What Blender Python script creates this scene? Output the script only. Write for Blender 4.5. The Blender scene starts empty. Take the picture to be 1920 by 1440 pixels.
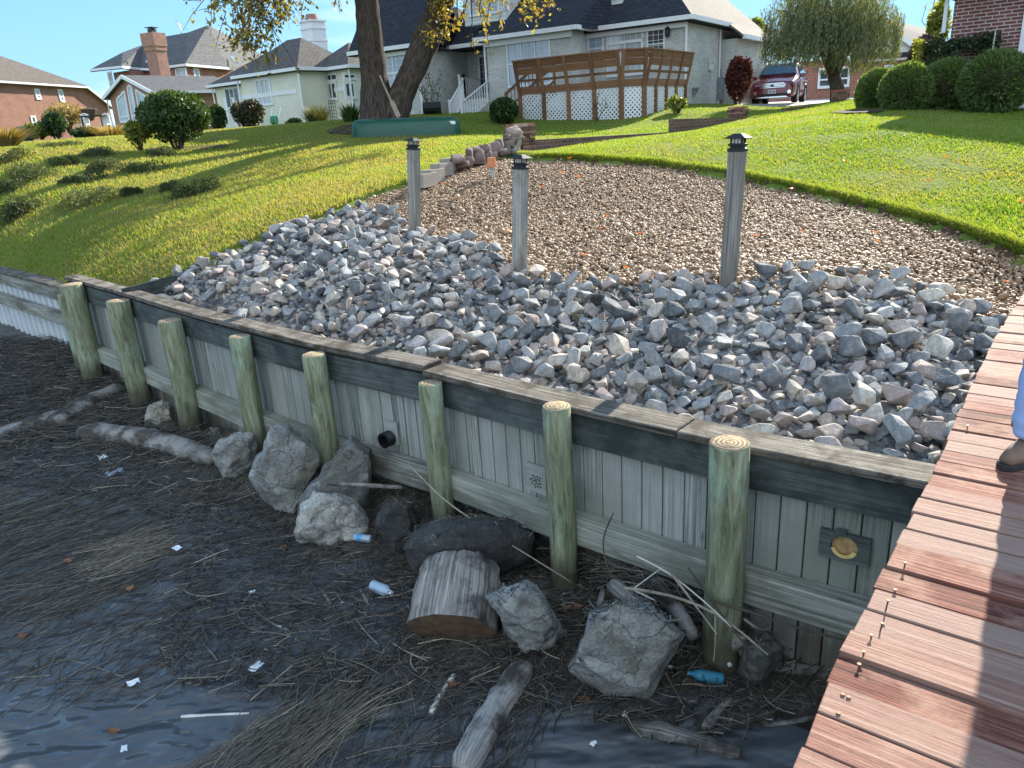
import bpy, bmesh, math, random
import numpy as np
from mathutils import Vector, Matrix, noise as mnoise, Euler
random.seed(7); RNG = np.random.default_rng(11)
S = bpy.context.scene; COL = S.collection
rad = math.radians
# ---------------------------------------------------------------- camera
CZ = 1.6; FPX = 1400.0
def _basis():
    dx, dy = 1200 - 960, 4700 - 720
    dn = np.array([dx, -dy, -FPX], float); dn /= np.linalg.norm(dn)
    up = -dn; fw = np.array([0, 0, -1.0]); fw -= up * fw.dot(up); fw /= np.linalg.norm(fw)
    return np.array([np.cross(fw, up), fw, up])
RC = _basis()
cd = bpy.data.cameras.new('camera'); cam = bpy.data.objects.new('camera', cd); COL.objects.link(cam)
cd.sensor_width = 36; cd.lens = FPX / 1920 * 36; cd.clip_start = 0.05; cd.clip_end = 3000
cam.matrix_world = Matrix.Translation((0, 0, CZ)) @ Matrix(RC.tolist()).to_4x4()
S.camera = cam
# ---------------------------------------------------------------- light
SUN_AZ, SUN_EL = rad(34), rad(25)
w = bpy.data.worlds.new('World'); S.world = w; w.use_nodes = True
nt = w.node_tree; bg = nt.nodes['Background']
sky = nt.nodes.new('ShaderNodeTexSky'); sky.sky_type = 'NISHITA'; sky.sun_disc = False
sky.sun_elevation = SUN_EL; sky.sun_rotation = SUN_AZ
sky.air_density = 1.0; sky.dust_density = 0.0; sky.ozone_density = 3.0
tc = nt.nodes.new('ShaderNodeTexCoord'); mp = nt.nodes.new('ShaderNodeMapping'); mp.inputs['Scale'].default_value = (1.2, 1.2, 5)
nz = nt.nodes.new('ShaderNodeTexNoise'); nz.inputs['Scale'].default_value = 2.3; nz.inputs['Detail'].default_value = 7
cr = nt.nodes.new('ShaderNodeValToRGB'); cr.color_ramp.elements[0].position = .56; cr.color_ramp.elements[1].position = .78
cr.color_ramp.elements[1].color = (.8, .8, .8, 1)
mx = nt.nodes.new('ShaderNodeMix'); mx.data_type = 'RGBA'; mx.inputs[7].default_value = (2.9, 3.0, 3.1, 1)
nt.links.new(tc.outputs['Generated'], mp.inputs[0]); nt.links.new(mp.outputs[0], nz.inputs['Vector'])
nt.links.new(nz.outputs[0], cr.inputs[0]); nt.links.new(cr.outputs[0], mx.inputs[0])
vk = nt.nodes.new('ShaderNodeVectorMath'); vk.operation = 'MULTIPLY_ADD'; vk.inputs[1].default_value = (.36, .36, .36); vk.inputs[2].default_value = (1, 1, 1)
vd_ = nt.nodes.new('ShaderNodeVectorMath'); vd_.operation = 'DIVIDE'; vt = nt.nodes.new('ShaderNodeVectorMath'); vt.operation = 'MULTIPLY'; vt.inputs[1].default_value = (.50, .84, 1.16)
# an unseen bright cloud bank, added behind the camera to fill the shade
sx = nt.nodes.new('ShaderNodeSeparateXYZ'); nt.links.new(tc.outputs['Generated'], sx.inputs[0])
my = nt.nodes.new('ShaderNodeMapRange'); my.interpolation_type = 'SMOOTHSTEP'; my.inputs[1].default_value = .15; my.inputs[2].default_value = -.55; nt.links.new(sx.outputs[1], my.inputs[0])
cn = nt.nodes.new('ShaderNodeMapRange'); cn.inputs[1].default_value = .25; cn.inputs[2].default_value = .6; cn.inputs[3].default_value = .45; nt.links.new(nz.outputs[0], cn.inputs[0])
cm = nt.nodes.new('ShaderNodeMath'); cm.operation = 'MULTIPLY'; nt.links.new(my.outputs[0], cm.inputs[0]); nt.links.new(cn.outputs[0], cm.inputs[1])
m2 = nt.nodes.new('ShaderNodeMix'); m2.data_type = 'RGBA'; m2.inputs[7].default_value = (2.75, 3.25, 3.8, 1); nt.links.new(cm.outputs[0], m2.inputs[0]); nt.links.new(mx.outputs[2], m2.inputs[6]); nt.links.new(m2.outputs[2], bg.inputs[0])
nt.links.new(sky.outputs[0], vk.inputs[0]); nt.links.new(sky.outputs[0], vd_.inputs[0]); nt.links.new(vk.outputs[0], vd_.inputs[1]); nt.links.new(vd_.outputs[0], vt.inputs[0]); nt.links.new(vt.outputs[0], mx.inputs[6])
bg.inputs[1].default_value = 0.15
sl = bpy.data.lights.new('sun', 'SUN'); sl.energy = 3.6; sl.angle = rad(.5); sl.color = (1, .93, .80)
so = bpy.data.objects.new('sun', sl); COL.objects.link(so)
SDIR = Vector((math.sin(SUN_AZ) * math.cos(SUN_EL), math.cos(SUN_AZ) * math.cos(SUN_EL), math.sin(SUN_EL)))
so.rotation_euler = (-SDIR).to_track_quat('-Z', 'Y').to_euler(); so.location = (10, 15, 30)
S.view_settings.view_transform = 'Standard'; S.view_settings.look = 'None'
S.view_settings.gamma = 1; S.view_settings.exposure = 1.9
S.cycles.max_bounces = 5; S.cycles.diffuse_bounces = 2; S.cycles.glossy_bounces = 2; S.cycles.transmission_bounces = 3
S.cycles.transparent_max_bounces = 6
# ---------------------------------------------------------------- picture <-> place
def ray(px, py): return RC @ np.array([px - 960.0, 720.0 - py, -FPX])
def onz(px, py, z):
    v = ray(px, py); return np.array([0, 0, CZ]) + v * ((z - CZ) / v[2])
def ony(px, py, y):
    v = ray(px, py); return np.array([0, 0, CZ]) + v * (y / v[1])
def V3(a): return Vector([float(q) for q in a])
def projpx(P):
    P = np.atleast_2d(P) - np.array([0, 0, CZ]); c = P @ RC
    d = np.maximum(-c[:, 2], 1e-3)
    return np.stack([960 + FPX * c[:, 0] / d, 720 - FPX * c[:, 1] / d, -c[:, 2]], 1)
# ---------------------------------------------------------------- ground heights
def tps_fit(pts, lam=.02):
    P = np.array(pts, float); n = len(P)
    def U(r): return np.where(r > 1e-9, r * r * np.log(np.maximum(r, 1e-9)), 0)
    K = U(np.linalg.norm(P[:, None, :2] - P[None, :, :2], axis=2)) + lam * np.eye(n)
    A = np.zeros((n + 3, n + 3)); A[:n, :n] = K; A[:n, n] = 1; A[:n, n + 1:] = P[:, :2]; A[n, :n] = 1; A[n + 1:, :n] = P[:, :2].T
    b = np.zeros(n + 3); b[:n] = P[:, 2]; c = np.linalg.solve(A, b)
    def H(x, y):
        x = np.asarray(x, float); y = np.asarray(y, float); sh = x.shape; x = x.ravel(); y = y.ravel()
        out = c[n] + c[n + 1] * x + c[n + 2] * y
        for k in range(n):
            r2 = (x - P[k, 0]) ** 2 + (y - P[k, 1]) ** 2
            out = out + c[k] * .5 * r2 * np.log(np.maximum(r2, 1e-12))
        return out.reshape(sh)
    return H
# the bulkhead runs through these points (front edge of its cap, seen from above)
WPX = [(1740, 895), (1367, 823), (1046, 752), (809, 694), (590, 650), (449, 614), (319, 578), (222, 548), (135, 524)]
CAPZ = -.10
WP = [onz(x, y, CAPZ)[:2] for x, y in WPX]
WD = np.array([.743, -.669]); WN = np.array([.669, .743])   # along the wall (to the dock), and inland
WP = [WP[0] + (WP[0] - WP[1]) / np.linalg.norm(WP[0] - WP[1]) * 5.0] + WP
_va, _vb = onz(128, 541, -.36)[:2], onz(0, 508, -.36)[:2]
WLINE = np.array(WP + [_va, _va + (_vb - _va) / np.linalg.norm(_vb - _va) * 14])
def wall_off(s):  # inland offset of the wall front at position s along WD
    ss = WLINE @ WD; tt = WLINE @ WN; o = np.argsort(ss); return np.interp(s, ss[o], tt[o])
C = []
def cp(px, py, y): p = ony(px, py, y); C.append((p[0], p[1], p[2]))
for a in [(1050, 290, 13), (1240, 303, 12), (1400, 328, 10.8), (1560, 362, 9.6), (1700, 395, 8.6), (1800, 425, 7.8), (1920, 465, 7.0),
          (1900, 240, 13), (1660, 235, 13.5), (1640, 207, 17), (1900, 207, 16), (1420, 199, 33), (1500, 196, 34),
          (1366, 513, 6.3), (975, 500, 7.6), (778, 430, 9.6), (975, 287, 15), (1260, 252, 18.5), (1390, 222, 21.5), (1570, 190, 24.5),
          (985, 239, 26), (1290, 212, 26), (1365, 196, 31), (660, 256, 24), (865, 249, 24), (715, 229, 26.5), (430, 247, 42), (650, 236, 42),
          (60, 266, 36), (345, 276, 24.6), (0, 300, 21.5), (0, 340, 19.0), (0, 400, 16.2), (0, 450, 14.6), (360, 347, 17.2), (160, 330, 18.8), (150, 300, 21), (150, 380, 15.9), (150, 440, 13.6), (75, 420, 15.0), (300, 350, 17.0), (300, 395, 14.3), (560, 300, 18.5),
          (600, 400, 10.5), (750, 345, 11.9), (480, 460, 9.8), (330, 520, 9.4), (800, 330, 12.3), (300, 445, 12.2), (450, 380, 13.6), (1150, 400, 9.2),
          (1600, 460, 7.2), (1860, 560, 6.0), (620, 520, 7.7), (1150, 560, 6.4), (900, 265, 19), (1500, 260, 13), (1350, 240, 17), (1440, 208, 27), (1500, 202, 29), (1340, 224, 24.5), (1560, 193, 30), (1413, 205, 32.4), (1513, 194, 36), (1600, 187, 35)]:
    cp(*a)
for s in np.linspace(-9.5, 3, 9):
    t = wall_off(s) + .35; p = WD * s + WN * t; C.append((p[0], p[1], -.20 if s > -8 else -.24))
for s in (-12.6, -13.4, -14.2, -15, -16, -17, -18.5, -20.5):
    for tt_, zz_ in ((.15, -.43 if s < -13 else -.36),): p = WD * s + WN * (wall_off(s) + tt_); C.append((p[0], p[1], zz_))
for a in [(4.4, 6.2, -.06), (4.6, 3.6, -.25), (8, 3, -.15), (9, 6, .2), (12, 8, .8), (16, 14, 1.3), (-60, 90, 2.2), (0, 95, 2.2), (60, 60, 2.0), (100, 100, 2.2), (-30, 60, 2.1), (20, 45, 1.75), (-100, 100, 2.3), (0, 45, 2.0), (30, 25, 1.6), (-25, 30, 1.9), (-30, 18, 1.0)]:
    C.append(a)
_H0 = tps_fit(C)
def H(x, y):
    z = _H0(x, y); return np.clip(z, -.5, 2.6)
def Hs(x, y): return float(H(np.array([x]), np.array([y]))[0])
def ong(px, py, dz=0.0, tmax=90):
    v = ray(px, py); v = v / np.linalg.norm(v); t = np.concatenate([np.arange(3, 30, .04), np.arange(30, tmax, .15)])
    P = np.array([0, 0, CZ]) + v * t[:, None]; ok = (P[:, 2] < H(P[:, 0], P[:, 1]) + dz)
    k = int(np.argmax(ok)) if ok.any() else len(t) - 1
    p = P[k].copy(); p[2] = Hs(p[0], p[1]); return p
# shore mud
WATZ = -1.46
CM = []
for (x, y, z) in [(1358, 1128, -1.32), (1067, 1072, -1.40), (832, 934, -1.24), (630, 850, -1.16), (495, 822, -1.27), (380, 806, -1.42), (281, 762, -1.5), (187, 724, -1.55),
                  (1600, 1250, -1.50), (1180, 1060, -1.34), (940, 1000, -1.3), (60, 640, -1.5), (0, 620, -1.5), (300, 830, -1.44), (100, 800, -1.47), (500, 950, -1.45), (800, 1000, -1.40), (1000, 1150, -1.42), (1300, 1300, -1.47),
                  (700, 1100, -1.47), (300, 950, -1.475), (0, 850, -1.48), (0, 1000, -1.62), (200, 1200, -1.66), (500, 1300, -1.60), (500, 1150, -1.485), (760, 1300, -1.5), (1000, 1400, -1.56), (1400, 1400, -1.6), (0, 1440, -1.8), (600, 1440, -1.7)]:
    p = onz(x, y, z); CM.append(p)
for a in [(-14, 8, -1.7), (-20, 16, -1.5), (0, 0, -2.2), (6, -3, -2.2), (-10, 0, -2.3), (4, 1, -1.7), (-12, 15, -1.42)]: CM.append(np.array(a))
_HM = tps_fit(CM, .01)
def HM(x, y): return np.clip(_HM(x, y), -2.4, -1.05)
def onm(px, py, dz=0.0):
    v = ray(px, py); v = v / np.linalg.norm(v); t = np.arange(2, 22, .02)
    P = np.array([0, 0, CZ]) + v * t[:, None]; g = np.maximum(HM(P[:, 0], P[:, 1]), WATZ) + dz
    k = int(np.argmax(P[:, 2] < g)); return P[k]
# ---------------------------------------------------------------- mesh tools
def finish(o, label=None, cat=None, group=None, kind=None, parent=None):
    if parent is not None: o.parent = parent
    if label: o['label'] = label
    if cat: o['category'] = cat
    if group: o['group'] = group
    if kind: o['kind'] = kind
    return o
def empty(name, loc, label, cat, group=None, rz=0):
    o = bpy.data.objects.new(name, None); COL.objects.link(o); o.location = V3(loc); o.rotation_euler = (0, 0, rz); o.empty_display_size = .1
    o.matrix_basis = Matrix.Translation(V3(loc)) @ Matrix.Rotation(rz, 4, 'Z')
    return finish(o, label, cat, group)
def box_uv(V, F):
    uv = []
    for f in F:
        p = V[list(f)]; n = np.zeros(3)
        for i in range(len(p)): n += np.cross(p[i], p[(i + 1) % len(p)])
        n /= (np.linalg.norm(n) + 1e-12)
        if abs(n[2]) > .97: u, v = np.array([1., 0, 0]), np.array([0, 1., 0])
        else:
            u = np.cross([0, 0, 1.], n); u /= np.linalg.norm(u); v = np.cross(n, u)
        uv.append(np.stack([p @ u, p @ v], 1))
    return uv
class MB:
    def __init__(s): s.V = []; s.F = []; s.R = []; s.UV = []; s.M = []; s.n = 0
    def add(s, V, F, rnd=None, uv=None, mi=0):
        V = np.asarray(V, float); r = random.random() if rnd is None else rnd
        if uv is None: uv = box_uv(V, F)
        for f in F: s.F.append([i + s.n for i in f]); s.R.append(r); s.M.append(mi)
        s.UV += list(uv); s.V.append(V); s.n += len(V); return s
    def box(s, c, size, ax=None, rnd=None, mi=0, woody=None):
        c = np.asarray(c, float); A = np.eye(3) if ax is None else np.asarray(ax, float); h = np.asarray(size, float) / 2
        L = np.array([[x, y, z] for x in (-1, 1) for y in (-1, 1) for z in (-1, 1)], float) * h
        F = [(0, 1, 3, 2), (4, 6, 7, 5), (0, 4, 5, 1), (2, 3, 7, 6), (0, 2, 6, 4), (1, 5, 7, 3)]
        uv = None
        if woody is not None:
            o = np.random.default_rng(int(random.random() * 1e9)).random(2) * 40; k = woody; oth = [i for i in range(3) if i != k]; uv = []
            for f in F:
                p = L[list(f)]; uv.append(np.stack([p[:, k] + o[0], p[:, oth[0]] + p[:, oth[1]] + o[1]], 1))
        return s.add(c + L @ A, F, rnd, uv, mi)
    def board(s, p0, p1, w, t, up=(0, 0, 1), rnd=None, mi=0):
        p0 = np.asarray(p0, float); p1 = np.asarray(p1, float); d = p1 - p0; L = np.linalg.norm(d); d /= L
        sd = np.cross(np.asarray(up, float), d); sd /= np.linalg.norm(sd); u = np.cross(d, sd)
        return s.box((p0 + p1) / 2, (L, w, t), np.array([d, sd, u]), rnd, mi, woody=0)
    def tube(s, pts, rad_, n=8, rnd=None, mi=0, cap=True, squash=None, jit=0):
        P = [np.asarray(p, float) for p in pts]; R = [rad_] * len(P) if np.isscalar(rad_) else list(rad_)
        V = []; L = 0; prev = None; uvl = []
        for i, p in enumerate(P):
            d = P[min(i + 1, len(P) - 1)] - P[max(i - 1, 0)]
            if np.linalg.norm(d) < 1e-6: d = P[-1] - P[0]
            d /= (np.linalg.norm(d) + 1e-9)
            if prev is None:
                a = np.array([0, 0, 1.]) if abs(d[2]) < .9 else np.array([1., 0, 0]); x = np.cross(a, d)
            else: x = prev - d * prev.dot(d)
            x /= (np.linalg.norm(x) + 1e-9); y = np.cross(d, x); prev = x
            if i: L += np.linalg.norm(p - P[i - 1])
            for k in range(n):
                a = 2 * math.pi * k / n; rr = R[i] * (1 + (random.uniform(-jit, jit) if jit else 0)); q = (squash or 1)
                V.append(p + x * math.cos(a) * rr + y * math.sin(a) * rr * q)
            uvl.append(L)
        F = []; uv = []; o = random.random() * 30; m = max(R)
        for i in range(len(P) - 1):
            for k in range(n):
                k2 = (k + 1) % n; F.append((i * n + k, i * n + k2, (i + 1) * n + k2, (i + 1) * n + k))
                c0, c1 = 2 * math.pi * k / n * m + o, 2 * math.pi * (k + 1) / n * m + o
                uv.append(np.array([[uvl[i], c0], [uvl[i], c1], [uvl[i + 1], c1], [uvl[i + 1], c0]]))
        if cap:
            for ring, rev in ((0, 1), (len(P) - 1, 0)):
                f = [ring * n + k for k in range(n)]; f = f[::-1] if rev else f; F.append(tuple(f))
                uv.append(np.array([[math.cos(6.283 * k / n) * R[ring], math.sin(6.283 * k / n) * R[ring]] for k in (range(n) if not rev else range(n - 1, -1, -1))]))
        return s.add(np.array(V), F, rnd, uv, mi)
    def poly(s, pts, rnd=None, mi=0): P = np.array(pts, float); return s.add(P, [tuple(range(len(P)))], rnd, None, mi)
    def prism(s, pts, off, rnd=None, mi=0):
        P = np.array(pts, float); n = len(P); Q = P + np.asarray(off, float)
        F = [tuple(range(n))[::-1], tuple(range(n, 2 * n))] + [(i, (i + 1) % n, n + (i + 1) % n, n + i) for i in range(n)]
        return s.add(np.vstack([P, Q]), F, rnd, None, mi)
    def lathe(s, c, prof, n=16, rnd=None, mi=0, ax=None):
        return s.tube([np.asarray(c, float) + (np.array([0, 0, 1.]) if ax is None else np.asarray(ax)) * z for r, z in prof], [max(r, 1e-4) for r, z in prof], n, rnd, mi)
    def build(s, name, mats, parent=None, smooth=False, bevel=0, label=None, cat=None, group=None, kind=None, recalc=True):
        me = bpy.data.meshes.new(name); V = np.vstack(s.V); o = bpy.data.objects.new(name, me); COL.objects.link(o)
        if parent is not None:
            inv = np.linalg.inv(np.array(WM(parent))); V = V @ inv[:3, :3].T + inv[:3, 3]
        me.from_pydata([tuple(v) for v in V], [], [tuple(f) for f in s.F])
        uvl = me.uv_layers.new(name='UVMap'); uvl.data.foreach_set('uv', np.vstack(s.UV).ravel().astype(np.float32))
        a = me.attributes.new('rnd', 'FLOAT', 'FACE'); a.data.foreach_set('value', np.array(s.R, np.float32))
        for m in (mats if isinstance(mats, (list, tuple)) else [mats]): me.materials.append(m)
        me.polygons.foreach_set('material_index', np.array(s.M, np.int32)); me.polygons.foreach_set('use_smooth', np.full(len(s.F), smooth))
        if recalc:
            bm = bmesh.new(); bm.from_mesh(me); bmesh.ops.recalc_face_normals(bm, faces=bm.faces[:])
            if bevel:
                es = [e for e in bm.edges if len(e.link_faces) == 2 and e.calc_face_angle(0) > .6]
                bmesh.ops.bevel(bm, geom=es, offset=bevel, segments=1, affect='EDGES', clamp_overlap=True)
            bm.to_mesh(me); bm.free()
        me.update(); return finish(o, label, cat, group, kind, parent)
def WM(o):
    m = o.matrix_basis.copy()
    while o.parent is not None: o = o.parent; m = o.matrix_basis @ m
    return m
def npmesh(name, V, F, mat_, parent=None, rnd=None, smooth=False, uv=None, **kw):
    V = np.asarray(V, np.float32); F = np.asarray(F, np.int32); me = bpy.data.meshes.new(name); n, k = F.shape
    if parent is not None:
        inv = np.linalg.inv(np.array(WM(parent))); V = (V @ inv[:3, :3].T + inv[:3, 3]).astype(np.float32)
    me.vertices.add(len(V)); me.vertices.foreach_set('co', V.ravel()); me.loops.add(n * k); me.loops.foreach_set('vertex_index', F.ravel())
    me.polygons.add(n); me.polygons.foreach_set('loop_start', np.arange(0, n * k, k, dtype=np.int32)); me.polygons.foreach_set('loop_total', np.full(n, k, np.int32))
    me.polygons.foreach_set('use_smooth', np.full(n, smooth))
    if rnd is not None: me.attributes.new('rnd', 'FLOAT', 'FACE').data.foreach_set('value', np.asarray(rnd, np.float32))
    if uv is not None: me.uv_layers.new(name='UVMap').data.foreach_set('uv', np.asarray(uv, np.float32).ravel())
    me.update(calc_edges=True); me.materials.append(mat_); o = bpy.data.objects.new(name, me); COL.objects.link(o)
    return finish(o, parent=parent, **kw)
def rotmats(n, rng, flat=0.0):
    q = rng.normal(size=(n, 4)); q /= np.linalg.norm(q, axis=1)[:, None]; w_, x, y, z = q.T
    return np.stack([1 - 2 * (y * y + z * z), 2 * (x * y - z * w_), 2 * (x * z + y * w_), 2 * (x * y + z * w_), 1 - 2 * (x * x + z * z), 2 * (y * z - x * w_), 2 * (x * z - y * w_), 2 * (y * z + x * w_), 1 - 2 * (x * x + y * y)], 1).reshape(n, 3, 3)
def cards(P, size, rng, asp=.55, fold=.0):
    """small pointed leaves at P, turned every way"""
    n = len(P); R = rotmats(n, rng); s = (np.full(n, size) if np.isscalar(size) else size)[:, None]
    L = np.array([[-1, 0, 0], [0, -asp, .12], [1, 0, 0], [0, asp, .12]])
    V = np.einsum('kj,nij->nki', L, R) * s[:, None] * .5 + P[:, None, :]
    return V.reshape(-1, 3), np.arange(4 * n).reshape(n, 4)
# ---------------------------------------------------------------- materials
class NT:
    def __init__(s, name):
        s.m = bpy.data.materials.new(name); s.m.use_nodes = True; s.t = s.m.node_tree; s.b = s.t.nodes['Principled BSDF']; s.out = s.t.nodes['Material Output']
    def n(s, ty, **kw):
        x = s.t.nodes.new('ShaderNode' + ty)
        for k, v in kw.items(): setattr(x, k, v)
        return x
    def l(s, a, b): s.t.links.new(a, b)
    def attr(s, nm='rnd'): return s.n('Attribute', attribute_name=nm).outputs['Fac']
    def co(s, which='Object', scale=(1, 1, 1)):
        c = s.n('TexCoord').outputs[which]; m = s.n('Mapping'); m.inputs['Scale'].default_value = scale; s.l(c, m.inputs[0]); return m.outputs[0]
    def noise(s, vec, scale, detail=5, rough=.6, dist=0):
        x = s.n('TexNoise'); x.inputs['Scale'].default_value = scale; x.inputs['Detail'].default_value = detail; x.inputs['Roughness'].default_value = rough; x.inputs['Distortion'].default_value = dist
        s.l(vec, x.inputs['Vector']); return x.outputs[0]
    def ramp(s, fac, stops, interp='LINEAR'):
        r = s.n('ValToRGB'); e = r.color_ramp; e.interpolation = interp
        while len(e.elements) < len(stops): e.elements.new(.5)
        for el, (p, c) in zip(e.elements, stops): el.position = p; el.color = (c, c, c, 1) if np.isscalar(c) else (*c, 1)
        s.l(fac, r.inputs[0]); return r.outputs[0]
    def mix(s, fac, a, b, bt='MIX'):
        x = s.n('Mix', data_type='RGBA', blend_type=bt)
        for v, i in ((fac, 0), (a, 6), (b, 7)):
            if hasattr(v, 'is_output'): s.l(v, x.inputs[i])
            elif i == 0: x.inputs[0].default_value = v
            else: x.inputs[i].default_value = (*v, 1)
        return x.outputs[2]
    def math(s, op, a, b=0.0):
        x = s.n('Math', operation=op)
        for v, i in ((a, 0), (b, 1)):
            if hasattr(v, 'is_output'): s.l(v, x.inputs[i])
            else: x.inputs[i].default_value = v
        return x.outputs[0]
    def bump(s, h, strength=.5, dist=.02, prev=None):
        b = s.n('Bump'); b.inputs['Strength'].default_value = strength; b.inputs['Distance'].default_value = dist; s.l(h, b.inputs['Height'])
        if prev is not None: s.l(prev, b.inputs['Normal'])
        s.l(b.outputs[0], s.b.inputs['Normal']); return b.outputs[0]
    def done(s, col, rough=.8, spec=.3, metal=0):
        if hasattr(col, 'is_output'): s.l(col, s.b.inputs['Base Color'])
        else: s.b.inputs['Base Color'].default_value = (*col, 1)
        if hasattr(rough, 'is_output'): s.l(rough, s.b.inputs['Roughness'])
        else: s.b.inputs['Roughness'].default_value = rough
        s.b.inputs['Specular IOR Level'].default_value = spec; s.b.inputs['Metallic'].default_value = metal; return s.m
def plain(name, col, rough=.7, spec=.3, metal=0, var=.12, scale=8):
    t = NT(name); v = t.noise(t.co(), scale, 4); c = t.ramp(v, [(.3, tuple(q * (1 - var) for q in col)), (.7, tuple(min(1, q * (1 + var)) for q in col))]); return t.done(c, rough, spec, metal)
def wood(name, stops, grain=22, stretch=.9, blot=None, blotcol=None, rough=.85, bump=.35, knots=True, tint=None, streak=.35, crack=.75, tide=None):
    """stops: colours from dark grain to light; UV u runs along the board"""
    t = NT(name); g = t.noise(t.co('UV', (stretch, grain, 1)), 1.6, 9, .72, .5); r = t.attr()
    f = t.math('ADD', g, t.math('MULTIPLY', t.math('SUBTRACT', r, .5), .22)); c = t.ramp(f, stops)
    fine = t.noise(t.co('UV', (3, 120, 1)), 2.2, 4, .7); c = t.mix(streak, c, t.ramp(fine, [(.35, .35), (.6, 1.0)]), 'MULTIPLY')
    if knots:
        vo = t.n('TexVoronoi'); vo.inputs['Scale'].default_value = 1.0; t.l(t.co('UV', (2.2, 7.5, 1)), vo.inputs['Vector']); k = t.ramp(vo.outputs['Distance'], [(.05, 1.0), (.13, 0.0)]); c = t.mix(t.math('MULTIPLY', k, .6), c, tuple(q * .5 for q in stops[0][1]))
    ck = t.ramp(t.noise(t.co('UV', (1.1, 55, 1)), 1.3, 6, .8, .3), [(.30, 1.0), (.37, 0.0)]); c = t.mix(t.math('MULTIPLY', ck, crack), c, tuple(q * .35 for q in stops[0][1]))
    if blot is not None:
        b = t.ramp(t.noise(t.co('Object', blot), 1.0, 5, .65), [(.46, 0.0), (.62, 1.0)]); c = t.mix(b, c, blotcol)
    if tide is not None:
        sp = t.n('SeparateXYZ'); t.l(t.n('TexCoord').outputs['Object'], sp.inputs[0]); zz = t.math('ADD', sp.outputs[2], t.math('MULTIPLY', t.noise(t.co('UV', (.6, 9, 1)), 1.5, 5, .7), .38)); c = t.mix(t.ramp(t.math('MULTIPLY', t.math('SUBTRACT', tide + .19, zz), 3.0), [(.0, 0.0), (.55, .8)]), c, (.075, .062, .042), 'MIX')
    if tint is not None: c = t.mix(t.ramp(r, [(.3, 0.0), (.9, .8)]), c, tint)
    n1 = t.bump(f, bump, .012); t.bump(fine, bump * .7, .004, n1); return t.done(c, rough, .25)
def stone(name, stops, sc=14, bump=.6, rough=.85, speck=True, spots=None):
    t = NT(name); r = t.attr(); o = t.co('Object'); n1 = t.noise(o, sc, 8, .65); n2 = t.noise(o, sc * 5, 3, .7)
    f = t.math('ADD', r, t.math('MULTIPLY', t.math('SUBTRACT', n1, .5), .25)); c = t.ramp(f, stops)
    c = t.mix(.75, c, t.ramp(n1, [(.28, .5), (.72, 1.25)]), 'MULTIPLY')
    if speck: c = t.mix(.45, c, t.ramp(n2, [(.3, .45), (.7, 1.3)]), 'MULTIPLY')
    if spots: c = t.mix(t.ramp(t.noise(o, spots[0], 6, .7), [(.5, 0.0), (.62, 1.0)]), c, spots[1])
    b = t.bump(n1, bump, .03); t.bump(n2, bump * .6, .006, b); return t.done(c, rough, .3)
def leaf(name, stops, trans=.45, rough=.5):
    t = NT(name); c = t.ramp(t.attr(), stops); t.done(c, rough, .35)
    d = t.n('BsdfTranslucent'); c2 = t.mix(1.0, c, (1.9, 1.75, .6), 'MULTIPLY'); t.l(c2, d.inputs[0]); mxs = t.n('MixShader'); mxs.inputs[0].default_value = trans
    t.l(t.b.outputs[0], mxs.inputs[1]); t.l(d.outputs[0], mxs.inputs[2]); t.l(mxs.outputs[0], t.out.inputs[0]); return t.m
def brickmat(name, c1, c2, mortar, w_=.215, h_=.075, ms=.011, rough=.9, var=None):
    t = NT(name); b = t.n('TexBrick'); t.l(t.co('UV'), b.inputs['Vector']); b.inputs['Scale'].default_value = 1
    b.inputs['Brick Width'].default_value = w_; b.inputs['Row Height'].default_value = h_; b.inputs['Mortar Size'].default_value = ms; b.inputs['Bias'].default_value = -.1
    for i, c in ((1, c1), (2, c2), (3, mortar)): b.inputs[i].default_value = (*c, 1)
    n1 = t.noise(t.co('UV'), 1.1, 6, .7); c = t.mix(.6, b.outputs[0], t.ramp(n1, [(.3, .65), (.7, 1.25)]), 'MULTIPLY'); t.bump(t.math('SUBTRACT', 1.0, b.outputs[1]), .6, .01); return t.done(c, rough, .2)
def shingle(name, c1, c2, lo=.7):
    t = NT(name); b = t.n('TexBrick'); t.l(t.co('UV'), b.inputs['Vector']); b.inputs['Scale'].default_value = 1; b.inputs['Brick Width'].default_value = .3; b.inputs['Row Height'].default_value = .14; b.inputs['Mortar Size'].default_value = .012
    for i, c in ((1, c1), (2, c2), (3, tuple(q * .45 for q in c1))): b.inputs[i].default_value = (*c, 1)
    n1 = t.noise(t.co('UV'), 2.5, 6, .75); c = t.mix(.6, b.outputs[0], t.ramp(n1, [(.3, lo), (.7, 1.25)]), 'MULTIPLY'); t.bump(b.outputs[1], -.5, .01); return t.done(c, .9, .2)
# ================================================================ materials of the shore
def lawn_mat():
    t = NT('lawn_soil'); o = t.co('Object'); a = t.noise(o, .35, 5, .6); b = t.noise(o, 9, 6, .7); c = t.ramp(a, [(.35, (.10, .155, .022)), (.65, (.14, .18, .032))])
    c = t.mix(t.ramp(b, [(.5, 0.0), (.8, .35)]), c, (.085, .075, .030)); t.bump(b, .6, .05); return t.done(c, .95, .1)
M_LAWN = lawn_mat()
def mud_mat():
    t = NT('wet_mud'); o = t.co('Object'); a = t.noise(o, 1.3, 6, .65); b = t.noise(o, 22, 8, .75); c = t.ramp(a, [(.3, (.055, .048, .040)), (.7, (.125, .106, .085))])
    c = t.mix(t.ramp(b, [(.5, 0.0), (.72, .7)]), c, (.20, .17, .13)); n1 = t.bump(b, .9, .03); return t.done(c, t.ramp(a, [(.4, .25), (.6, .75)]), .5)
M_MUD = mud_mat()
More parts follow.
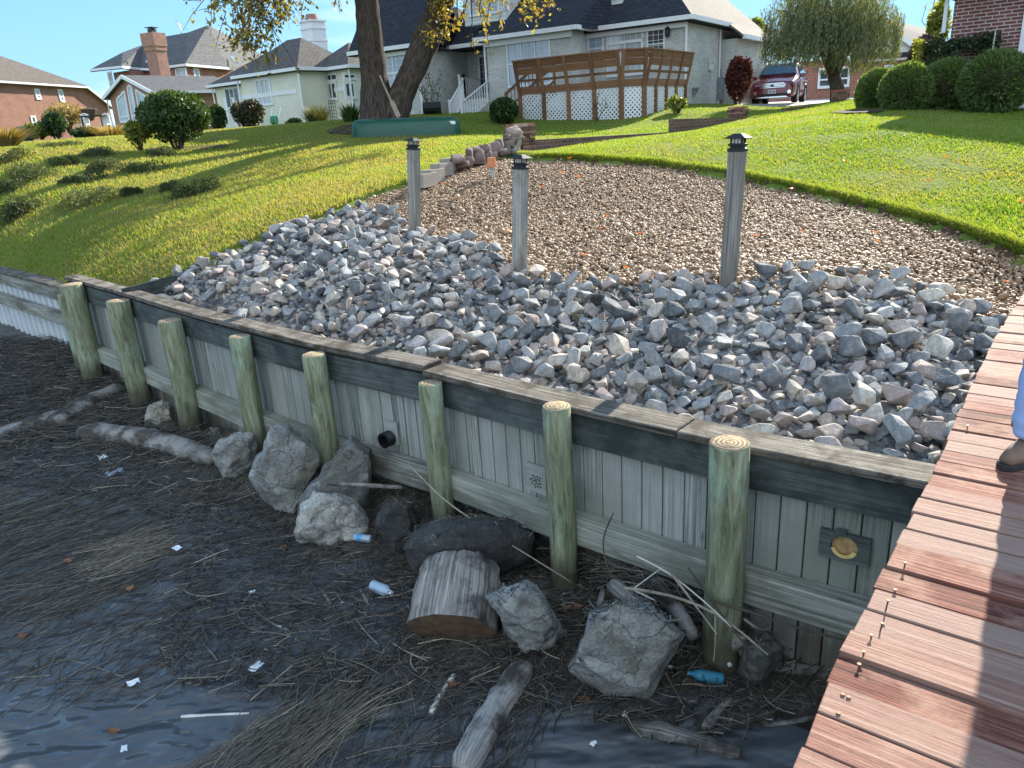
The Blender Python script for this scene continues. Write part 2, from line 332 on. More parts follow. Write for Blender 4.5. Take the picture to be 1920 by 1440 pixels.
def water_mat():
    t = NT('brown_water'); o = t.co('Object'); rz = t.n('Mapping'); rz.inputs['Rotation'].default_value = (0, 0, rad(-35)); rz.inputs['Scale'].default_value = (1.7, 4.2, 1); t.l(t.n('TexCoord').outputs['Object'], rz.inputs[0])
    a = t.noise(rz.outputs[0], 1.3, 2, .5, .15); b = t.noise(o, 14, 3, .5); n1 = t.bump(a, .8, .22); t.bump(b, .25, .015, n1)
    t.b.inputs['IOR'].default_value = 1.36; return t.done((.10, .105, .11), .04, .5)
M_WATER = water_mat()
M_SHEET = wood('grey_green_sheeting_wood', [(.34, (.10, .11, .095)), (.47, (.33, .35, .31)), (.62, (.56, .57, .52))], 30, .5, (1.0, 1.0, 1.2), (.22, .235, .19), tint=(.28, .28, .255), streak=.5, tide=-1.0)
M_FASCIA = wood('dark_stained_waler_wood', [(.25, (.035, .04, .038)), (.5, (.11, .125, .115)), (.75, (.22, .24, .22))], 26, .6, (1.6, 1.6, 2.5), (.030, .038, .036), tint=(.05, .06, .06))
M_WALER = wood('weathered_waler_wood', [(.34, (.10, .10, .08)), (.48, (.30, .305, .26)), (.63, (.52, .52, .47))], 28, .6, (1.3, 1.3, 5), (.13, .12, .09), tint=(.26, .27, .21))
M_CAP = wood('sun_bleached_cap_wood', [(.32, (.025, .022, .018)), (.5, (.155, .135, .11)), (.70, (.40, .365, .31))], 34, .8, (5, 5, 5), (.055, .045, .033), bump=.8)
M_POST = wood('grey_post_wood', [(.34, (.10, .095, .085)), (.5, (.26, .245, .22)), (.66, (.44, .42, .38))], 42, .6, (5, 5, 2), (.17, .155, .13), bump=.15, streak=.3, crack=.5)
M_DOCK = wood('red_brown_deck_wood', [(.32, (.05, .02, .016)), (.45, (.25, .088, .06)), (.54, (.34, .145, .10)), (.66, (.56, .38, .28))], 30, .5, (2.5, 2.5, 2.5), (.36, .21, .15), rough=.8, bump=.9, tint=(.30, .20, .16), streak=.75, crack=.95)
def pile_mat():
    t = NT('green_treated_pile_wood'); g = t.noise(t.co('UV', (1.2, 9, 1)), 1.6, 8, .7, 1.2); o = t.co('Object'); b = t.noise(t.co('Object', (3, 3, 1.3)), 1.0, 5, .65)
    c = t.ramp(g, [(.32, (.07, .075, .045)), (.5, (.205, .22, .135)), (.68, (.34, .355, .24))]); c = t.mix(t.ramp(b, [(.52, 0.0), (.66, .75)]), c, (.34, .45, .34))
    c = t.mix(t.ramp(t.noise(t.co('Object', (5, 5, 1.5)), 1.7, 5, .7), [(.55, 0.0), (.68, .6)]), c, (.06, .055, .03)); sp = t.n('SeparateXYZ'); t.l(t.n('TexCoord').outputs['Object'], sp.inputs[0]); zz = t.math('ADD', sp.outputs[2], t.math('MULTIPLY', t.noise(t.co('Object', (5, 5, 1.2)), 1.5, 5, .7), .4)); c = t.mix(t.ramp(t.math('MULTIPLY', t.math('SUBTRACT', -.78, zz), 3.0), [(.0, 0.0), (.55, .85)]), c, (.07, .062, .04))
    t.bump(g, .7, .012); return t.done(c, .85, .25)
M_PILE = pile_mat()
def endgrain():
    t = NT('pile_end_grain'); w_ = t.n('TexWave', wave_type='RINGS', rings_direction='SPHERICAL'); w_.inputs['Scale'].default_value = 14; w_.inputs['Distortion'].default_value = 3.5; w_.inputs['Detail'].default_value = 4; t.l(t.co('UV'), w_.inputs['Vector'])
    n1 = t.noise(t.co('UV'), 30, 5, .7); c = t.ramp(w_.outputs[0], [(0.1, (.20, .145, .085)), (.9, (.46, .37, .24))]); c = t.mix(t.ramp(n1, [(.5, 0.0), (.65, .8)]), c, (.11, .07, .04)); t.bump(n1, .7, .01); return t.done(c, .9, .15)
M_END = endgrain()
M_BLACK = plain('black_plastic', (.012, .012, .013), .4, .4); M_NAIL = plain('rusty_nail', (.12, .075, .05), .6, .4, .6)
M_VINYL = plain('white_vinyl', (.62, .66, .68), .5, .4, 0, .1, 3)
# ================================================================ ground, mud, water
def gridmesh(name, sv, tv, zf, mat_, keep=None, **kw):
    Sg, Tg = np.meshgrid(sv, tv); X = Sg * WD[0] + Tg * WN[0]; Y = Sg * WD[1] + Tg * WN[1]; Z = zf(X, Y)
    V = np.stack([X, Y, Z], 2).reshape(-1, 3); n, m = Sg.shape; i = np.arange(n * m).reshape(n, m)
    F = np.stack([i[:-1, :-1], i[:-1, 1:], i[1:, 1:], i[1:, :-1]], 2).reshape(-1, 4)
    if keep is not None: F = F[keep(V)[F].all(1)]
    return npmesh(name, V, F, mat_, smooth=True, **kw)
def grow(a, b, d0, g):
    o = [a]; d = d0
    while o[-1] < b: o.append(o[-1] + d); d = min(d * g, 12)
    return np.array(o)
sv = np.concatenate([-grow(0, 160, .14, 1.03)[::-1][:-1], grow(0, 130, .14, 1.03)]) - 2
tvv = grow(0, 150, .10, 1.03)
RIPPX = [(262, 556), (345, 512), (430, 468), (520, 430), (600, 405), (680, 385), (730, 392), (780, 432), (860, 440), (930, 470), (985, 500), (1060, 530), (1150, 525), (1230, 512), (1300, 508), (1400, 518), (1500, 500), (1600, 508), (1700, 528), (1800, 560), (1860, 592), (1900, 620)]
RIPW = [ong(x, y)[:2] for x, y in RIPPX]
PEBW = [ong(x, y)[:2] for x, y in [(600, 405), (640, 385), (700, 360), (750, 345), (800, 330), (850, 315), (900, 297), (955, 289), (1010, 293), (1100, 294), (1240, 303), (1400, 328), (1560, 362), (1700, 395), (1800, 425), (1920, 465), (2060, 525), (2150, 640)]]
RIP = np.array(RIPW + [np.array([5.0, 4.2])] + [WD * q + WN * (wall_off(q) + .30) for q in np.linspace(3.5, (RIPW[0] @ WD), 24)])
PEB = np.array(PEBW + [np.array([6.6, 3.5]), np.array([5.0, 4.2])] + RIPW[:4:-1])
def inpoly(P, x, y):
    x = np.asarray(x); y = np.asarray(y); r = np.zeros(x.shape, bool); n = len(P)
    for i in range(n):
        (x0, y0), (x1, y1) = P[i], P[(i + 1) % n]; c = ((y0 > y) != (y1 > y)); r ^= c & (x < (x1 - x0) * (y - y0) / (y1 - y0 + 1e-12) + x0)
    return r
def edgedist(P, x, y, closed=True):
    d = np.full(np.shape(x), 1e9)
    for i in range(len(P) - (0 if closed else 1)):
        a, b = P[i], P[(i + 1) % len(P)]; e = b - a; t = np.clip(((x - a[0]) * e[0] + (y - a[1]) * e[1]) / (e @ e), 0, 1); d = np.minimum(d, np.hypot(x - a[0] - e[0] * t, y - a[1] - e[1] * t))
    return d
LEDGE = np.array(PEBW[7:])
def HG(x, y):
    z = H(x, y); x = np.asarray(x, float); y = np.asarray(y, float); ins = inpoly(PEB, x, y) | inpoly(RIP, x, y)
    return z - np.where(ins, .10 * np.clip(edgedist(LEDGE, x, y, False) / .10, 0, 1), 0)
# the sheet starts at the back of the wall and follows its bow
Sg, Tg = np.meshgrid(sv, tvv); T2 = Tg + wall_off(Sg) + .10
X = Sg * WD[0] + T2 * WN[0]; Y = Sg * WD[1] + T2 * WN[1]; Z = HG(X, Y)
def bumpy(X, Y): return np.array([mnoise.noise((x * 1.6, y * 1.6, 0)) for x, y in zip(X.ravel(), Y.ravel())]).reshape(X.shape)
near = (np.hypot(X, Y) < 30); Z = Z + np.where(near, bumpy(X, Y) * .025, 0)
V = np.stack([X, Y, Z], 2).reshape(-1, 3); n, m = Sg.shape; ii = np.arange(n * m).reshape(n, m)
npmesh('ground', V, np.stack([ii[:-1, :-1], ii[:-1, 1:], ii[1:, 1:], ii[1:, :-1]], 2).reshape(-1, 4), M_LAWN, smooth=True, kind='structure', label='sloping lawn soil behind the timber bulkhead')
def hm_rough(X, Y):
    z = HM(X, Y); n1 = np.array([mnoise.fractal((x * 2.2, y * 2.2, 3), .9, 2.1, 5) for x, y in zip(X.ravel(), Y.ravel())]).reshape(X.shape); return z + n1 * .03
gridmesh('shore_mud', np.concatenate([-grow(0, 40, .07, 1.03)[::-1][:-1], grow(0, 10, .07, 1.03)]) - 2, -grow(-5.2, 14, .07, 1.035)[::-1], hm_rough, M_MUD, kind='structure', label='dark wet mud below the bulkhead')
wm = MB(); wm.poly([(-220, -160, WATZ), (160, -160, WATZ), (160, -30, WATZ), tuple(np.r_[WD * 22 + WN * 3.2, WATZ]), tuple(np.r_[WD * -60 + WN * 3.2, WATZ]), (-220, 60, WATZ)])
wm.build('water', M_WATER, kind='structure', label='rippled brown water of the creek')
# ================================================================ timber bulkhead
bw = empty('timber_bulkhead', (*WP[5], CAPZ), 'long grey-green timber bulkhead with round piles in front of the crushed rock', 'retaining wall')
def out3(p, off, z): return np.array([p[0] - WN[0] * off, p[1] - WN[1] * off, z])
CAPW, CAPT = .195, .045
segs = [(0, 4.06), (4, 6.3), (6.3, 8), (8, 9)]
def wat(k):
    i = int(min(max(math.floor(k), 0), len(WP) - 2)); f = k - i; return np.array(WP[i]) * (1 - f) + np.array(WP[i + 1]) * f
EXT = np.array(WP[-1]) + (np.array(WP[-1]) - np.array(WP[-2])) * .18
WPX2 = [np.array(p) for p in WP] + [EXT]
def wall_pts(a, b):  # polyline points from index a to b
    ks = [a] + [k for k in range(int(a) + 1, int(math.ceil(b)))] + [b]
    return [np.array(WPX2[int(k)]) * (1 - (k - int(k))) + np.array(WPX2[min(int(k) + 1, len(WPX2) - 1)]) * (k - int(k)) for k in ks]
def strip(mb, P, off0, off1, z0, z1, rnd=None, gap=0.0, dz=0):
    """a board that follows the wall line from P[0] to P[-1]"""
    n = len(P); q = np.array([[out3(p, off0, z0), out3(p, off1, z0), out3(p, off1, z1), out3(p, off0, z1)] for p in P]); V = q.reshape(-1, 3)
    F = []; uv = []; L = np.r_[0, np.cumsum([np.linalg.norm(P[i + 1] - P[i]) for i in range(n - 1)])]; w = [0, abs(off1 - off0), abs(off1 - off0) + z1 - z0, 2 * abs(off1 - off0) + z1 - z0, 2 * abs(off1 - off0) + 2 * (z1 - z0)]; o = random.random() * 50
    for i in range(n - 1):
        for k in range(4):
            k2 = (k + 1) % 4; F.append((i * 4 + k, i * 4 + k2, i * 4 + 4 + k2, i * 4 + 4 + k)); uv.append(np.array([[L[i] + o, w[k] + o], [L[i] + o, w[k + 1] + o], [L[i + 1] + o, w[k + 1] + o], [L[i + 1] + o, w[k] + o]]))
    F += [(0, 3, 2, 1), tuple((n - 1) * 4 + k for k in range(4))]; uv += [np.array([[0, 0], [0, .1], [.1, .1], [.1, 0]])] * 2
    mb.add(V, F, rnd, uv)
for a, b, r, dz in [(0, 2.25, .55, 0), (2.256, 4.03, .4, .004), (4.05, 6.3, .5, .03), (6.31, 8.0, .35, .02), (8.006, 9.9, .6, .02)]:
    m = MB(); strip(m, wall_pts(a, b), -CAPW + .02, .02 + (.035 if a < 4.04 else 0), CAPZ - CAPT + dz, CAPZ + dz, r); m.build('cap_board', M_CAP, bw, bevel=.006)
for a, b, r in [(0, 1.97, .25), (1.975, 3.02, .35), (3.025, 4.03, .5), (4.036, 5.0, .3), (5.006, 6.0, .15), (6.006, 7.0, .45), (7.006, 8, .55), (8.006, 9.0, .1), (9.006, 9.8, .2)]:
    m = MB(); strip(m, wall_pts(a, b), -.045, .006, CAPZ - CAPT - .225, CAPZ - CAPT - .003, r); m.build('upper_waler', M_FASCIA, bw, bevel=.004)
LWZ = -.865
for a, b, r in [(0, 1.97, .4), (1.975, 3.0, .5), (3.006, 3.97, .6), (3.975, 5.0, .2), (5.006, 6.0, .5), (6.006, 7.0, .6), (7.006, 8, .55), (8.006, 9.0, .65), (9.006, 9.8, .5)]:
    dz = -.02 * (a - 2) if a > 3 else 0
    m = MB(); strip(m, wall_pts(a, b), -.05, .075, LWZ - .2 + dz, LWZ + dz, r); m.build('lower_waler', M_WALER, bw, bevel=.006)
sh = MB(); sr = random.Random(3)
for i in range(len(WPX2) - 1):
    A, B = WPX2[i], WPX2[i + 1]; L = np.linalg.norm(B - A); n = max(1, int(round(L / .138))); d = (B - A) / L
    for k in range(n):
        wv = L / n; c = A + d * wv * (k + .5); th = .05 + sr.uniform(-.003, .003); z0, z1 = -2.2, CAPZ - CAPT - .002
        ax = np.array([[d[0], d[1], 0], [WN[0] * 1.0, WN[1], 0], [0, 0, 1.]]); ax[1] = np.cross(ax[2], ax[0])
        sh.box(out3(c, -.052 - th / 2, (z0 + z1) / 2), (wv - sr.uniform(.005, .010), th, z1 - z0), ax, sr.random(), woody=2)
sh.build('sheeting', M_SHEET, bw, bevel=.004)
PT = [(1367, 825, 72), (1046, 760, 54), (809, 717, 45), (590, 664, 43), (449, 630, 37), (319, 600, 39), (222, 563, 37), (135, 533, 34)]
PB = [(1358, 1128), (1067, 1072), (832, 934), (630, 850), (495, 822), (380, 806), (281, 762), (187, 724)]
PILES = []
for k, ((x, y, wpx), bq) in enumerate(zip(PT, PB)):
    base = WPX2[k + 2]; d = np.linalg.norm(np.r_[base, CAPZ - CZ]); r = wpx / FPX * d * .5 * .97
    zt = CAPZ - .055 - (.03 if k in (2, 3, 4, 5) else 0); o = r + .012; c = out3(base, o + .02, 0)
    # slide along the wall so that it stands where the photograph has it
    best = min(np.linspace(-.5, .5, 101), key=lambda s_: abs(projpx(np.r_[(c[:2] + WD * s_), zt])[0, 0] - x)); c[:2] += WD * best; zt = min(np.linspace(-.36, -.05, 156), key=lambda z_: abs(projpx(np.r_[c[:2], z_])[0, 1] - y)); PILES.append((c.copy(), r))
    zb = -2.3; n = 9; m = MB(); ph = random.random() * 6
    pts = [np.r_[c[:2] + np.array([math.sin(ph + j * .9), math.cos(ph + j * .7)]) * .006, zb + (zt - zb) * j / n] for j in range(n + 1)]
    m.tube(pts, [r * (1.04 - .05 * j / n) for j in range(n + 1)], 22, jit=.012); 
    for q in range(len(m.F)): m.M[q] = 0
    m.M[-1] = 1
    m.build('pile', [M_PILE, M_END], bw, smooth=True, bevel=.007)
# a second, slimmer pile at the far end of the wall
m = MB(); c = out3(WPX2[9] - (WPX2[8] - WPX2[9]) * .10, .10, 0); m.tube([np.r_[c[:2], z] for z in (-2.3, -1, CAPZ - .2)], .085, 16, jit=.02); m.M[-1] = 1; m.build('pile', [M_PILE, M_END], bw, smooth=True, bevel=.005)
# drains: plates with a corrugated pipe, a pierced vent and a round hole
def wallface(px, py, off): # point on the sheeting plane seen at this pixel
    v = ray(px, py); n3 = np.array([WN[0], WN[1], 0])
    best = None
    for i in range(len(WPX2) - 1):
        A, B = WPX2[i], WPX2[i + 1]; d = B - A; nn = np.array([-d[1], d[0]]); nn /= np.linalg.norm(nn); nn *= np.sign(nn @ WN); P0 = A - nn * off; t = (nn @ P0) / (nn @ v[:2]); p = np.array([0, 0, CZ]) + v * t; f = ((p[:2] - A) @ d) / (d @ d)
        if -.02 <= f <= 1.02: return p, np.array([d[0], d[1], 0]) / np.linalg.norm(d), np.array([nn[0], nn[1], 0])
    return p, np.array([d[0], d[1], 0]) / np.linalg.norm(d), n3
OFFS = -.052
def plate(px, py, w, h, matl, hole=None):
    p, d, nn = wallface(px, py, OFFS + .01); d = -d if d[0] < 0 else d
    m = MB()
    if hole is None: m.box(p - nn * .006, (w, .02, h), np.array([d, nn, [0, 0, 1.]]), woody=0)
    else:
        n = 20; sq = []; ci = []
        for k in range(n):
            a = 2 * math.pi * k / n + math.pi / n; e = np.array([math.cos(a), math.sin(a)]); s_ = e / max(abs(e)); ci.append(p + d * e[0] * hole + np.array([0, 0, 1.]) * e[1] * hole * .95); sq.append(p + d * s_[0] * w / 2 + np.array([0, 0, 1.]) * s_[1] * h / 2)
        for o in (-.02, .0):
            V = np.array(sq + ci) + nn * o; m.add(V, [(k, (k + 1) % n, n + (k + 1) % n, n + k) for k in range(n)], .4)
        V = np.vstack([np.array(ci) - nn * .02, np.array(ci) + nn * .05]); m.add(V, [(k, (k + 1) % n, n + (k + 1) % n, n + k) for k in range(n)], .4)
    return p, d, nn, m.build('drain_plate', matl, bw, bevel=.002)
p, d, nn, o = plate(735, 810, .155, .20, M_SHEET); pc = p - nn * .02 - np.array([0, 0, .04])
m = MB(); m.tube([pc - nn * (.012 * k) for k in range(8)], [.058 + .007 * (k % 2) for k in range(8)], 20, cap=False); m.tube([pc - nn * .085, pc + nn * .03], [.047, .047], 20, cap=False); m.tube([pc - nn * .085, pc - nn * .0851], [.065, .047], 20, cap=False); m.tube([pc - nn * .004, pc], .05, 16); m.build('drain_pipe', M_BLACK, o)
p, d, nn, o = plate(1008, 897, .17, .215, M_SHEET)
m = MB()
for k in range(19):
    a = k * 2.4; rr = .052 * math.sqrt(k / 19); q = p - nn * .0185 + d * math.cos(a) * rr + np.array([0, 0, math.sin(a) * rr - .015]); m.tube([q, q + nn * .002], .0065, 8)
m.build('vent_hole', M_BLACK, o)
p, d, nn, o = plate(1584, 1024, .25, .165, M_FASCIA, .068)
m = MB(); m.tube([p + nn * .001, p + nn * .012], [.066, .066], 20); hb = m.build('hole_back', plain('damp_tan_board', (.42, .27, .12), .8, .2, 0, .35, 25), o)
m = MB(); m.box(p - nn * .02 + np.array([0, 0, .09]) - d * .02, (.05, .02, .03), np.array([d, nn, [0, 0, 1.]])); m.build('latch', M_FASCIA, o)
m = MB()
for k in range(10):
    a0 = math.pi * (1.08 + .84 * k / 10); a1 = math.pi * (1.08 + .84 * (k + 1) / 10)
    m.add(np.array([p - nn * .018 + d * math.cos(a) * r_ + np.array([0, 0, math.sin(a) * r_]) for a, r_ in ((a0, .066), (a1, .066), (a1, .045), (a0, .045))]), [(0, 1, 2, 3)], .5)
m.build('hole_rim', plain('fresh_cut_wood', (.72, .52, .20), .7, .2, 0, .2, 20), o)
# ================================================================ white vinyl bulkhead further left
vb = empty('vinyl_bulkhead', (*(EXT + WD * -1), -.36), 'white corrugated vinyl bulkhead with a timber cap left of the piles', 'retaining wall')
va = onz(128, 541, -.36)[:2]; vbp = onz(0, 508, -.36)[:2]; vd = (vbp - va) / np.linalg.norm(vbp - va); vn = np.array([-vd[1], vd[0]]); vn *= np.sign(vn @ WN); ve = va + vd * 14
va = va - vd * .12
def vstrip(name, o0, o1, z0, z1, matl, r=.5):
    m = MB(); m.board(np.r_[va + vn * (o0 + o1) / 2, (z0 + z1) / 2], np.r_[ve + vn * (o0 + o1) / 2, (z0 + z1) / 2], abs(o1 - o0), z1 - z0, rnd=r); m.build(name, matl, vb, bevel=.006)
vstrip('cap_board', -.02, .24, -.405, -.36, M_CAP); vstrip('upper_waler', -.01, .06, -.60, -.408, M_WALER, .3); vstrip('lower_waler', -.06, .06, -.98, -.80, M_WALER, .4)
m = MB(); V = []; k = 0; x = 0.0; prof = [(0, .09), (.10, .09), (.14, .19), (.24, .19), (.28, .09)]
while x < 14:
    for a, b in prof[:-1]: V.append(va + vd * (x + a) + vn * b)
    x += .28
V = np.array(V); n = len(V); VV = np.vstack([np.c_[V, np.full(n, -.405)], np.c_[V, np.full(n, -2.3)]]); m.add(VV, [(i, i + 1, n + i + 1, n + i) for i in range(n - 1)], .5); m.build('sheeting', M_VINYL, vb)
# short timber that closes the lawn off from the rock
rb = MB(); a_, b_ = onz(232, 552, -.11), onz(352, 519, -.02); rb.board(a_ - [0, 0, .05], b_ - [0, 0, .06], .05, .24, rnd=.3); rb.build('retaining_board', M_FASCIA, label='short dark timber between the left lawn and the crushed rock', cat='board', bevel=.004)
# ================================================================ dock
DE0, DE1 = onz(1490, 1440, 0)[:2], onz(1920, 545, 0)[:2]; DD = (DE1 - DE0) / np.linalg.norm(DE1 - DE0); DN = np.array([DD[1], -DD[0]])
dk = empty('dock', (*(DE0 + DD * 1.5), 0), 'red-brown weathered plank dock with raised nails along its edge', 'dock')
edgepx = [(1440, 1540), (1490, 1440), (1530, 1330), (1562, 1250), (1600, 1180), (1610, 1165), (1640, 1100), (1680, 1020), (1752, 880), (1790, 790), (1830, 705), (1860, 640), (1880, 610), (1903, 575), (1922, 545)]
EP = np.array([onz(x, y, 0)[:2] for x, y in edgepx]); es_, et_ = (EP - DE0) @ DD, (EP - DE0) @ DN
dm = MB(); s_ = -1.9; rr = random.Random(5); BOARDS = []
while s_ < np.linalg.norm(DE1 - DE0) + .05:
    wv = rr.choice([.135, .14, .14, .145, .19]); off = float(np.interp(s_ + wv / 2, es_, et_)) + rr.uniform(-.006, .006); tilt = rr.uniform(-.006, .006); lift = rr.uniform(-.004, .006)
    c0 = DE0 + DD * (s_ + wv / 2) + DN * off; c1 = c0 + DN * 2.6 + DD * rr.uniform(-.006, .006); gap = rr.choice([.004, .006, .012]); dm.board(np.r_[c0, -.019 + lift + tilt], np.r_[c1, -.019 + lift - tilt], wv - gap, .038, rnd=rr.random()); 
    ia, ib = float(np.interp(s_, es_, et_)), float(np.interp(s_ + wv, es_, et_)); im = float(np.interp(s_ + wv / 2, es_, et_)); Vb = dm.V[-1]; Vb[0:2, :2] += DN * (ia - im); Vb[2:4, :2] += DN * (ib - im); BOARDS.append((c0, lift)); s_ += wv
dm.build('decking', M_DOCK, dk, bevel=.003)
for o in (.22, 1.3, 2.4):
    m = MB(); L = np.linalg.norm(DE1 - DE0); m.board(np.r_[DE0 - DD * 1.9 + DN * o, -.16], np.r_[DE0 + DD * (L - 1.2) + DN * o, -.16], .05, .24, rnd=.2); m.build('stringer', M_FASCIA, dk)
for sdk in (-1.2, 1.4):
    for o in (.36, 2.3):
        m = MB(); q = DE0 + DD * sdk + DN * o; m.tube([np.r_[q, -2.6], np.r_[q, -.05]], .11, 14); m.build('pile', M_PILE, dk, smooth=True)
for px, py, h, tl in [(a_, b_, c_ * .65, d_) for a_, b_, c_, d_ in [(1660, 1145, .055, .2), (1650, 1182, .035, .3), (1634, 1200, .03, -.2), (1618, 1232, .028, .1), (1610, 1250, .012, .1), (1677, 1111, .014, .3), (1694, 1068, .04, .2), (1813, 805, .03, .1), (1580, 1305, .008, 0), (1591, 1310, .008, 0), (1572, 1340, .008, 0)]]:
    q = onz(px, py, .0); m = MB(); tp = q + np.array([tl * h, tl * .5 * h, h]); m.tube([q - [0, 0, .01], tp], .0026, 6); m.tube([tp, tp + [0, 0, .003]], .0065, 8); m.build('nail', M_NAIL, dk)
# ================================================================ lamp posts on the rock bank
M_LAMP = plain('dark_green_lamp_metal', (.022, .028, .028), .7, .25); M_LENS = plain('frosted_lens', (.75, .72, .6), .4, .4)
def lamp_post(bpx, tpx, y, tiltpx, label):
    B = ony(*bpx, y); T = ony(*tpx, y); d = T - B; L = np.linalg.norm(d); z = d / L; x = np.array([math.cos(rad(38)), -math.sin(rad(38)), 0]); x -= z * x.dot(z); x /= np.linalg.norm(x); yv = np.cross(z, x); A = np.array([x, yv, z])
    r = empty('lamp_post', B, label, 'lamp post', 'lamp posts standing in the rock bank'); m = MB(); m.box(B + z * (L / 2 - .15), (.118, .118, L + .3), A, woody=2); m.build('post', M_POST, r, bevel=.006)
    def sq(zz, w): return [T + z * zz + x * a * w + yv * b * w for a, b in ((-1, -1), (1, -1), (1, 1), (-1, 1))]
    def frus(m, rings):
        V = np.array([p for zz, w in rings for p in sq(zz, w)]); n = len(rings); m.add(V, [(3, 2, 1, 0)] + [(i * 4 + k, i * 4 + (k + 1) % 4, i * 4 + 4 + (k + 1) % 4, i * 4 + 4 + k) for i in range(n - 1) for k in range(4)] + [tuple((n - 1) * 4 + k for k in range(4))], .5)
    m = MB(); frus(m, [(-.012, .064), (.008, .064), (.018, .048), (.03, .046), (.034, .060), (.048, .060), (.052, .050)]); frus(m, [(.088, .088), (.094, .088), (.122, .040), (.128, .030)])
    for a, b in ((-1, -1), (1, -1), (1, 1), (-1, 1)): m.box(T + z * .07 + x * a * .043 + yv * b * .043, (.012, .012, .042), A)
    for a in (-.014, .014):
        for sg in (-1, 1): m.box(T + z * .07 + x * a + yv * sg * .044, (.006, .006, .038), A); m.box(T + z * .07 + yv * a + x * sg * .044, (.006, .006, .038), A)
    c = m.build('lamp_cap', M_LAMP, r, bevel=.002); m = MB(); frus(m, [(.05, .039), (.090, .039)]); m.build('lens', M_LENS, c)
    return r
lamp_post((778, 432), (775, 279), 9.6, 0, 'grey lamp post in front of the cinder blocks, leftmost of the three'); lamp_post((974, 503), (976, 315), 7.6, 0, 'grey lamp post with a mossy foot right of the terracotta pot'); lamp_post((1366, 516), (1383, 281), 6.3, 0, 'grey lamp post leaning right by the lawn, rightmost of the three')
# ================================================================ crushed rock, pebbles, grass
M_ROCK = stone('crushed_rock', [(.0, (.07, .075, .082)), (.18, (.18, .186, .19)), (.42, (.325, .325, .318)), (.60, (.42, .41, .395)), (.74, (.42, .335, .30)), (.88, (.50, .42, .34)), (1.0, (.58, .54, .47))], 16, .55)
M_PEB = stone('tan_pebbles', [(.0, (.08, .048, .028)), (.25, (.25, .145, .078)), (.5, (.37, .235, .135)), (.75, (.46, .32, .20)), (1.0, (.62, .49, .35))], 30, .25, .6)
M_DIRT = plain('orange_brown_dirt', (.085, .055, .032), .95, .1, 0, .35, 9)
def hullrock(seed, asp, npt=13):
    r = np.random.default_rng(seed); bm = bmesh.new()
    P = r.normal(size=(npt, 3)); P /= np.linalg.norm(P, axis=1)[:, None]; P *= r.uniform(.82, 1.0, (npt, 1)); P = np.sign(P) * np.abs(P) ** .8; P = P * np.array(asp) * .5
    for p in P: bm.verts.new(p)
    res = bmesh.ops.convex_hull(bm, input=bm.verts[:]); bmesh.ops.delete(bm, geom=[v for v in bm.verts if not v.link_faces], context='VERTS')
    bmesh.ops.dissolve_limit(bm, angle_limit=.12, verts=bm.verts[:], edges=bm.edges[:]); bmesh.ops.bevel(bm, geom=bm.edges[:], offset=.035, segments=1, affect='EDGES', clamp_overlap=True)
    bmesh.ops.triangulate(bm, faces=bm.faces[:]); bm.verts.index_update(); V = np.array([v.co for v in bm.verts]); F = np.array([[v.index for v in f.verts] for f in bm.faces]); bm.free(); return V, F
ROCKS = [hullrock(i, (1, np.random.default_rng(i).uniform(.6, .95), np.random.default_rng(i + 50).uniform(.42, .75)), 11 + i % 6) for i in range(16)]
def dart(P, n, dmin, rng, extra=None, tries=6):
    lo, hi = P.min(0), P.max(0); pts = []; cell = {}
    q = rng.uniform(lo, hi, (n * tries * 2, 2)); q = q[inpoly(P, q[:, 0], q[:, 1])]
    for x, y in q:
        i, j = int(x / dmin), int(y / dmin); ok = True
        for a in (-1, 0, 1):
            for b in (-1, 0, 1):
                for (u, v) in cell.get((i + a, j + b), ()):
                    if (u - x) ** 2 + (v - y) ** 2 < dmin * dmin: ok = False; break
                if not ok: break
            if not ok: break
        if ok:
            cell.setdefault((i, j), []).append((x, y)); pts.append((x, y))
            if len(pts) >= n: break
    return np.array(pts)
rk = np.random.default_rng(21); ROCK = []   # x, y, z, size, rnd
def tiltrot(n, rng):
    R = []
    for _ in range(n):
        e = Euler((rng.normal(0, .45), rng.normal(0, .45), rng.uniform(0, 6.28))); R.append(np.array(e.to_matrix()).T)
    return np.array(R)
OCC = [onz(*q)[:2] for q in []]
for n, dmin, s0, s1, lift in ((14000, .036, .045, .085, .16), (7500, .054, .085, .145, .40), (1000, .14, .15, .255, .60)):
    P = dart(RIP, n, dmin, rk)
    # fewer big rocks in the shallow middle, more beside the wall and at the left
    s = rk.uniform(0, 1, len(P)) ** 1.6 * (s1 - s0) + s0
    z = HG(P[:, 0], P[:, 1]) + s * lift + np.array([mnoise.noise((x * 1.4, y * 1.4, 7)) for x, y in P]) * .05
    for (x, y), zz, ss in zip(P, z, s): ROCK.append((x, y, zz, ss))
ROCK = np.array(ROCK)
for bx, by, yy in [(1366, 513, 6.3), (975, 500, 7.6), (778, 430, 9.6)]:
    b = ony(bx, by, yy); d = np.hypot(ROCK[:, 0] - b[0], ROCK[:, 1] - b[1]); ROCK = ROCK[d > .09 + ROCK[:, 3] * .4]
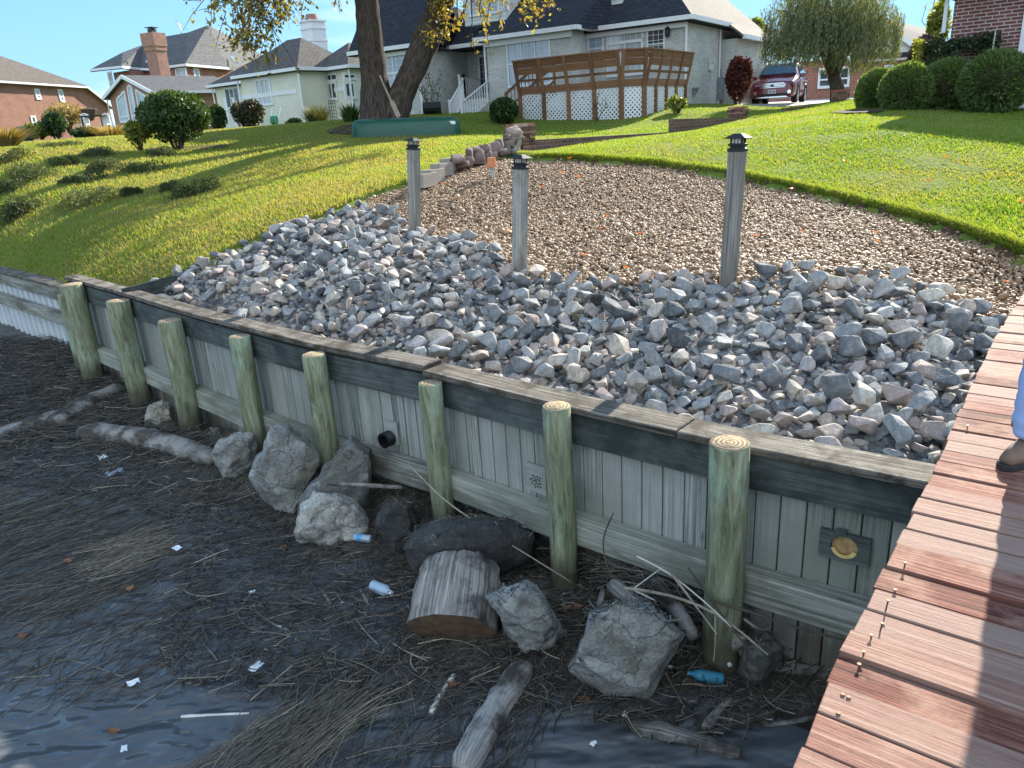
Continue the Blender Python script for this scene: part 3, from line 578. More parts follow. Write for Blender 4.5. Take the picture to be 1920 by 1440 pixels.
# leave the washed-out hollow at the left end of the wall bare
hc = ong(395, 575); d = np.hypot((ROCK[:, 0] - hc[0]), (ROCK[:, 1] - hc[1])); ROCK = ROCK[(d > .33) | (rk.random(len(ROCK)) < .15)]
nR = len(ROCK); rrnd = np.clip(rk.normal(.42, .26, nR), 0, 1); rrnd = np.where(rk.random(nR) < .22, rk.uniform(.72, .98, nR), rrnd); rrnd = np.where(rk.random(nR) < .05, rk.uniform(.0, .12, nR), np.maximum(rrnd, .16))
nearwall = (ROCK[:, :2] @ WN - wall_off(ROCK[:, :2] @ WD)) < 1.0; rrnd = np.where(nearwall & (rk.random(nR) < .3), rk.uniform(.65, .95, nR), rrnd)
RR = tiltrot(nR, rk); rsh = rk.integers(0, len(ROCKS), nR); pj = projpx(ROCK[:, :3]); app = ROCK[:, 3] / pj[:, 2]
infr = (pj[:, 0] > 5) & (pj[:, 0] < 1915) & (pj[:, 1] > 5) & (pj[:, 1] < 1435); sdist = ROCK[:, :2] @ WN - wall_off(ROCK[:, :2] @ WD)
hid = sdist < .36 + 0 * sdist
dockhid = ((ROCK[:, :2] - DE0) @ DN) > -.12
order = np.argsort(-np.where(infr & ~hid & ~dockhid, app, 0)); IND = order[:300]; REST = order[300:]
# the individual rocks: each its own object with its own description
def rockcol(r): return 'dark slate' if r < .13 else 'blue-grey' if r < .48 else 'pale grey' if r < .66 else 'pinkish' if r < .82 else 'tan'
bpx = {'the left lamp post': ony(778, 430, 9.6), 'the middle lamp post': ony(975, 500, 7.6), 'the leaning right lamp post': ony(1366, 513, 6.3)}
def rockplace(p):
    s = p[:2] @ WD; t = p[:2] @ WN - wall_off(s)
    for k, b in bpx.items():
        if np.hypot(*(p[:2] - b[:2])) < .7: return 'beside ' + k
    if (p[:2] - DE0) @ DN > -.55: return 'along the red-brown dock'
    if edgedist(np.array(PEBW[:3] + [np.array(r) for r in RIPW[:6]]), p[:1], p[1:2], False)[0] < .55: return 'at the edge of the left lawn'
    if t < .75:
        k = min(range(8), key=lambda i: abs(s - PILES[i][0][:2] @ WD)); return 'against the wooden cap behind the ' + ['first', 'second', 'third', 'fourth', 'fifth', 'sixth', 'seventh', 'eighth'][k] + ' pile from the dock'
    if edgedist(np.array(RIPW[7:]), p[:1], p[1:2], False)[0] < .5: return 'at the border with the tan pebbles'
    k = min(range(8), key=lambda i: abs(s - PILES[i][0][:2] @ WD)); return 'in mid bank above the ' + ['first', 'second', 'third', 'fourth', 'fifth', 'sixth', 'seventh', 'eighth'][k] + ' pile from the dock'
buck = {}
for i in IND: buck.setdefault((rockcol(rrnd[i]), rockplace(ROCK[i])), []).append(i)
for (c, pl), ids in buck.items():
    ids.sort(key=lambda i: -app[i])
    for j, i in enumerate(ids):
        if j == 0 and len(ids) > 1: lb = f'largest {c} angular rock {pl}'
        elif len(ids) == 1: lb = f'{c} angular crushed rock {pl}'
        elif j == len(ids) - 1 and len(ids) <= 3: lb = f'{"smaller" if len(ids) == 2 else "smallest"} {c} angular rock {pl}'
        else: lb = f'smaller {c} angular rock {pl}'
        Vb, Fb = ROCKS[rsh[i]]; o = npmesh('rock', (Vb * ROCK[i, 3]) @ RR[i], Fb, M_ROCK, rnd=np.full(len(Fb), rrnd[i]), label=lb, cat='rock', group='crushed rocks behind the bulkhead')
        o.location = V3(ROCK[i, :3])
def scatter(shapes, sh, P, R, Sz, rnd):
    VV, FF, RN = [], [], []; off = 0
    for k, (Vb, Fb) in enumerate(shapes):
        ix = np.where(sh == k)[0]
        if not len(ix): continue
        V = np.einsum('kj,nji->nki', Vb, R[ix]) * (Sz[ix][:, None, None] if Sz.ndim == 1 else Sz[ix][:, None, :]) + P[ix][:, None, :]
        F = Fb[None] + (np.arange(len(ix)) * len(Vb))[:, None, None] + off; VV.append(V.reshape(-1, 3)); FF.append(F.reshape(-1, Fb.shape[1])); RN.append(np.repeat(rnd[ix], len(Fb))); off += len(ix) * len(Vb)
    return np.vstack(VV), np.vstack(FF), np.concatenate(RN)
V, F, rn = scatter(ROCKS, rsh[REST], ROCK[REST, :3], RR[REST], ROCK[REST, 3], rrnd[REST]); npmesh('crushed_rock_fill', V, F, M_ROCK, rnd=rn, kind='stuff', label='smaller crushed grey rock filling the bank between the larger rocks')
# soil below the stones
def bed(name, P, dz, m_, lab):
    lo, hi = P.min(0), P.max(0); xs = np.arange(lo[0], hi[0], .12); ys = np.arange(lo[1], hi[1], .12); X, Y = np.meshgrid(xs, ys); n, m = X.shape; i = np.arange(n * m).reshape(n, m)
    V = np.stack([X, Y, HG(X, Y) + dz], 2).reshape(-1, 3); F = np.stack([i[:-1, :-1], i[:-1, 1:], i[1:, 1:], i[1:, :-1]], 2).reshape(-1, 4); k = inpoly(P, V[:, 0], V[:, 1]); F = F[k[F].all(1)]; return npmesh(name, V, F, m_, smooth=True, kind='structure', label=lab)
bed('gravel_bed', RIP, .03, plain('grey_rock_dust', (.16, .15, .14), .95, .1, 0, .5, 40), 'grey dust and grit between the rocks'); bed('pebble_bed', PEB, .018, M_DIRT, 'brown dirt under the pebbles')
# pebbles
def ico(sub):
    bm = bmesh.new(); bmesh.ops.create_icosphere(bm, subdivisions=sub, radius=.5); V = np.array([v.co for v in bm.verts]); F = np.array([[v.index for v in f.verts] for f in bm.faces]); bm.free(); return V, F
ps = [ico(2), ico(2), ico(1)]
for k in range(2): ps[k] = (ps[k][0] * (1 + .22 * np.random.default_rng(k + 3).normal(size=(len(ps[k][0]), 1)) * .5), ps[k][1])
pr = np.random.default_rng(5); lo, hi = PEB.min(0), PEB.max(0)
Q = pr.uniform(lo, hi, (210000, 2)); Q = Q[inpoly(PEB, Q[:, 0], Q[:, 1])]
# pebbles spill into the rock along the border
Q2 = pr.uniform(RIP.min(0), RIP.max(0), (60000, 2)); Q2 = Q2[inpoly(RIP, Q2[:, 0], Q2[:, 1])]; dB = edgedist(np.array(RIPW[7:]), Q2[:, 0], Q2[:, 1], False); Q2 = Q2[pr.random(len(Q2)) < np.exp(-dB / .22) * .9]
Q = np.vstack([Q[:72000], Q2]); Q = Q[edgedist(LEDGE, Q[:, 0], Q[:, 1], False) > .13 + .05 * pr.normal(size=len(Q))]; pjq = projpx(np.c_[Q, H(Q[:, 0], Q[:, 1])]); kp = (pjq[:, 0] > -150) & (pjq[:, 0] < 2100); Q = Q[kp]; pjq = pjq[kp]
sz = pr.lognormal(math.log(.028), .30, len(Q)); sz = np.clip(sz, .02, .075); dB = edgedist(np.array(RIPW[7:]), Q[:, 0], Q[:, 1], False); sz *= 1 + .55 * np.exp(-dB / .6); sz[pr.random(len(Q)) < .003] *= 2.2
S3 = np.stack([sz, sz * pr.uniform(.65, .95, len(Q)), sz * pr.uniform(.45, .75, len(Q))], 1)
Rz = tiltrot(len(Q), pr); shp = np.where(pjq[:, 2] < 9.5, pr.integers(0, 2, len(Q)), 2); Vs = []
def scat_aniso(shapes, sh, P, R, S3, rnd):
    VV, FF, RN = [], [], []; off = 0
    for k, (Vb, Fb) in enumerate(shapes):
        ix = np.where(sh == k)[0]
        if not len(ix): continue
        V = np.einsum('nkj,nji->nki', Vb[None] * S3[ix][:, None, :], R[ix]) + P[ix][:, None, :]; F = Fb[None] + (np.arange(len(ix)) * len(Vb))[:, None, None] + off
        VV.append(V.reshape(-1, 3)); FF.append(F.reshape(-1, 3)); RN.append(np.repeat(rnd[ix], len(Fb))); off += len(ix) * len(Vb)
    return np.vstack(VV), np.vstack(FF), np.concatenate(RN)
pz = HG(Q[:, 0], Q[:, 1]) + .022 + sz * pr.uniform(.0, .5, len(Q)); V, F, rn = scat_aniso(ps, shp, np.c_[Q, pz], Rz, S3, np.clip(pr.normal(.5, .24, len(Q)), 0, 1))
npmesh('pebbles', V, F, M_PEB, rnd=rn, smooth=True, kind='stuff', label='rounded tan and brown pebbles between the rock bank and the lawn')
# grass
M_GRASS = leaf('grass_blades', [(.0, (.30, .235, .125)), (.22, (.25, .215, .095)), (.45, (.195, .22, .058)), (.7, (.17, .25, .032)), (1.0, (.08, .16, .024))], .5, .55)
def grass(n, rmin, rmax, a0, a1, hmin, hmax, seed, mode):
    g = np.random.default_rng(seed); r = np.exp(g.uniform(math.log(rmin), math.log(rmax), n)); a = g.uniform(rad(a0), rad(a1), n); x = r * np.sin(a); y = r * np.cos(a)
    s = x * WD[0] + y * WD[1]; t = x * WN[0] + y * WN[1] - wall_off(s); k = (t > .14) & ~inpoly(RIP, x, y) & ~inpoly(PEB, x, y); x, y, r = x[k], y[k], r[k]
    pj_ = projpx(np.c_[x, y, H(x, y)]); k = (pj_[:, 0] > -120) & (pj_[:, 0] < 2050) & (pj_[:, 1] < 1000); x, y, r = x[k], y[k], r[k]; n = len(x)
    lw = np.clip((-.05 - x / y) / .16 + .5 + .3 * np.array([mnoise.noise((p * .4, q * .4, 9)) for p, q in zip(x, y)]), 0, 1); left = lw
    pat = np.array([mnoise.noise((p * .55, q * .55, 1)) for p, q in zip(x, y)]) + .5 * np.array([mnoise.noise((p * 2.3, q * 2.3, 4)) for p, q in zip(x, y)])
    h = g.uniform(hmin, hmax, n) * (.85 + .65 * lw) * (1 + .3 * pat); wd = (.0024 + .00044 * r) * g.uniform(.7, 1.3, n)
    z = H(x, y) - .01; th = g.uniform(0, 6.283, n); lean = g.normal(0, .35, (n, 2)) * h[:, None]; lean[:, 0] -= .10 * h
    c, s_ = np.cos(th) * wd, np.sin(th) * wd; B = np.stack([x, y, z], 1); mid = B + np.stack([lean[:, 0] * .35, lean[:, 1] * .35, h * .6], 1); tip = B + np.stack([lean[:, 0], lean[:, 1], h * .95], 1); e = np.stack([c, s_, np.zeros(n)], 1)
    V = np.stack([B - e, B + e, mid + e * .7, mid - e * .7, tip], 1).reshape(-1, 3); i = np.arange(n)[:, None] * 5
    F = np.concatenate([i + np.array([[0, 1, 2]]), i + np.array([[0, 2, 3]]), i + np.array([[3, 2, 4]])], 1).reshape(-1, 3)
    base = .66 - .17 * lw; rn = np.clip(base + .33 * pat + g.normal(0, .13, n), 0, 1); rn = np.where(g.random(n) < .07 + .22 * lw, g.uniform(0, .25, n), rn)
    return V, F, np.repeat(rn, 3)
GP = [grass(520000, 5.5, 36, -36, 42, .028, .060, 1, None)]
def edgegrass(n, seed):
    g = np.random.default_rng(seed); P = []
    i = g.integers(0, len(LEDGE) - 1, n); t = g.random(n)[:, None]; a, b = LEDGE[i], LEDGE[i + 1]; e = (b - a) / np.linalg.norm(b - a, axis=1)[:, None]; q = a + (b - a) * t + np.stack([-e[:, 1], e[:, 0]], 1) * (np.abs(g.normal(0, .07, n)) - .05 + .04 * np.array([mnoise.noise((p[0] * 1.7, p[1] * 1.7, 0)) for p in a + (b - a) * t]))[:, None]; x, y = q.T; z = HG(x, y) - .01
    h = g.uniform(.05, .11, n); th = g.uniform(0, 6.283, n); w_ = .005; B = np.stack([x, y, z], 1); ln = np.stack([e[:, 1], -e[:, 0]], 1) * (h * g.uniform(.1, .9, n))[:, None] + g.normal(0, .02, (n, 2)); s3 = np.stack([np.cos(th) * w_, np.sin(th) * w_, np.zeros(n)], 1); mid = B + np.c_[ln * .35, h * .6]; tip = B + np.c_[ln, h * .8]
    V = np.stack([B - s3, B + s3, mid + s3 * .7, mid - s3 * .7, tip], 1).reshape(-1, 3); F = (np.arange(n)[:, None, None] * 5 + np.array([[0, 1, 2], [0, 2, 3], [3, 2, 4]])[None]).reshape(-1, 3); return V, F, np.repeat(np.clip(g.normal(.6, .2, n), 0, 1), 3)
GP.append(edgegrass(16000, 5))
Va, Fa, Ra = [], [], []; off = 0
for V, F, rn in GP: Va.append(V); Fa.append(F + off); Ra.append(rn); off += len(V)
npmesh('lawn_grass', np.vstack(Va), np.vstack(Fa), M_GRASS, rnd=np.concatenate(Ra), kind='stuff', label='short green lawn grass on the bank and around the pebbles')
# ================================================================ the shore below the wall: boulders, stump, driftwood, litter
def bouldermat():
    t = NT('weathered_boulder'); o = t.co('Object'); r = t.attr(); n1 = t.noise(o, 5, 9, .72); n2 = t.noise(o, 60, 5, .75); n3 = t.noise(o, 2.2, 7, .65, 1.0)
    c = t.ramp(r, [(.0, (.05, .052, .058)), (.3, (.17, .165, .15)), (.6, (.40, .40, .37)), (.8, (.46, .40, .31)), (1.0, (.66, .66, .62))]); c = t.mix(.9, c, t.ramp(n1, [(.30, .35), (.5, .85), (.70, 1.45)]), 'MULTIPLY'); c = t.mix(.6, c, t.ramp(n2, [(.32, .35), (.66, 1.4)]), 'MULTIPLY')
    c = t.mix(t.math('MULTIPLY', t.ramp(n3, [(.50, 0.0), (.60, .75)]), t.ramp(r, [(.1, .0), (.3, 1.0)])), c, (.17, .15, .10)); c = t.mix(t.math('MULTIPLY', t.ramp(n3, [(.33, .65), (.42, 0.0)]), t.ramp(r, [(.1, .0), (.3, 1.0)])), c, (.66, .67, .64))
    v = t.n('TexVoronoi', feature='DISTANCE_TO_EDGE'); v.inputs['Scale'].default_value = 4.5; d = t.mix(.13, o, t.n('TexNoise').outputs[1]); t.l(d, v.inputs['Vector']); ck = t.ramp(v.outputs['Distance'], [(.0, 0.0), (.022, 1.0)]); c = t.mix(t.math('MULTIPLY', t.math('SUBTRACT', 1.0, ck), .55), c, (.06, .055, .05))
    b = t.bump(n1, 1.0, .07); b = t.bump(ck, .5, .02, b); t.bump(n2, .7, .010, b); return t.done(c, .9, .2)
M_BOULDER = bouldermat()
M_DRIFT = wood('grey_driftwood', [(.25, (.05, .045, .04)), (.48, (.22, .20, .175)), (.72, (.54, .51, .46))], 34, .8, (4, 4, 4), (.07, .06, .05), bump=1.0, knots=False)
M_LOGD = wood('dark_wet_driftwood', [(.25, (.018, .015, .013)), (.5, (.075, .062, .05)), (.75, (.24, .21, .18))], 30, .8, (3, 3, 3), (.30, .28, .25), bump=1.0, knots=False)
M_STICK = plain('dry_stick', (.30, .25, .19), .85, .2, 0, .3, 20); M_STICKW = plain('bleached_stick', (.62, .58, .50), .8, .2, 0, .15, 20); M_STICKD = plain('dark_twig', (.085, .065, .05), .85, .2, 0, .3, 20)
BOULD = []
def boulder(outline, basepx, thick, seed, rnd, label, lift=0.0, nz=.05, push=.0, cuts=5, fs=.62):
    B = onm(*basepx); y0 = B[1] + push; dirv = np.array([B[0], B[1], 0]) / np.hypot(B[0], B[1]); rg = np.random.default_rng(seed); bm = bmesh.new(); P = []
    nn = np.array([dirv[0], dirv[1], 0]); cen = np.mean(outline, 0)
    def onv(px, py, off): # on the upright plane through B facing the camera
        v = ray(px, py); t = ((B + nn * (push + off)) - np.array([0, 0, CZ])) @ nn / (v @ nn); return np.array([0, 0, CZ]) + v * t
    for (x, y) in outline:
        for off, sc in ((-thick * .5, fs), (-thick * .22, .93 + (fs - .62) * .2), (thick * .15, 1.0), (thick * .5, .75)):
            q = cen + (np.array([x, y]) - cen) * sc; p = onv(q[0], q[1], off + rg.uniform(-.04, .04) * thick); P.append(p)
    P = np.array(P); zb = P[:, 2].min(); lo = P[P[:, 2] < zb + .35 * (P[:, 2].max() - zb)].copy(); lo[:, 2] -= .08; P = np.vstack([P, lo])
    for p in P: bm.verts.new(p)
    bmesh.ops.convex_hull(bm, input=bm.verts[:]); bmesh.ops.delete(bm, geom=[v for v in bm.verts if not v.link_faces], context='VERTS'); bmesh.ops.dissolve_limit(bm, angle_limit=.35, verts=bm.verts[:], edges=bm.edges[:])
    bmesh.ops.triangulate(bm, faces=bm.faces[:]); ext = np.ptp(P, 0).max(); tgt = ext / 38
    for _ in range(5):
        es = [e for e in bm.edges if e.calc_length() > tgt * 1.6]
        if not es or len(bm.faces) > 16000: break
        bmesh.ops.subdivide_edges(bm, edges=es, cuts=1, use_grid_fill=False); bmesh.ops.triangulate(bm, faces=bm.faces[:])
    bmesh.ops.smooth_vert(bm, verts=bm.verts[:], factor=.28, use_axis_x=True, use_axis_y=True, use_axis_z=True); bm.normal_update(); sd = rg.uniform(0, 50)
    for v in bm.verts:
        q = v.co * (2.4 / max(ext, .05)) + Vector((sd, sd, sd)); d = mnoise.fractal(q * 1.3, .85, 2.2, 8) * .075 + (abs(mnoise.noise(q * 1.9)) - .25) * .09 - max(0, mnoise.noise(q * 3.1 + Vector((9, 9, 9))) - .25) * .12; v.co += v.normal * d * ext * nz / .05 * .55
    me = bpy.data.meshes.new('boulder'); bm.to_mesh(me); bm.free(); me.transform(Matrix.Translation(V3(-B))); me.polygons.foreach_set('use_smooth', np.full(len(me.polygons), True)); me.attributes.new('rnd', 'FLOAT', 'FACE').data.foreach_set('value', np.full(len(me.polygons), rnd, np.float32)); me.materials.append(M_BOULDER)
    try: me.set_sharp_from_angle(angle=rad(38))
    except Exception: pass
    o = bpy.data.objects.new('boulder', me); COL.objects.link(o); o.location = V3(B); BOULD.append((np.array([v.co for v in me.vertices]) + B, np.array([v.normal for v in me.vertices]))); return finish(o, label, 'boulder', 'boulders along the foot of the bulkhead')
boulder([(395, 850), (408, 828), (440, 808), (478, 812), (484, 845), (470, 870), (445, 893), (415, 885)], (440, 890), .36, 1, .62, 'pale grey angular boulder left of the biggest leaning boulder')
boulder([(465, 895), (482, 845), (505, 795), (540, 790), (565, 815), (612, 850), (613, 868), (575, 925), (550, 960), (510, 945)], (540, 950), .5, 2, .52, 'big grey lichen-marked boulder leaning between the fifth and fourth pile from the dock', fs=.78)
boulder([(552, 985), (560, 930), (610, 865), (660, 817), (698, 840), (705, 900), (690, 950), (650, 990)], (630, 985), .42, 3, .38, 'tan smooth wedge boulder with a white driftwood stick lying on it', nz=.035, push=.12, fs=.8)
boulder([(550, 1000), (565, 945), (590, 922), (635, 922), (665, 935), (690, 960), (692, 995), (650, 1012), (600, 1014)], (620, 1012), .3, 4, .92, 'whitish rough boulder below the tan wedge beside the clear bottle')
boulder([(703, 985), (715, 950), (745, 930), (775, 945), (785, 985), (770, 1020), (735, 1030)], (740, 1028), .34, 5, .12, 'dark round boulder between the whitish boulder and the largest dark one', nz=.03)
boulder([(753, 1030), (770, 998), (820, 972), (890, 962), (960, 972), (1008, 1005), (1005, 1050), (950, 1085), (850, 1085), (775, 1062)], (880, 1080), 0.6, 6, .12, 'largest dark boulder behind the tree stump half covered in debris', nz=.03)
boulder([(905, 1120), (935, 1092), (985, 1088), (1020, 1110), (1040, 1150), (1062, 1188), (1030, 1215), (985, 1208), (960, 1165)], (985, 1212), .4, 7, .55, 'flat pale rock between the stump and the square block', nz=.06)
boulder([(1064, 1245), (1080, 1200), (1105, 1150), (1150, 1120), (1220, 1130), (1285, 1190), (1250, 1250), (1215, 1300), (1140, 1290)], (1150, 1298), .55, 8, .6, 'large square grey and tan block with a weathered log on top', nz=.035, fs=.88)
boulder([(268, 790), (280, 758), (305, 750), (325, 762), (330, 790), (300, 802)], (300, 800), .3, 9, .85, 'whitish rock at the foot of the third pile from the far end')
boulder([(1340, 1205), (1345, 1180), (1380, 1172), (1412, 1195), (1400, 1222), (1365, 1228)], (1375, 1226), .25, 10, .72, 'small tan rock under the pile nearest the dock')
boulder([(1378, 1262), (1395, 1205), (1440, 1188), (1472, 1215), (1450, 1255), (1410, 1280)], (1420, 1276), .25, 11, .22, 'brown rock in the dark water right of the pile nearest the dock')
for (x, y, r_, q, l) in [(240, 745, 9, .6, 'small pale stone right of the far end piles'), (310, 806, 11, .55, 'small grey-blue stone left of another in front of the wall'), (357, 808, 10, .58, 'small grey stone before the wall between the third and fourth far piles'), (404, 813, 13, .5, 'small flat stone left of the pale angular boulder')]:
    boulder([(x - r_, y), (x - r_ * .6, y - r_ * .8), (x + r_ * .5, y - r_ * .9), (x + r_, y - r_ * .1), (x + r_ * .5, y + r_ * .5), (x - r_ * .5, y + r_ * .5)], (x, y + r_ * .4), .12, x, q, l)
# ---- driftwood
def log(name, path, r, matl, label, cat='log', lift=None, seed=0, n=16, seg=14, squash=1, jit=.10, group='driftwood on the shore', taper=.85, zs=None, raw=False):
    """path of pixels resting on the mud; zs lifts the centre line"""
    rg = random.Random(seed); P = [onm(*p) if not raw else np.array(p, float) for p in path]; zs = zs or [0] * len(P)
    P = np.array([p + np.array([0, 0, (0 if raw else r * .45) + z]) for p, z in zip(P, zs)]); d = np.r_[0, np.cumsum(np.linalg.norm(np.diff(P, axis=0), axis=1))]; t = np.linspace(0, d[-1], seg + 1); Q = np.stack([np.interp(t, d, P[:, i]) for i in range(3)], 1)
    if len(P) > 2:
        for _ in range(3): Q[1:-1] = (Q[:-2] + 2 * Q[1:-1] + Q[2:]) / 4
    Q[1:-1] += np.random.default_rng(seed).normal(0, r * .04, (seg - 1, 3)); R = [r * (1 - (1 - taper) * k / seg) * rg.uniform(.95, 1.05) for k in range(seg + 1)]
    R[0] *= .72; R[-1] *= .65; m = MB(); st = random.getstate(); random.seed(seed); m.tube(Q, R, n, squash=squash, jit=jit); random.setstate(st); c = Q.mean(0)
    o = m.build(name, matl, smooth=True, label=label, cat=cat, group=group); o.data.transform(Matrix.Translation(V3(-c))); o.location = V3(c); return o
log('log', [(-60, 862), (40, 812), (120, 786)], .115, M_DRIFT, 'long grey log entering at the left edge of the shore', seed=1, taper=.8); log('log', [(100, 806), (170, 765), (232, 735)], .12, M_LOGD, 'dark wet log behind the long grey one below the far piles', seed=2); log('log', [(96, 800), (122, 778)], .085, M_DRIFT, 'short pale stub end lying against the long grey log', seed=3, seg=6)
log('log', [(160, 822), (250, 828), (330, 845), (402, 872)], .15, M_LOGD, 'broken dark trunk with strips of white bark left of the pale boulder', seed=4, squash=.85, jit=.09, taper=.7); log('log', [(985, 1262), (930, 1340), (868, 1455)], .078, M_DRIFT, 'grey fissured log pointing to the bottom edge of the picture', seed=5, taper=1.05, jit=.08); log('log', [(852, 1268), (832, 1300), (808, 1340)], .021, M_STICKW, 'short whitish peeled stick between the stump and the fissured log', seed=6, n=10)
log('log', [(1185, 1366), (1280, 1385), (1388, 1420)], .055, M_DRIFT, 'yellowish grey log floating at the bottom right near the dock', seed=7, squash=.7, taper=.7); log('log', [(1430, 1252), (1500, 1262), (1570, 1270)], .05, M_DRIFT, 'split grey driftwood floating beside the dock under the wall', seed=8, squash=.55); log('log', [(1322, 1372), (1345, 1340), (1372, 1312)], .035, M_DRIFT, 'grey chunk of driftwood standing up in the dark water', seed=9, seg=8, taper=.5)
log('stick', [(1378, 1330), (1420, 1362), (1480, 1358), (1545, 1340)], .017, M_LOGD, 'dark crooked branch floating beside the dock', 'stick', seed=10, n=8)
def onplane(px, py, y): return ony(px, py, y)
yb = onm(630, 985)[1]
def air(path, ys): return [ony(x, y, yy) for (x, y), yy in zip(path, ys)]
log('stick', air([(613, 906), (690, 910), (756, 914)], [5.15, 5.05, 4.95]), .019, M_DRIFT, 'white driftwood stick lying on the tan wedge boulder', 'stick', seed=11, n=10, raw=True)
yc = onm(1150, 1298)[1]
log('log', air([(1145, 1092), (1200, 1140), (1256, 1192)], [yc + .26, yc + .10, yc - .06]), .052, M_DRIFT, 'weathered split log lying on the square block', seed=12, raw=True, squash=.7); log('log', air([(1215, 1080), (1270, 1140), (1300, 1195)], [yc + .42, yc + .22, yc + .02]), .045, M_LOGD, 'dark log behind the split one on the square block', seed=13, raw=True)
log('stick', air([(1131, 1102), (1118, 1165), (1098, 1210), (1066, 1252)], [yc + .18, yc + .02, yc - .08, yc - .12]), .016, M_DRIFT, 'bent grey branch draped over the left side of the square block', 'stick', seed=14, raw=True, n=9)
log('stick', air([(765, 870), (830, 936), (900, 985), (980, 1035), (1072, 1092)], [5.05, 4.72, 4.45, 4.25, 4.05]), .0075, M_STICK, 'long thin pale stick leaning from the wall across the dark boulder', 'stick', seed=15, raw=True, n=7, jit=.04, taper=.5, seg=20)
TW = [([(1150, 962), (1127, 1010), (1138, 1070), (1160, 1100)], .006, M_STICKD, 'thin crooked twig rising against the lower waler'), ([(1143, 1137), (1243, 1063)], .0055, M_STICKW, 'straight white reed crossing the split log'), ([(1194, 1043), (1250, 1070), (1330, 1135), (1371, 1176)], .006, M_STICKW, 'long bleached reed leaning from the wall to the nearest pile'),
      ([(1170, 1102), (1260, 1115), (1350, 1150), (1440, 1228)], .010, M_STICK, 'longest brown branch of the twig heap by the nearest pile'), ([(1330, 1125), (1400, 1145), (1500, 1180), (1590, 1202)], .010, M_STICKD, 'dark straight branch lying along the wall towards the dock'), ([(1175, 1102), (1200, 1112), (1228, 1126)], .007, M_STICKW, 'short white peeled twig on the split log'),
      ([(1255, 1070), (1300, 1130), (1345, 1190)], .008, M_STICK, 'brown twig slanting down in the heap right of the split log'), ([(1290, 1065), (1330, 1120), (1400, 1215)], .007, M_STICKD, 'dark twig slanting behind the nearest pile'), ([(1340, 1150), (1342, 1200), (1338, 1240)], .004, M_STICK, 'hair-thin twig hanging upright before the nearest pile'),
      ([(1395, 1160), (1425, 1182), (1446, 1178)], .010, M_DRIFT, 'forked driftwood twig right of the nearest pile'), ([(1028, 1120), (1058, 1152)], .006, M_STICKW, 'short white straw beside the brown leaf'), ([(1240, 1200), (1282, 1240)], .006, M_STICKD, 'dark twig beside the right face of the square block'), ([(1160, 1325), (1230, 1297)], .007, M_STICKD, 'dark twig floating below the square block'), ([(1240, 1300), (1255, 1270)], .012, M_LOGD, 'short dark stub floating right of the square block'), ([(1296, 1262), (1310, 1222)], .013, M_LOGD, 'stubby dark branch beside the dark bottle')]
for k, (p, r_, m_, lb) in enumerate(TW):
    ys = [(onm(x, y)[1] + .02) for x, y in p]
    if len(p) > 2 or k in (1,):
        y1 = onm(*p[-1])[1]; y0 = onm(*p[0])[1]; ys = [min(onm(x, y)[1], y1 + .45) * .87 for x, y in p]
    log('twig', air(p, ys), r_, m_, lb, 'twig', seed=30 + k, raw=True, n=7, seg=10, group='twigs on the shore', taper=.6, jit=.05)
for k, (p, r_, m_, lb) in enumerate([([(340, 1345), (400, 1343), (468, 1339)], .011, M_STICKW, 'pale straight reed stalk floating on the water at the lower left'), ([(503, 1166), (541, 1183)], .008, M_STICKW, 'short pale reed piece in the middle of the debris'), ([(600, 1102), (628, 1145)], .010, M_STICK, 'brown reed piece left of the clear bottle in the mud'), ([(676, 1106), (694, 1140)], .013, M_STICK, 'pale thick reed stub beside the clear bottle in the mud'), ([(330, 946), (420, 946)], .006, M_STICK, 'thin straight straw above the reed clump'), ([(512, 1392), (600, 1440)], .012, M_STICKD, 'dark stalk at the bottom edge among the long reeds'), ([(345, 1215), (385, 1180)], .008, M_STICK, 'tan bent reed in the left of the debris'), ([(170, 745), (200, 760)], .03, M_DRIFT, 'short grey branch below the vinyl bulkhead'), ([(40, 740), (80, 750)], .022, M_DRIFT, 'pale twig at the far left of the mud'), ([(15, 720), (35, 700)], .035, M_DRIFT, 'grey knob of driftwood at the far left edge'), ([(50, 790), (85, 745)], .012, M_STICK, 'thin bare branch sticking up from the long grey log'), ([(640, 1130), (668, 1138)], .006, M_STICKW, 'small white straw left of the stump'), ([(330, 1265), (300, 1240)], .009, M_STICKD, 'dark bent stalk at the water side of the debris')]):
    log('reed_stalk', p, r_, m_, lb, 'reed', seed=60 + k, n=7, seg=8, group='reed stalks floating on the shore', taper=.8, jit=.05)
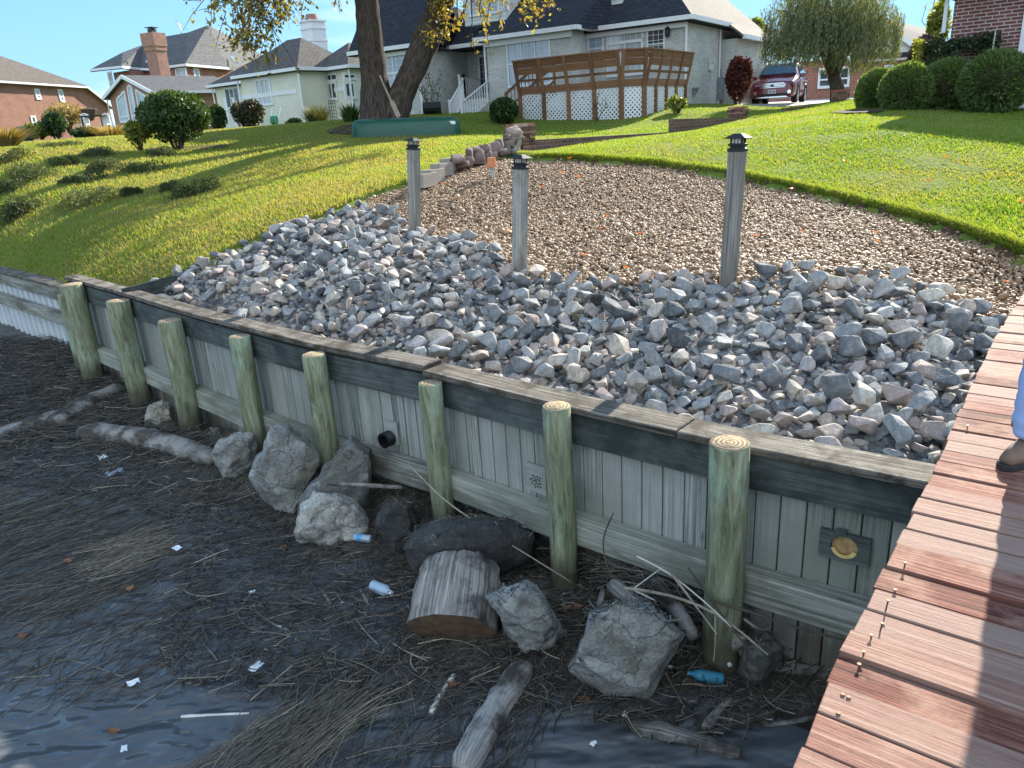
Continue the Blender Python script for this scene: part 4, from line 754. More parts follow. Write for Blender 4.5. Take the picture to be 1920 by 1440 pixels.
# ---- stump
def stump():
    B = onm(845, 1212); fc = ony(850, 1184, B[1] + .02); ax = np.array([-.12, -.80, -.42]); ax /= np.linalg.norm(ax); L = .46; r = .262
    m = MB(); n = 40; rg = np.random.default_rng(4); lob = 1 + .10 * np.array([math.sin(2 * a + .6) * .6 + math.sin(3 * a + 1) * .5 + .35 * math.sin(7 * a) for a in np.linspace(0, 2 * math.pi, n, endpoint=False)])
    x = np.cross(ax, [0, 0, 1.]); x /= np.linalg.norm(x); y = np.cross(x, ax); rings = 12; V = []; F = []; uv = []
    for i in range(rings + 1):
        t = i / rings
        for k in range(n):
            a = 2 * math.pi * k / n; groove = .03 * math.sin(k * 5.1) + .03 * rg.normal() * (.3 + .4 * abs(t - .5)); rr = r * lob[k] * (1 - .10 * (1 - t) + .05 * math.sin(t * 3)) * (1 + groove) * (.93 if i == 0 else 1); dl = (rg.uniform(-.008, .008) if i == 0 else 0); V.append(fc - ax * (L * (1 - t) - dl) + x * math.cos(a) * rr + y * math.sin(a) * rr * .92)
    for i in range(rings):
        for k in range(n): k2 = (k + 1) % n; F.append((i * n + k, i * n + k2, i * n + n + k2, i * n + n + k)); uv.append(np.array([[L * i / rings, .04 * k], [L * i / rings, .04 * k + .04], [L * (i + 1) / rings, .04 * k + .04], [L * (i + 1) / rings, .04 * k]]))
    root = empty('tree_stump', B, 'cut tree stump lying on its side with its brown sawn end towards the water', 'stump'); m.add(np.array(V), F, .6, uv); F2 = [tuple(range(n))[::-1]]; m.add(np.array(V[:n]), F2, .4); m.build('bark', wood('stump_wood', [(.25, (.04, .035, .03)), (.47, (.21, .18, .15)), (.72, (.62, .58, .52))], 26, .8, (4, 4, 4), (.06, .055, .055), bump=1.2, knots=False), root, smooth=True, recalc=True)
    m = MB(); end = np.array(V[-n:]); m.add(np.vstack([end + ax * .001, (end.mean(0) + ax * .012)[None]]), [(k, (k + 1) % n, n) for k in range(n)], .5); m.build('sawn_end', plain('brown_sawn_wood', (.115, .075, .05), .85, .2, 0, .4, 14), root, smooth=True)
stump()
# ---- debris mat of reeds and twigs
M_REED = stone('wet_reed_debris', [(.0, (.022, .019, .016)), (.4, (.075, .064, .05)), (.7, (.17, .145, .11)), (.9, (.34, .29, .21)), (1.0, (.60, .54, .44))], 20, .2, .6, False)
dr = np.random.default_rng(9)
def debris(n, poly, ang, spread, lmin, lmax, wmin, wmax, rlo, rhi, dz=.012, thick=.03):
    P = np.array([onm(*p)[:2] for p in poly]); lo, hi = P.min(0), P.max(0); q = dr.uniform(lo, hi, (n * 5, 2)); q = q[inpoly(P, q[:, 0], q[:, 1])][:n]; n = len(q)
    L = np.exp(dr.uniform(math.log(lmin), math.log(lmax), n)); A = ang + dr.normal(0, spread, n); W = dr.uniform(wmin, wmax, n) * .5; k = 5; u = np.linspace(-.5, .5, k); bend = dr.normal(0, .18, n) * L
    d = np.stack([np.cos(A), np.sin(A)], 1); nrm = np.stack([-d[:, 1], d[:, 0]], 1); XY = q[:, None, :] + d[:, None, :] * (u[None, :, None] * L[:, None, None]) + nrm[:, None, :] * ((u ** 2)[None, :, None] * bend[:, None, None] * 2)
    Z = np.maximum(HM(XY[..., 0], XY[..., 1]), WATZ) + dz + dr.uniform(0, thick, n)[:, None] + dr.normal(0, .10, n)[:, None] * u[None] * L[:, None] * .6
    Z = np.maximum(Z, WATZ + .003); C_ = np.concatenate([XY, Z[..., None]], 2); side = np.concatenate([nrm, np.zeros((n, 1))], 1)[:, None, :] * W[:, None, None]; V = np.stack([C_ - side, C_ + np.array([0, 0, 1.]) * W[:, None, None], C_ + side], 2)
    V = V.reshape(n, k * 3, 3); F = []
    for i in range(k - 1):
        for j in (0, 1): F.append((i * 3 + j, i * 3 + j + 1, i * 3 + 3 + j + 1, i * 3 + 3 + j))
    F = np.array(F)[None] + (np.arange(n) * k * 3)[:, None, None]; return V.reshape(-1, 3), F.reshape(-1, 4), np.repeat(np.clip(dr.beta(1.3, 2.6, n) * (rhi - rlo) + rlo, 0, 1), 8)
SH = [(-60, 640), (120, 640), (290, 770), (430, 840), (560, 880), (800, 950), (1060, 1080), (1350, 1140), (1600, 1240), (1540, 1330), (1300, 1400), (1000, 1330), (760, 1330), (600, 1290), (480, 1320), (340, 1290), (290, 1200), (330, 1090), (370, 1000), (230, 945), (-60, 900)]
parts_ = [debris(26000, SH, .4, 1.3, .02, .13, .003, .008, 0, 1.0), debris(5200, SH, .5, 1.0, .10, .40, .003, .008, .0, 1.0, .015, .06), debris(5200, [(-60, 640), (120, 640), (290, 770), (420, 840), (300, 860), (100, 830), (-60, 860)], .3, 1.2, .08, .5, .004, .010, 0, .9, .02, .10),
          debris(1100, [(-60, 900), (300, 960), (330, 1080), (150, 1150), (-60, 1160)], .75, .28, .25, .8, .003, .007, .1, .95, .006, .015), debris(420, [(-60, 1130), (300, 1090), (360, 1300), (120, 1330), (-60, 1220)], .9, .5, .15, .55, .003, .005, .2, .95, .004, .01),
          debris(6500, [(900, 1090), (1070, 1080), (1330, 1140), (1300, 1200), (1150, 1140), (1080, 1230), (930, 1230)], .2, 1.3, .02, .12, .003, .006, 0, 1.0, .01, .06), debris(2600, [(720, 930), (840, 940), (1060, 1060), (1040, 1085), (860, 960)], .1, 1.2, .04, .22, .003, .007, 0, 1, .05, .13), debris(700, [(560, 1230), (1060, 1240), (1000, 1450), (500, 1450)], 1.0, .5, .12, .5, .003, .006, .2, .95, .006, .02), debris(900, [(1060, 1050), (1350, 1110), (1400, 1200), (1240, 1180), (1120, 1110)], -.6, .5, .15, .5, .004, .009, .2, 1, .06, .22)]
parts_.append(debris(1700, [(120, 650), (200, 700), (300, 770), (400, 812), (560, 850), (700, 900), (850, 945), (1060, 1080), (1340, 1140), (1560, 1230), (1540, 1270), (1300, 1190), (1060, 1120), (800, 1010), (560, 920), (400, 880), (240, 800), (100, 700)], -.6, .9, .10, .38, .005, .012, .05, .95, .02, .09))
parts_.append(debris(900, SH, .5, 1.2, .10, .30, .006, .012, .1, .95, .02, .05))
# straw caught on top of the boulders
for bi, nn_ in ((5, 420), (4, 60), (6, 160), (7, 260), (2, 50), (9, 40), (10, 50)):
    bv, bn = BOULD[bi]; k = np.where(bn[:, 2] > .55)[0]
    if len(k) < 5: continue
    n = nn_; q = bv[dr.choice(k, n)] + np.array([0, 0, .008]) + dr.normal(0, .012, (n, 3)) * [1, 1, .4]; A = dr.uniform(0, 3.14, n); L = dr.uniform(.02, .11, n); d = np.stack([np.cos(A), np.sin(A), dr.normal(0, .15, n)], 1) * L[:, None] * .5; sd = np.stack([-np.sin(A), np.cos(A), np.zeros(n)], 1) * dr.uniform(.0015, .003, n)[:, None]; V = np.stack([q - d - sd, q - d + sd, q + d + sd, q + d - sd], 1).reshape(-1, 3); parts_.append((V, np.arange(4 * n).reshape(n, 4), np.clip(dr.beta(1.5, 2.2, n), 0, 1)))
Va, Fa, Ra = [], [], []; off = 0
for V, F, rn in parts_: Va.append(V); Fa.append(F + off); Ra.append(rn); off += len(V)
npmesh('reed_debris', np.vstack(Va), np.vstack(Fa), M_REED, rnd=np.concatenate(Ra), kind='stuff', label='mat of dark wet reeds, straw and small twigs washed up on the mud and water')
def clump(name, poly, n, ang, spr, l0, l1, label, rlo, rhi):
    V, F, rn = debris(n, poly, ang, spr, l0, l1, .003, .007, rlo, rhi, .012, .03); c = V.mean(0); o = npmesh(name, V - c, F, M_REED, rnd=rn, label=label, cat='reeds', group='clumps of washed-up reeds'); o.location = V3(c)
clump('reed_clump', [(180, 1075), (200, 1020), (270, 1000), (300, 1010), (290, 1050), (220, 1095)], 330, .62, .14, .2, .5, 'tan bundle of reeds floating at the left of the debris', .45, .98)
clump('reed_clump', [(370, 1440), (430, 1390), (520, 1345), (640, 1320), (700, 1350), (600, 1440), (450, 1470)], 190, .95, .2, .4, .9, 'fan of long pale reeds at the bottom edge left of the fissured log', .5, 1.0)
# ---- litter
def glassy(name, col, rough=.12, tr=.75):
    t = NT(name); t.b.inputs['Transmission Weight'].default_value = tr; t.b.inputs['IOR'].default_value = 1.35; return t.done(col, rough, .5)
M_CLEAR = glassy('clear_plastic', (.55, .68, .80), .18, .35); M_BLUEP = glassy('blue_plastic', (.06, .28, .42), .25, .2); M_LABEL = plain('blue_label', (.10, .36, .62), .5); M_CAPW = plain('white_plastic', (.72, .75, .78), .45, .4); M_PAPER = plain('white_litter', (.78, .80, .80), .7, .3, 0, .06)
def bottle(px, py, L, r, dirpx, body, label, band=None, capm=None):
    c = onm(px, py) + np.array([0, 0, r * .7 + .03]); e = onm(*dirpx) + np.array([0, 0, r * .7 + .03]); ax = e - c; ax[2] *= .4; ax /= np.linalg.norm(ax); o0 = c - ax * L / 2; root = empty('plastic_bottle', c, label, 'bottle', 'plastic bottles washed up on the shore'); L_ = L
    prof = [(0, .15), (.0, .75), (.02, .95), (.05, 1.0), (.16, .96), (.18, 1.0), (.30, .96), (.32, 1.0), (.5, .97), (.52, 1), (.66, 1.0), (.78, .75), (.86, .42), (.90, .36), (.93, .36)]
    m = MB(); m.tube([o0 + ax * L_ * z for z, q in prof], [r * q for z, q in prof], 18); m.build('bottle_body', body, root, smooth=True)
    m = MB(); m.tube([o0 + ax * L_ * z for z in (.92, 1.0)], r * .42, 14); m.build('cap', capm or M_CAPW, root)
    if band: m = MB(); m.tube([o0 + ax * L_ * z for z in (.34, .60)], r * 1.03, 18, cap=False); m.build('label_band', band, root, smooth=True)
bottle(676, 1019, .20, .031, (640, 1014), M_CLEAR, 'clear bottle with a blue label below the whitish boulder', M_LABEL); bottle(718, 1118, .19, .040, (770, 1140), M_CLEAR, 'crushed clear bottle floating left of the stump'); bottle(1322, 1282, .20, .034, (1290, 1272), M_BLUEP, 'dark blue bottle floating right of the square block', capm=M_BLUEP); bottle(1350, 1238, .20, .030, (1375, 1275), glassy('dim_clear_plastic', (.35, .42, .45), .2, .5), 'dull see-through bottle lying below the nearest pile')
def scrap(px, py, w, seed, label, col=M_PAPER, flat=.25):
    w *= .85; c = onm(px, py) + np.array([0, 0, .045]); g = np.random.default_rng(seed); n = 6; m = MB(); xs = np.linspace(-.5, .5, n); V = []
    for i, a in enumerate(xs):
        for j, b in enumerate(xs): q = 1 - .35 * abs(a) * g.random(); V.append([a * w * q, b * w * .6 * (1 - .5 * a * g.random()), w * flat * g.normal() * .25])
    F = [(i * n + j, i * n + j + 1, (i + 1) * n + j + 1, (i + 1) * n + j) for i in range(n - 1) for j in range(n - 1)]; a = g.uniform(0, 3); R = np.array([[math.cos(a), math.sin(a), 0], [-math.sin(a), math.cos(a), 0], [0, 0, 1]]); m.add(np.array(V) @ R + c, F, .5)
    return m.build('litter', col, smooth=True, label=label, cat='litter', group='pieces of litter in the debris')
scrap(217, 893, .20, 1, 'bluish crumpled plastic bag right of the long grey log', M_CLEAR, .35); scrap(194, 864, .14, 2, 'white torn paper scrap below the dark wet log'); scrap(483, 1260, .11, 3, 'white scrap in the lower middle of the debris'); scrap(253, 1291, .085, 4, 'white scrap near the water at the lower left'); scrap(334, 1036, .10, 5, 'white strip right of the tan reed bundle'); scrap(475, 1119, .06, 6, 'tiny white folded scrap in the middle of the debris'); scrap(236, 1415, .06, 8, 'bluish scrap floating in open water at the lower left'); scrap(1172, 1352, .05, 9, 'tiny white scrap below the square block'); scrap(1113, 1406, .05, 10, 'pale pebble-like scrap right of the fissured log'); scrap(1102, 1080, .07, 12, 'blue-grey plastic scrap at the foot of the second pile from the dock', M_CLEAR); scrap(1257, 1262, .04, 13, 'thin white shell right of the square block')
# ---- fallen leaves
def leafmat(name, c): return leaf(name, [(0, tuple(q * .7 for q in c)), (1, c)], .3)
M_LFO = leafmat('orange_leaf', (.75, .17, .035)); M_LFB = leafmat('brown_leaf', (.30, .14, .07))
def fallen(p, s, m_, label, group, seed):
    g = np.random.default_rng(seed); n = 10; ring = []
    for k in range(n): a = 2 * math.pi * k / n; rr = s * (.5 if k % 2 else .95) * g.uniform(.8, 1.1); ring.append([math.cos(a) * rr, math.sin(a) * rr * .8, s * g.uniform(.05, .5)])
    m = MB(); m.add(np.vstack([np.array(ring), [[0, 0, 0.05 * s]]]) + p, [(k, (k + 1) % n, n) for k in range(n)], g.random()); return m.build('fallen_leaf', m_, label=label, cat='leaf', group=group, recalc=False)
LV = [(830, 348), (695, 408), (853, 440), (952, 437), (1067, 300), (1053, 328), (1140, 410), (1200, 442), (1127, 433), (1173, 515), (1093, 482), (1085, 335), (1017, 353), (1505, 438), (1418, 447), (1647, 457), (1640, 440), (1887, 540), (1485, 358)]
for k, (x, y) in enumerate(LV): fallen(ong(x, y) + np.array([0, 0, .02 if y < 500 else .05]), .038 if y > 400 else .05, M_LFO, 'small orange leaf fallen on the tan pebbles', 'orange leaves fallen on the pebbles', k)
for k, (x, y) in enumerate([(1585, 310), (1772, 305), (1739, 350), (1915, 390)]): fallen(ong(x, y) + np.array([0, 0, .06]), .05, M_LFO, 'orange leaf fallen on the bright lawn', 'orange leaves fallen on the right lawn', 40 + k)
fallen(onm(1072, 1158) + np.array([0, 0, .05]), .085, M_LFB, 'curled brown leaf left of the square block', 'brown leaves on the shore', 50)
for k, (x, y, l) in enumerate([(532, 1034, 'reddish brown leaf below the big leaning boulder'), (128, 1060, 'brown leaf floating left of the tan reed bundle'), (245, 1112, 'brown oval leaf floating below the tan reed bundle'), (45, 1200, 'brown leaf floating near the left edge'), (850, 1292, 'pale brown leaf between the stump and fissured log'), (1095, 1318, 'yellow-brown leaf below the square block'), (215, 1380, 'brown leaf floating at the lower left beside the reeds')]): fallen(onm(x, y) + np.array([0, 0, .025]), .05, M_LFB, l, 'brown leaves on the shore', 60 + k)
# ================================================================ houses
Z3 = np.array([0, 0, 1.])
M_BRG = brickmat('pale_grey_brick', (.52, .52, .49), (.38, .385, .37), (.60, .60, .57)); M_BRR = brickmat('red_brown_brick', (.33, .105, .07), (.24, .075, .05), (.38, .28, .23)); M_BRN = brickmat('orange_brown_brick', (.36, .155, .092), (.28, .11, .068), (.38, .32, .27), .215, .075)
M_BRH = brickmat('dark_red_brick', (.19, .07, .06), (.13, .05, .045), (.42, .36, .34), .235, .072, .011)
M_BRF = brickmat('far_red_brick', (.32, .15, .11), (.25, .115, .085), (.36, .24, .19), .215, .075); M_BRW = brickmat('garden_wall_brick', (.15, .085, .065), (.10, .06, .05), (.17, .13, .11), .21, .075)
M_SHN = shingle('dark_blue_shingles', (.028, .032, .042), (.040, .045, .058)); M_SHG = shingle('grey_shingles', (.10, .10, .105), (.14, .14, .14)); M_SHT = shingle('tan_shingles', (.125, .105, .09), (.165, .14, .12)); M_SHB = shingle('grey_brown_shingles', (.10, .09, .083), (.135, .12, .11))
M_TRIM = plain('white_trim', (.70, .72, .72), .55, .3, 0, .05); M_CREAM = plain('cream_stucco', (.66, .65, .54), .85, .15, 0, .06, 2); M_SIDING = plain('pale_siding', (.62, .65, .63), .6, .2, 0, .05)
def glassmat(name, c):
    t = NT(name); v = t.noise(t.co('Object', (1.2, 1.2, .6)), 1.5, 3); return t.done(t.ramp(v, [(.35, tuple(q * .7 for q in c)), (.65, c)]), .06, .8)
M_GLB = glassmat('sky_tinted_window_glass', (.33, .42, .52)); M_GLD = glassmat('dark_window_glass', (.05, .07, .08)); M_GLC = glassmat('curtained_glass', (.46, .52, .54))  # bluish panes: sky reflection and pale blinds painted into the base colour
class Fac:
    """an upright wall plane: O a point, ud its direction to the right"""
    def __init__(s, O, ud): s.O = np.array(O, float); s.u = np.array([ud[0], ud[1], 0]) / np.hypot(ud[0], ud[1]); s.n = np.array([s.u[1], -s.u[0], 0])
    def uz(s, px, py): v = ray(px, py); p = np.array([0, 0, CZ]) + v * (((s.O - [0, 0, CZ]) @ s.n) / (v @ s.n)); return (p - s.O) @ s.u, p[2]
    def pt(s, u, z, out=0.0): p = s.O + s.u * u + s.n * out; p[2] = z; return p
    @property
    def ax(s): return np.array([s.u, s.n, Z3])
def rectwin(par, F, px0, py0, px1, py1, cols=1, rows=1, glass=None, mull=(), fr=.07, frame_m=None, sash=False, lab=None, out=.02, name='window'):
    u0, z1 = F.uz(px0, py0); u1, z0 = F.uz(px1, py1); return rectwin_uz(par, F, u0, u1, z0, z1, cols, rows, glass, mull, fr, frame_m, sash, lab, out, name)
def rectwin_uz(par, F, u0, u1, z0, z1, cols=1, rows=1, glass=None, mull=(), fr=.07, frame_m=None, sash=False, lab=None, out=.02, name='window'):
    m = MB(); A = F.ax; b = lambda a, c, d, e, o=.05: m.box(F.pt((a + c) / 2, (d + e) / 2, out + o / 2 - .02), (abs(c - a), o, abs(e - d)), A)
    b(u0, u1, z1 - fr, z1); b(u0, u1, z0, z0 + fr * 1.2, .07); b(u0, u0 + fr, z0 + fr * 1.2, z1 - fr); b(u1 - fr, u1, z0 + fr * 1.2, z1 - fr)
    w_, h = u1 - u0 - 2 * fr, z1 - z0 - 2.2 * fr
    for k in range(1, cols): b(u0 + fr + w_ * k / cols - fr * .35, u0 + fr + w_ * k / cols + fr * .35, z0 + fr * 1.2, z1 - fr, .046)
    if sash: b(u0 + fr, u1 - fr, z0 + h * .52, z0 + h * .52 + fr * .7, .043)
    for (n, along) in mull:
        for k in range(1, n):
            if along == 'v': x = u0 + fr + w_ * k / n; b(x - .007, x + .007, z0 + fr, z1 - fr, .032)
            else: z = z0 + fr * 1.2 + h * k / n; b(u0 + fr, u1 - fr, z - .007, z + .007, .031)
    o = m.build(name, frame_m or M_TRIM, par, label=lab); g = MB(); g.box(F.pt((u0 + u1) / 2, (z0 + z1) / 2, out - .012), (u1 - u0 - fr, .012, z1 - z0 - fr), A); g.build('pane', glass or M_GLB, o); return o
def polywin(par, F, pxs, glass=None, fr=.09, bars=()):
    P = np.array([F.uz(*p) for p in pxs]); c = P.mean(0); n = len(P); m = MB()
    area = sum(P[i][0] * P[(i + 1) % n][1] - P[(i + 1) % n][0] * P[i][1] for i in range(n)); P = P if area > 0 else P[::-1]
    for i in range(n): a, b = F.pt(*P[i], .03), F.pt(*P[(i + 1) % n], .03); m.board(a, b, .06, fr, up=np.cross(F.n, b - a), rnd=.5)
    for a, b in bars: a, b = F.pt(*F.uz(*a), .03), F.pt(*F.uz(*b), .03); m.board(a, b, .05, fr * .7, up=np.cross(F.n, b - a))
    o = m.build('window', M_TRIM, par); g = MB(); g.prism([F.pt(*p, .005) for p in P], F.n * .012); g.build('pane', glass or M_GLC, o); return o
class Frame:
    def __init__(s, O, u): s.O = np.array([O[0], O[1]], float); s.u = np.array(u, float) / np.hypot(*u); s.v = np.array([-s.u[1], s.u[0]]); s.v = s.v if s.v[1] > 0 else -s.v
    def p(s, u, v, z): q = s.O + s.u * u + s.v * v; return np.array([q[0], q[1], z])
    def front(s, v): return Fac(s.p(0, v, 0), -s.u)      # plane facing us, +u on the Fac runs to the right
    def block(s, m, u0, u1, v0, v1, z0, z1): m.prism([s.p(u0, v0, z0), s.p(u1, v0, z0), s.p(u1, v1, z0), s.p(u0, v1, z0)], (0, 0, z1 - z0))
def hiproof(fr, m, u0, u1, v0, v1, z, pitch, hip0=True, hip1=True, th=.12):
    long_u = (u1 - u0) >= (v1 - v0); P = fr.p
    if long_u: a0, a1, b0, b1 = u0, u1, v0, v1; q = lambda a, b, zz: P(a, b, zz)
    else: a0, a1, b0, b1 = v0, v1, u0, u1; q = lambda a, b, zz: P(b, a, zz)
    h = (b1 - b0) / 2; bm_ = (b0 + b1) / 2; r0 = a0 + (h if hip0 else 0); r1 = a1 - (h if hip1 else 0); zr = z + h * pitch; R0, R1 = q(r0, bm_, zr), q(r1, bm_, zr); c = [q(a0, b0, z), q(a1, b0, z), q(a1, b1, z), q(a0, b1, z)]; dn = np.array([0, 0, -th])
    for f in ([c[0], c[1], R1, R0], [c[2], c[3], R0, R1]): m.prism(f, dn)
    for f, hp in (([c[3], c[0], R0], hip0), ([c[1], c[2], R1], hip1)):
        if hp: m.prism(f, dn)
        else: m.prism(f, (0, 0, -.005))
    m.prism([x - [0, 0, th] for x in c], (0, 0, -.06)); return R0, R1
def gutter(par, pts, r=.07, name='gutter'):
    m = MB()
    for a, b in zip(pts[:-1], pts[1:]): m.board(np.array(a) - [0, 0, .06], np.array(b) - [0, 0, .06], .14, .16)
    return m.build(name, M_TRIM, par)
def spout(par, top, zb, back=None):
    t = np.array(top, float); m = MB(); pts = [t] + ([t + np.array(back)] if back is not None else []); e = pts[-1]; pts += [np.r_[e[:2], zb]]; m.tube(pts, .045, 8); return m.build('downspout', M_TRIM, par)
# ---------------------------------------------------------------- the grey brick house
EC = ony(1296, 27.5, 30); GF = Frame(EC[:2], (-.831, .556)); GE = EC[2]; GG = 1.2
gh = empty('grey_brick_house', GF.p(2, 2, 1.75), 'pale grey brick house with a steep dark blue shingle roof and a wooden deck', 'house')
m = MB(); GF.block(m, .35, 4.45, .36, 9.2, GG, GE - .05); GF.block(m, 4.4, 8.4, -1.04, 5, GG, GE - .06); GF.block(m, 8.3, 11.4, 1.6, 9.1, GG, GE - .07); GF.block(m, 11.3, 13.73, -2.04, 3, GG, GE - .05); GF.block(m, -.35, 2, 4.5, 9.0, GG, 4.3); m.build('wall', M_BRG, gh)
m = MB(); hiproof(GF, m, 0, 11.3, 0, 9.6, GE, 1.0, True, False); o = m.build('roof', M_SHN, gh)
m = MB(); a, b, c, d = GF.p(4.0, -1.4, GE + .003), GF.p(8.75, -1.4, GE + .003), GF.p(8.0, 3, GE + 3.02), GF.p(3.2, 3, GE + 3.02); m.prism([a, b, c, d], (0, 0, -.12)); m.prism([a, d, GF.p(3.7, .0, GE + .0)], (0, 0, -.1)); m.prism([b, c, GF.p(9.0, 0, GE)], (0, 0, -.1)); m.build('roof', M_SHN, gh)
m = MB(); hiproof(GF, m, 11.0, 14.9, -2.4, 1.45, GE - .003, 1.36, False, False); m2 = MB(); 
R0 = GF.p(11.6, .1, GE + 2.55); m.build('roof', M_SHN, gh)
m = MB(); m.prism([GF.p(-.7, 4.2, 4.38), GF.p(-.7, 9.2, 4.38), GF.p(3.0, 9.2, 7.2), GF.p(3.0, 4.2, 7.2)], (0, 0, -.1)); m.build('roof', M_SHB, gh)
# a paler skin over the dark roof paints sunlight onto this hip
m = MB(); m.prism([GF.p(-.012, -.0, GE + .012), GF.p(-.012, 9.6, GE + .012), GF.p(4.79, 4.8, GE + 4.815)], (0, 0, -.008)); m.build('roof', M_SHT, gh, label='roof hip painted tan to look sunlit')
gutter(gh, [GF.p(.0, -.02, GE), GF.p(4.0, -.02, GE)]); gutter(gh, [GF.p(4.0, -.02, GE), GF.p(4.0, -1.42, GE), GF.p(8.75, -1.42, GE), GF.p(8.75, -.02, GE), GF.p(11.2, -.02, GE)]); gutter(gh, [GF.p(11.0, -2.42, GE), GF.p(14.9, -2.42, GE)]); gutter(gh, [GF.p(-.02, 0, GE), GF.p(-.02, 4.6, GE)]); gutter(gh, [GF.p(-.72, 4.2, 4.38), GF.p(-.72, 9.2, 4.38)])
for a, b in (((.3, .28), (4.4, .28)), ((4.36, -1.12), (8.44, -1.12)), ((11.28, -2.12), (14.6, -2.12))): m = MB(); m.board(GF.p(*a, GE - .24), GF.p(*b, GE - .24), .1, .22); m.build('frieze_board', M_TRIM, gh)
spout(gh, GF.p(.28, .28, GE - .1), 1.8); spout(gh, GF.p(8.45, -1.1, GE - .1), 1.6); spout(gh, GF.p(11.2, -2.1, GE - .1), 1.5); spout(gh, GF.p(.3, 4.3, GE - .2), 1.8)
fB, fA, fP, fW = GF.front(.36), GF.front(-1.04), GF.front(1.6), GF.front(-2.04)
rectwin(gh, fA, 949, 75, 1035, 158, 3, 1, M_GLB, ((6, 'v'), (5, 'h')), .07, sash=True); rectwin(gh, fB, 1102, 67, 1133, 112, 1, 1, M_GLB, ((2, 'v'), (4, 'h')), .07, sash=True, lab='narrow window left of the patio door'); rectwin(gh, fB, 1138, 80, 1206, 140, 2, 1, M_GLC, ((6, 'v'),), .08, name='patio_door'); rectwin(gh, fB, 1138, 61, 1206, 78, 1, 1, M_GLC, ((6, 'v'),), .06, lab='transom over the patio door'); rectwin(gh, fB, 1213, 54, 1247, 108, 1, 1, M_GLD, ((3, 'v'), (5, 'h')), .06, sash=True, lab='darker window right of the patio door'); rectwin(gh, fW, 709, 100, 770, 172, 2, 1, M_GLB, ((6, 'v'), (6, 'h')), .08, sash=True)
rectwin(gh, fP, 896, 104, 924, 178, 1, 1, M_GLD, ((3, 'v'), (5, 'h')), .09, name='storm_door'); rectwin(gh, fP, 851, 115, 873, 172, 1, 1, M_CREAM, (), .07, name='panel_door')
for px, py in ((1254, 62), (1090, 82)):
    u, z = fB.uz(px, py); m = MB(); m.lathe(fB.pt(u, z - .15, .12), [(.03, 0), (.09, .06), (.10, .26), (.12, .28), (.02, .38)], 8); m.box(fB.pt(u, z, .05), (.06, .1, .06), fB.ax); m.build('wall_lamp', M_BLACK, gh)
fR = Fac(GF.p(.35, 0, 0), GF.v); 
for px, py, w_, h in ((1330, 123, .22, .35), (1300, 170, .25, .2)): u, z = fR.uz(px, py); m = MB(); m.box(fR.pt(u, z, .08), (w_, .14, h), fR.ax); m.box(fR.pt(u, z + h * .4, .1), (w_ * 1.2, .18, .05), fR.ax); m.build('wall_light' if py < 140 else 'vent', M_SIDING if py < 140 else plain('vent_metal', (.2, .2, .2)), gh)
m = MB(); 
for px, w_, h in ((1346, .35, .9), (1357, .28, .55)): u, z = fR.uz(px, 185); m.box(fR.pt(u, 1.85 + h / 2 + .1, .12), (w_, .2, h), fR.ax); m.tube([fR.pt(u, 1.6, .1), fR.pt(u, 2.3 + h, .1)], .03, 6)
m.build('electric_meter', plain('grey_meter_metal', (.22, .25, .27), .5), gh)
def dormer(pxl, pxr, pyb, v):
    F = GF.front(v); u0, z0 = F.uz(pxl, pyb); u1, _ = F.uz(pxr, pyb - 5); zt = z0 + 1.75; m = MB(); m.prism([F.pt(u0, z0 - .1), F.pt(u1, z0 - .1), F.pt(u1, zt), F.pt(u0, zt)], -F.n * 2.4); 
    for k in range(12): zz = z0 - .05 + k * .15; m.box(F.pt((u0 + u1) / 2, zz, .012), (u1 - u0 + .02, .02, .012), F.ax)
    o = m.build('dormer', M_SIDING, gh); m = MB(); c = (u0 + u1) / 2; hw = (u1 - u0) / 2 + .2
    for s_ in (-1, 1): m.prism([F.pt(c, zt + hw * .9, .25), F.pt(c + s_ * hw, zt - .05, .25), F.pt(c + s_ * hw, zt - .05, -2.4), F.pt(c, zt + hw * .9, -2.4)], (0, 0, .1))
    m.prism([F.pt(c - hw + .1, zt, 0), F.pt(c + hw - .1, zt, 0), F.pt(c, zt + hw * .85, 0)], -F.n * .2); m.build('dormer_roof', M_SHN, o); rectwin_uz(o, F, u0 + .28, u1 - .28, z0 + .22, zt - .1, 2, 1, M_GLB, ((4, 'v'), (6, 'h')), .07, sash=True)
def roofv(px, py, a_roof):
    for v in np.linspace(-1.3, 5, 260):
        zr = GE + max(v, (v + 1.4) * .685 if a_roof else -9)
        if GF.front(v).uz(px, py)[1] <= zr: return v
    return 2.0
dormer(872, 949, 45, roofv(905, 44, True)); dormer(1087, 1167, 15, roofv(1127, 12, False))
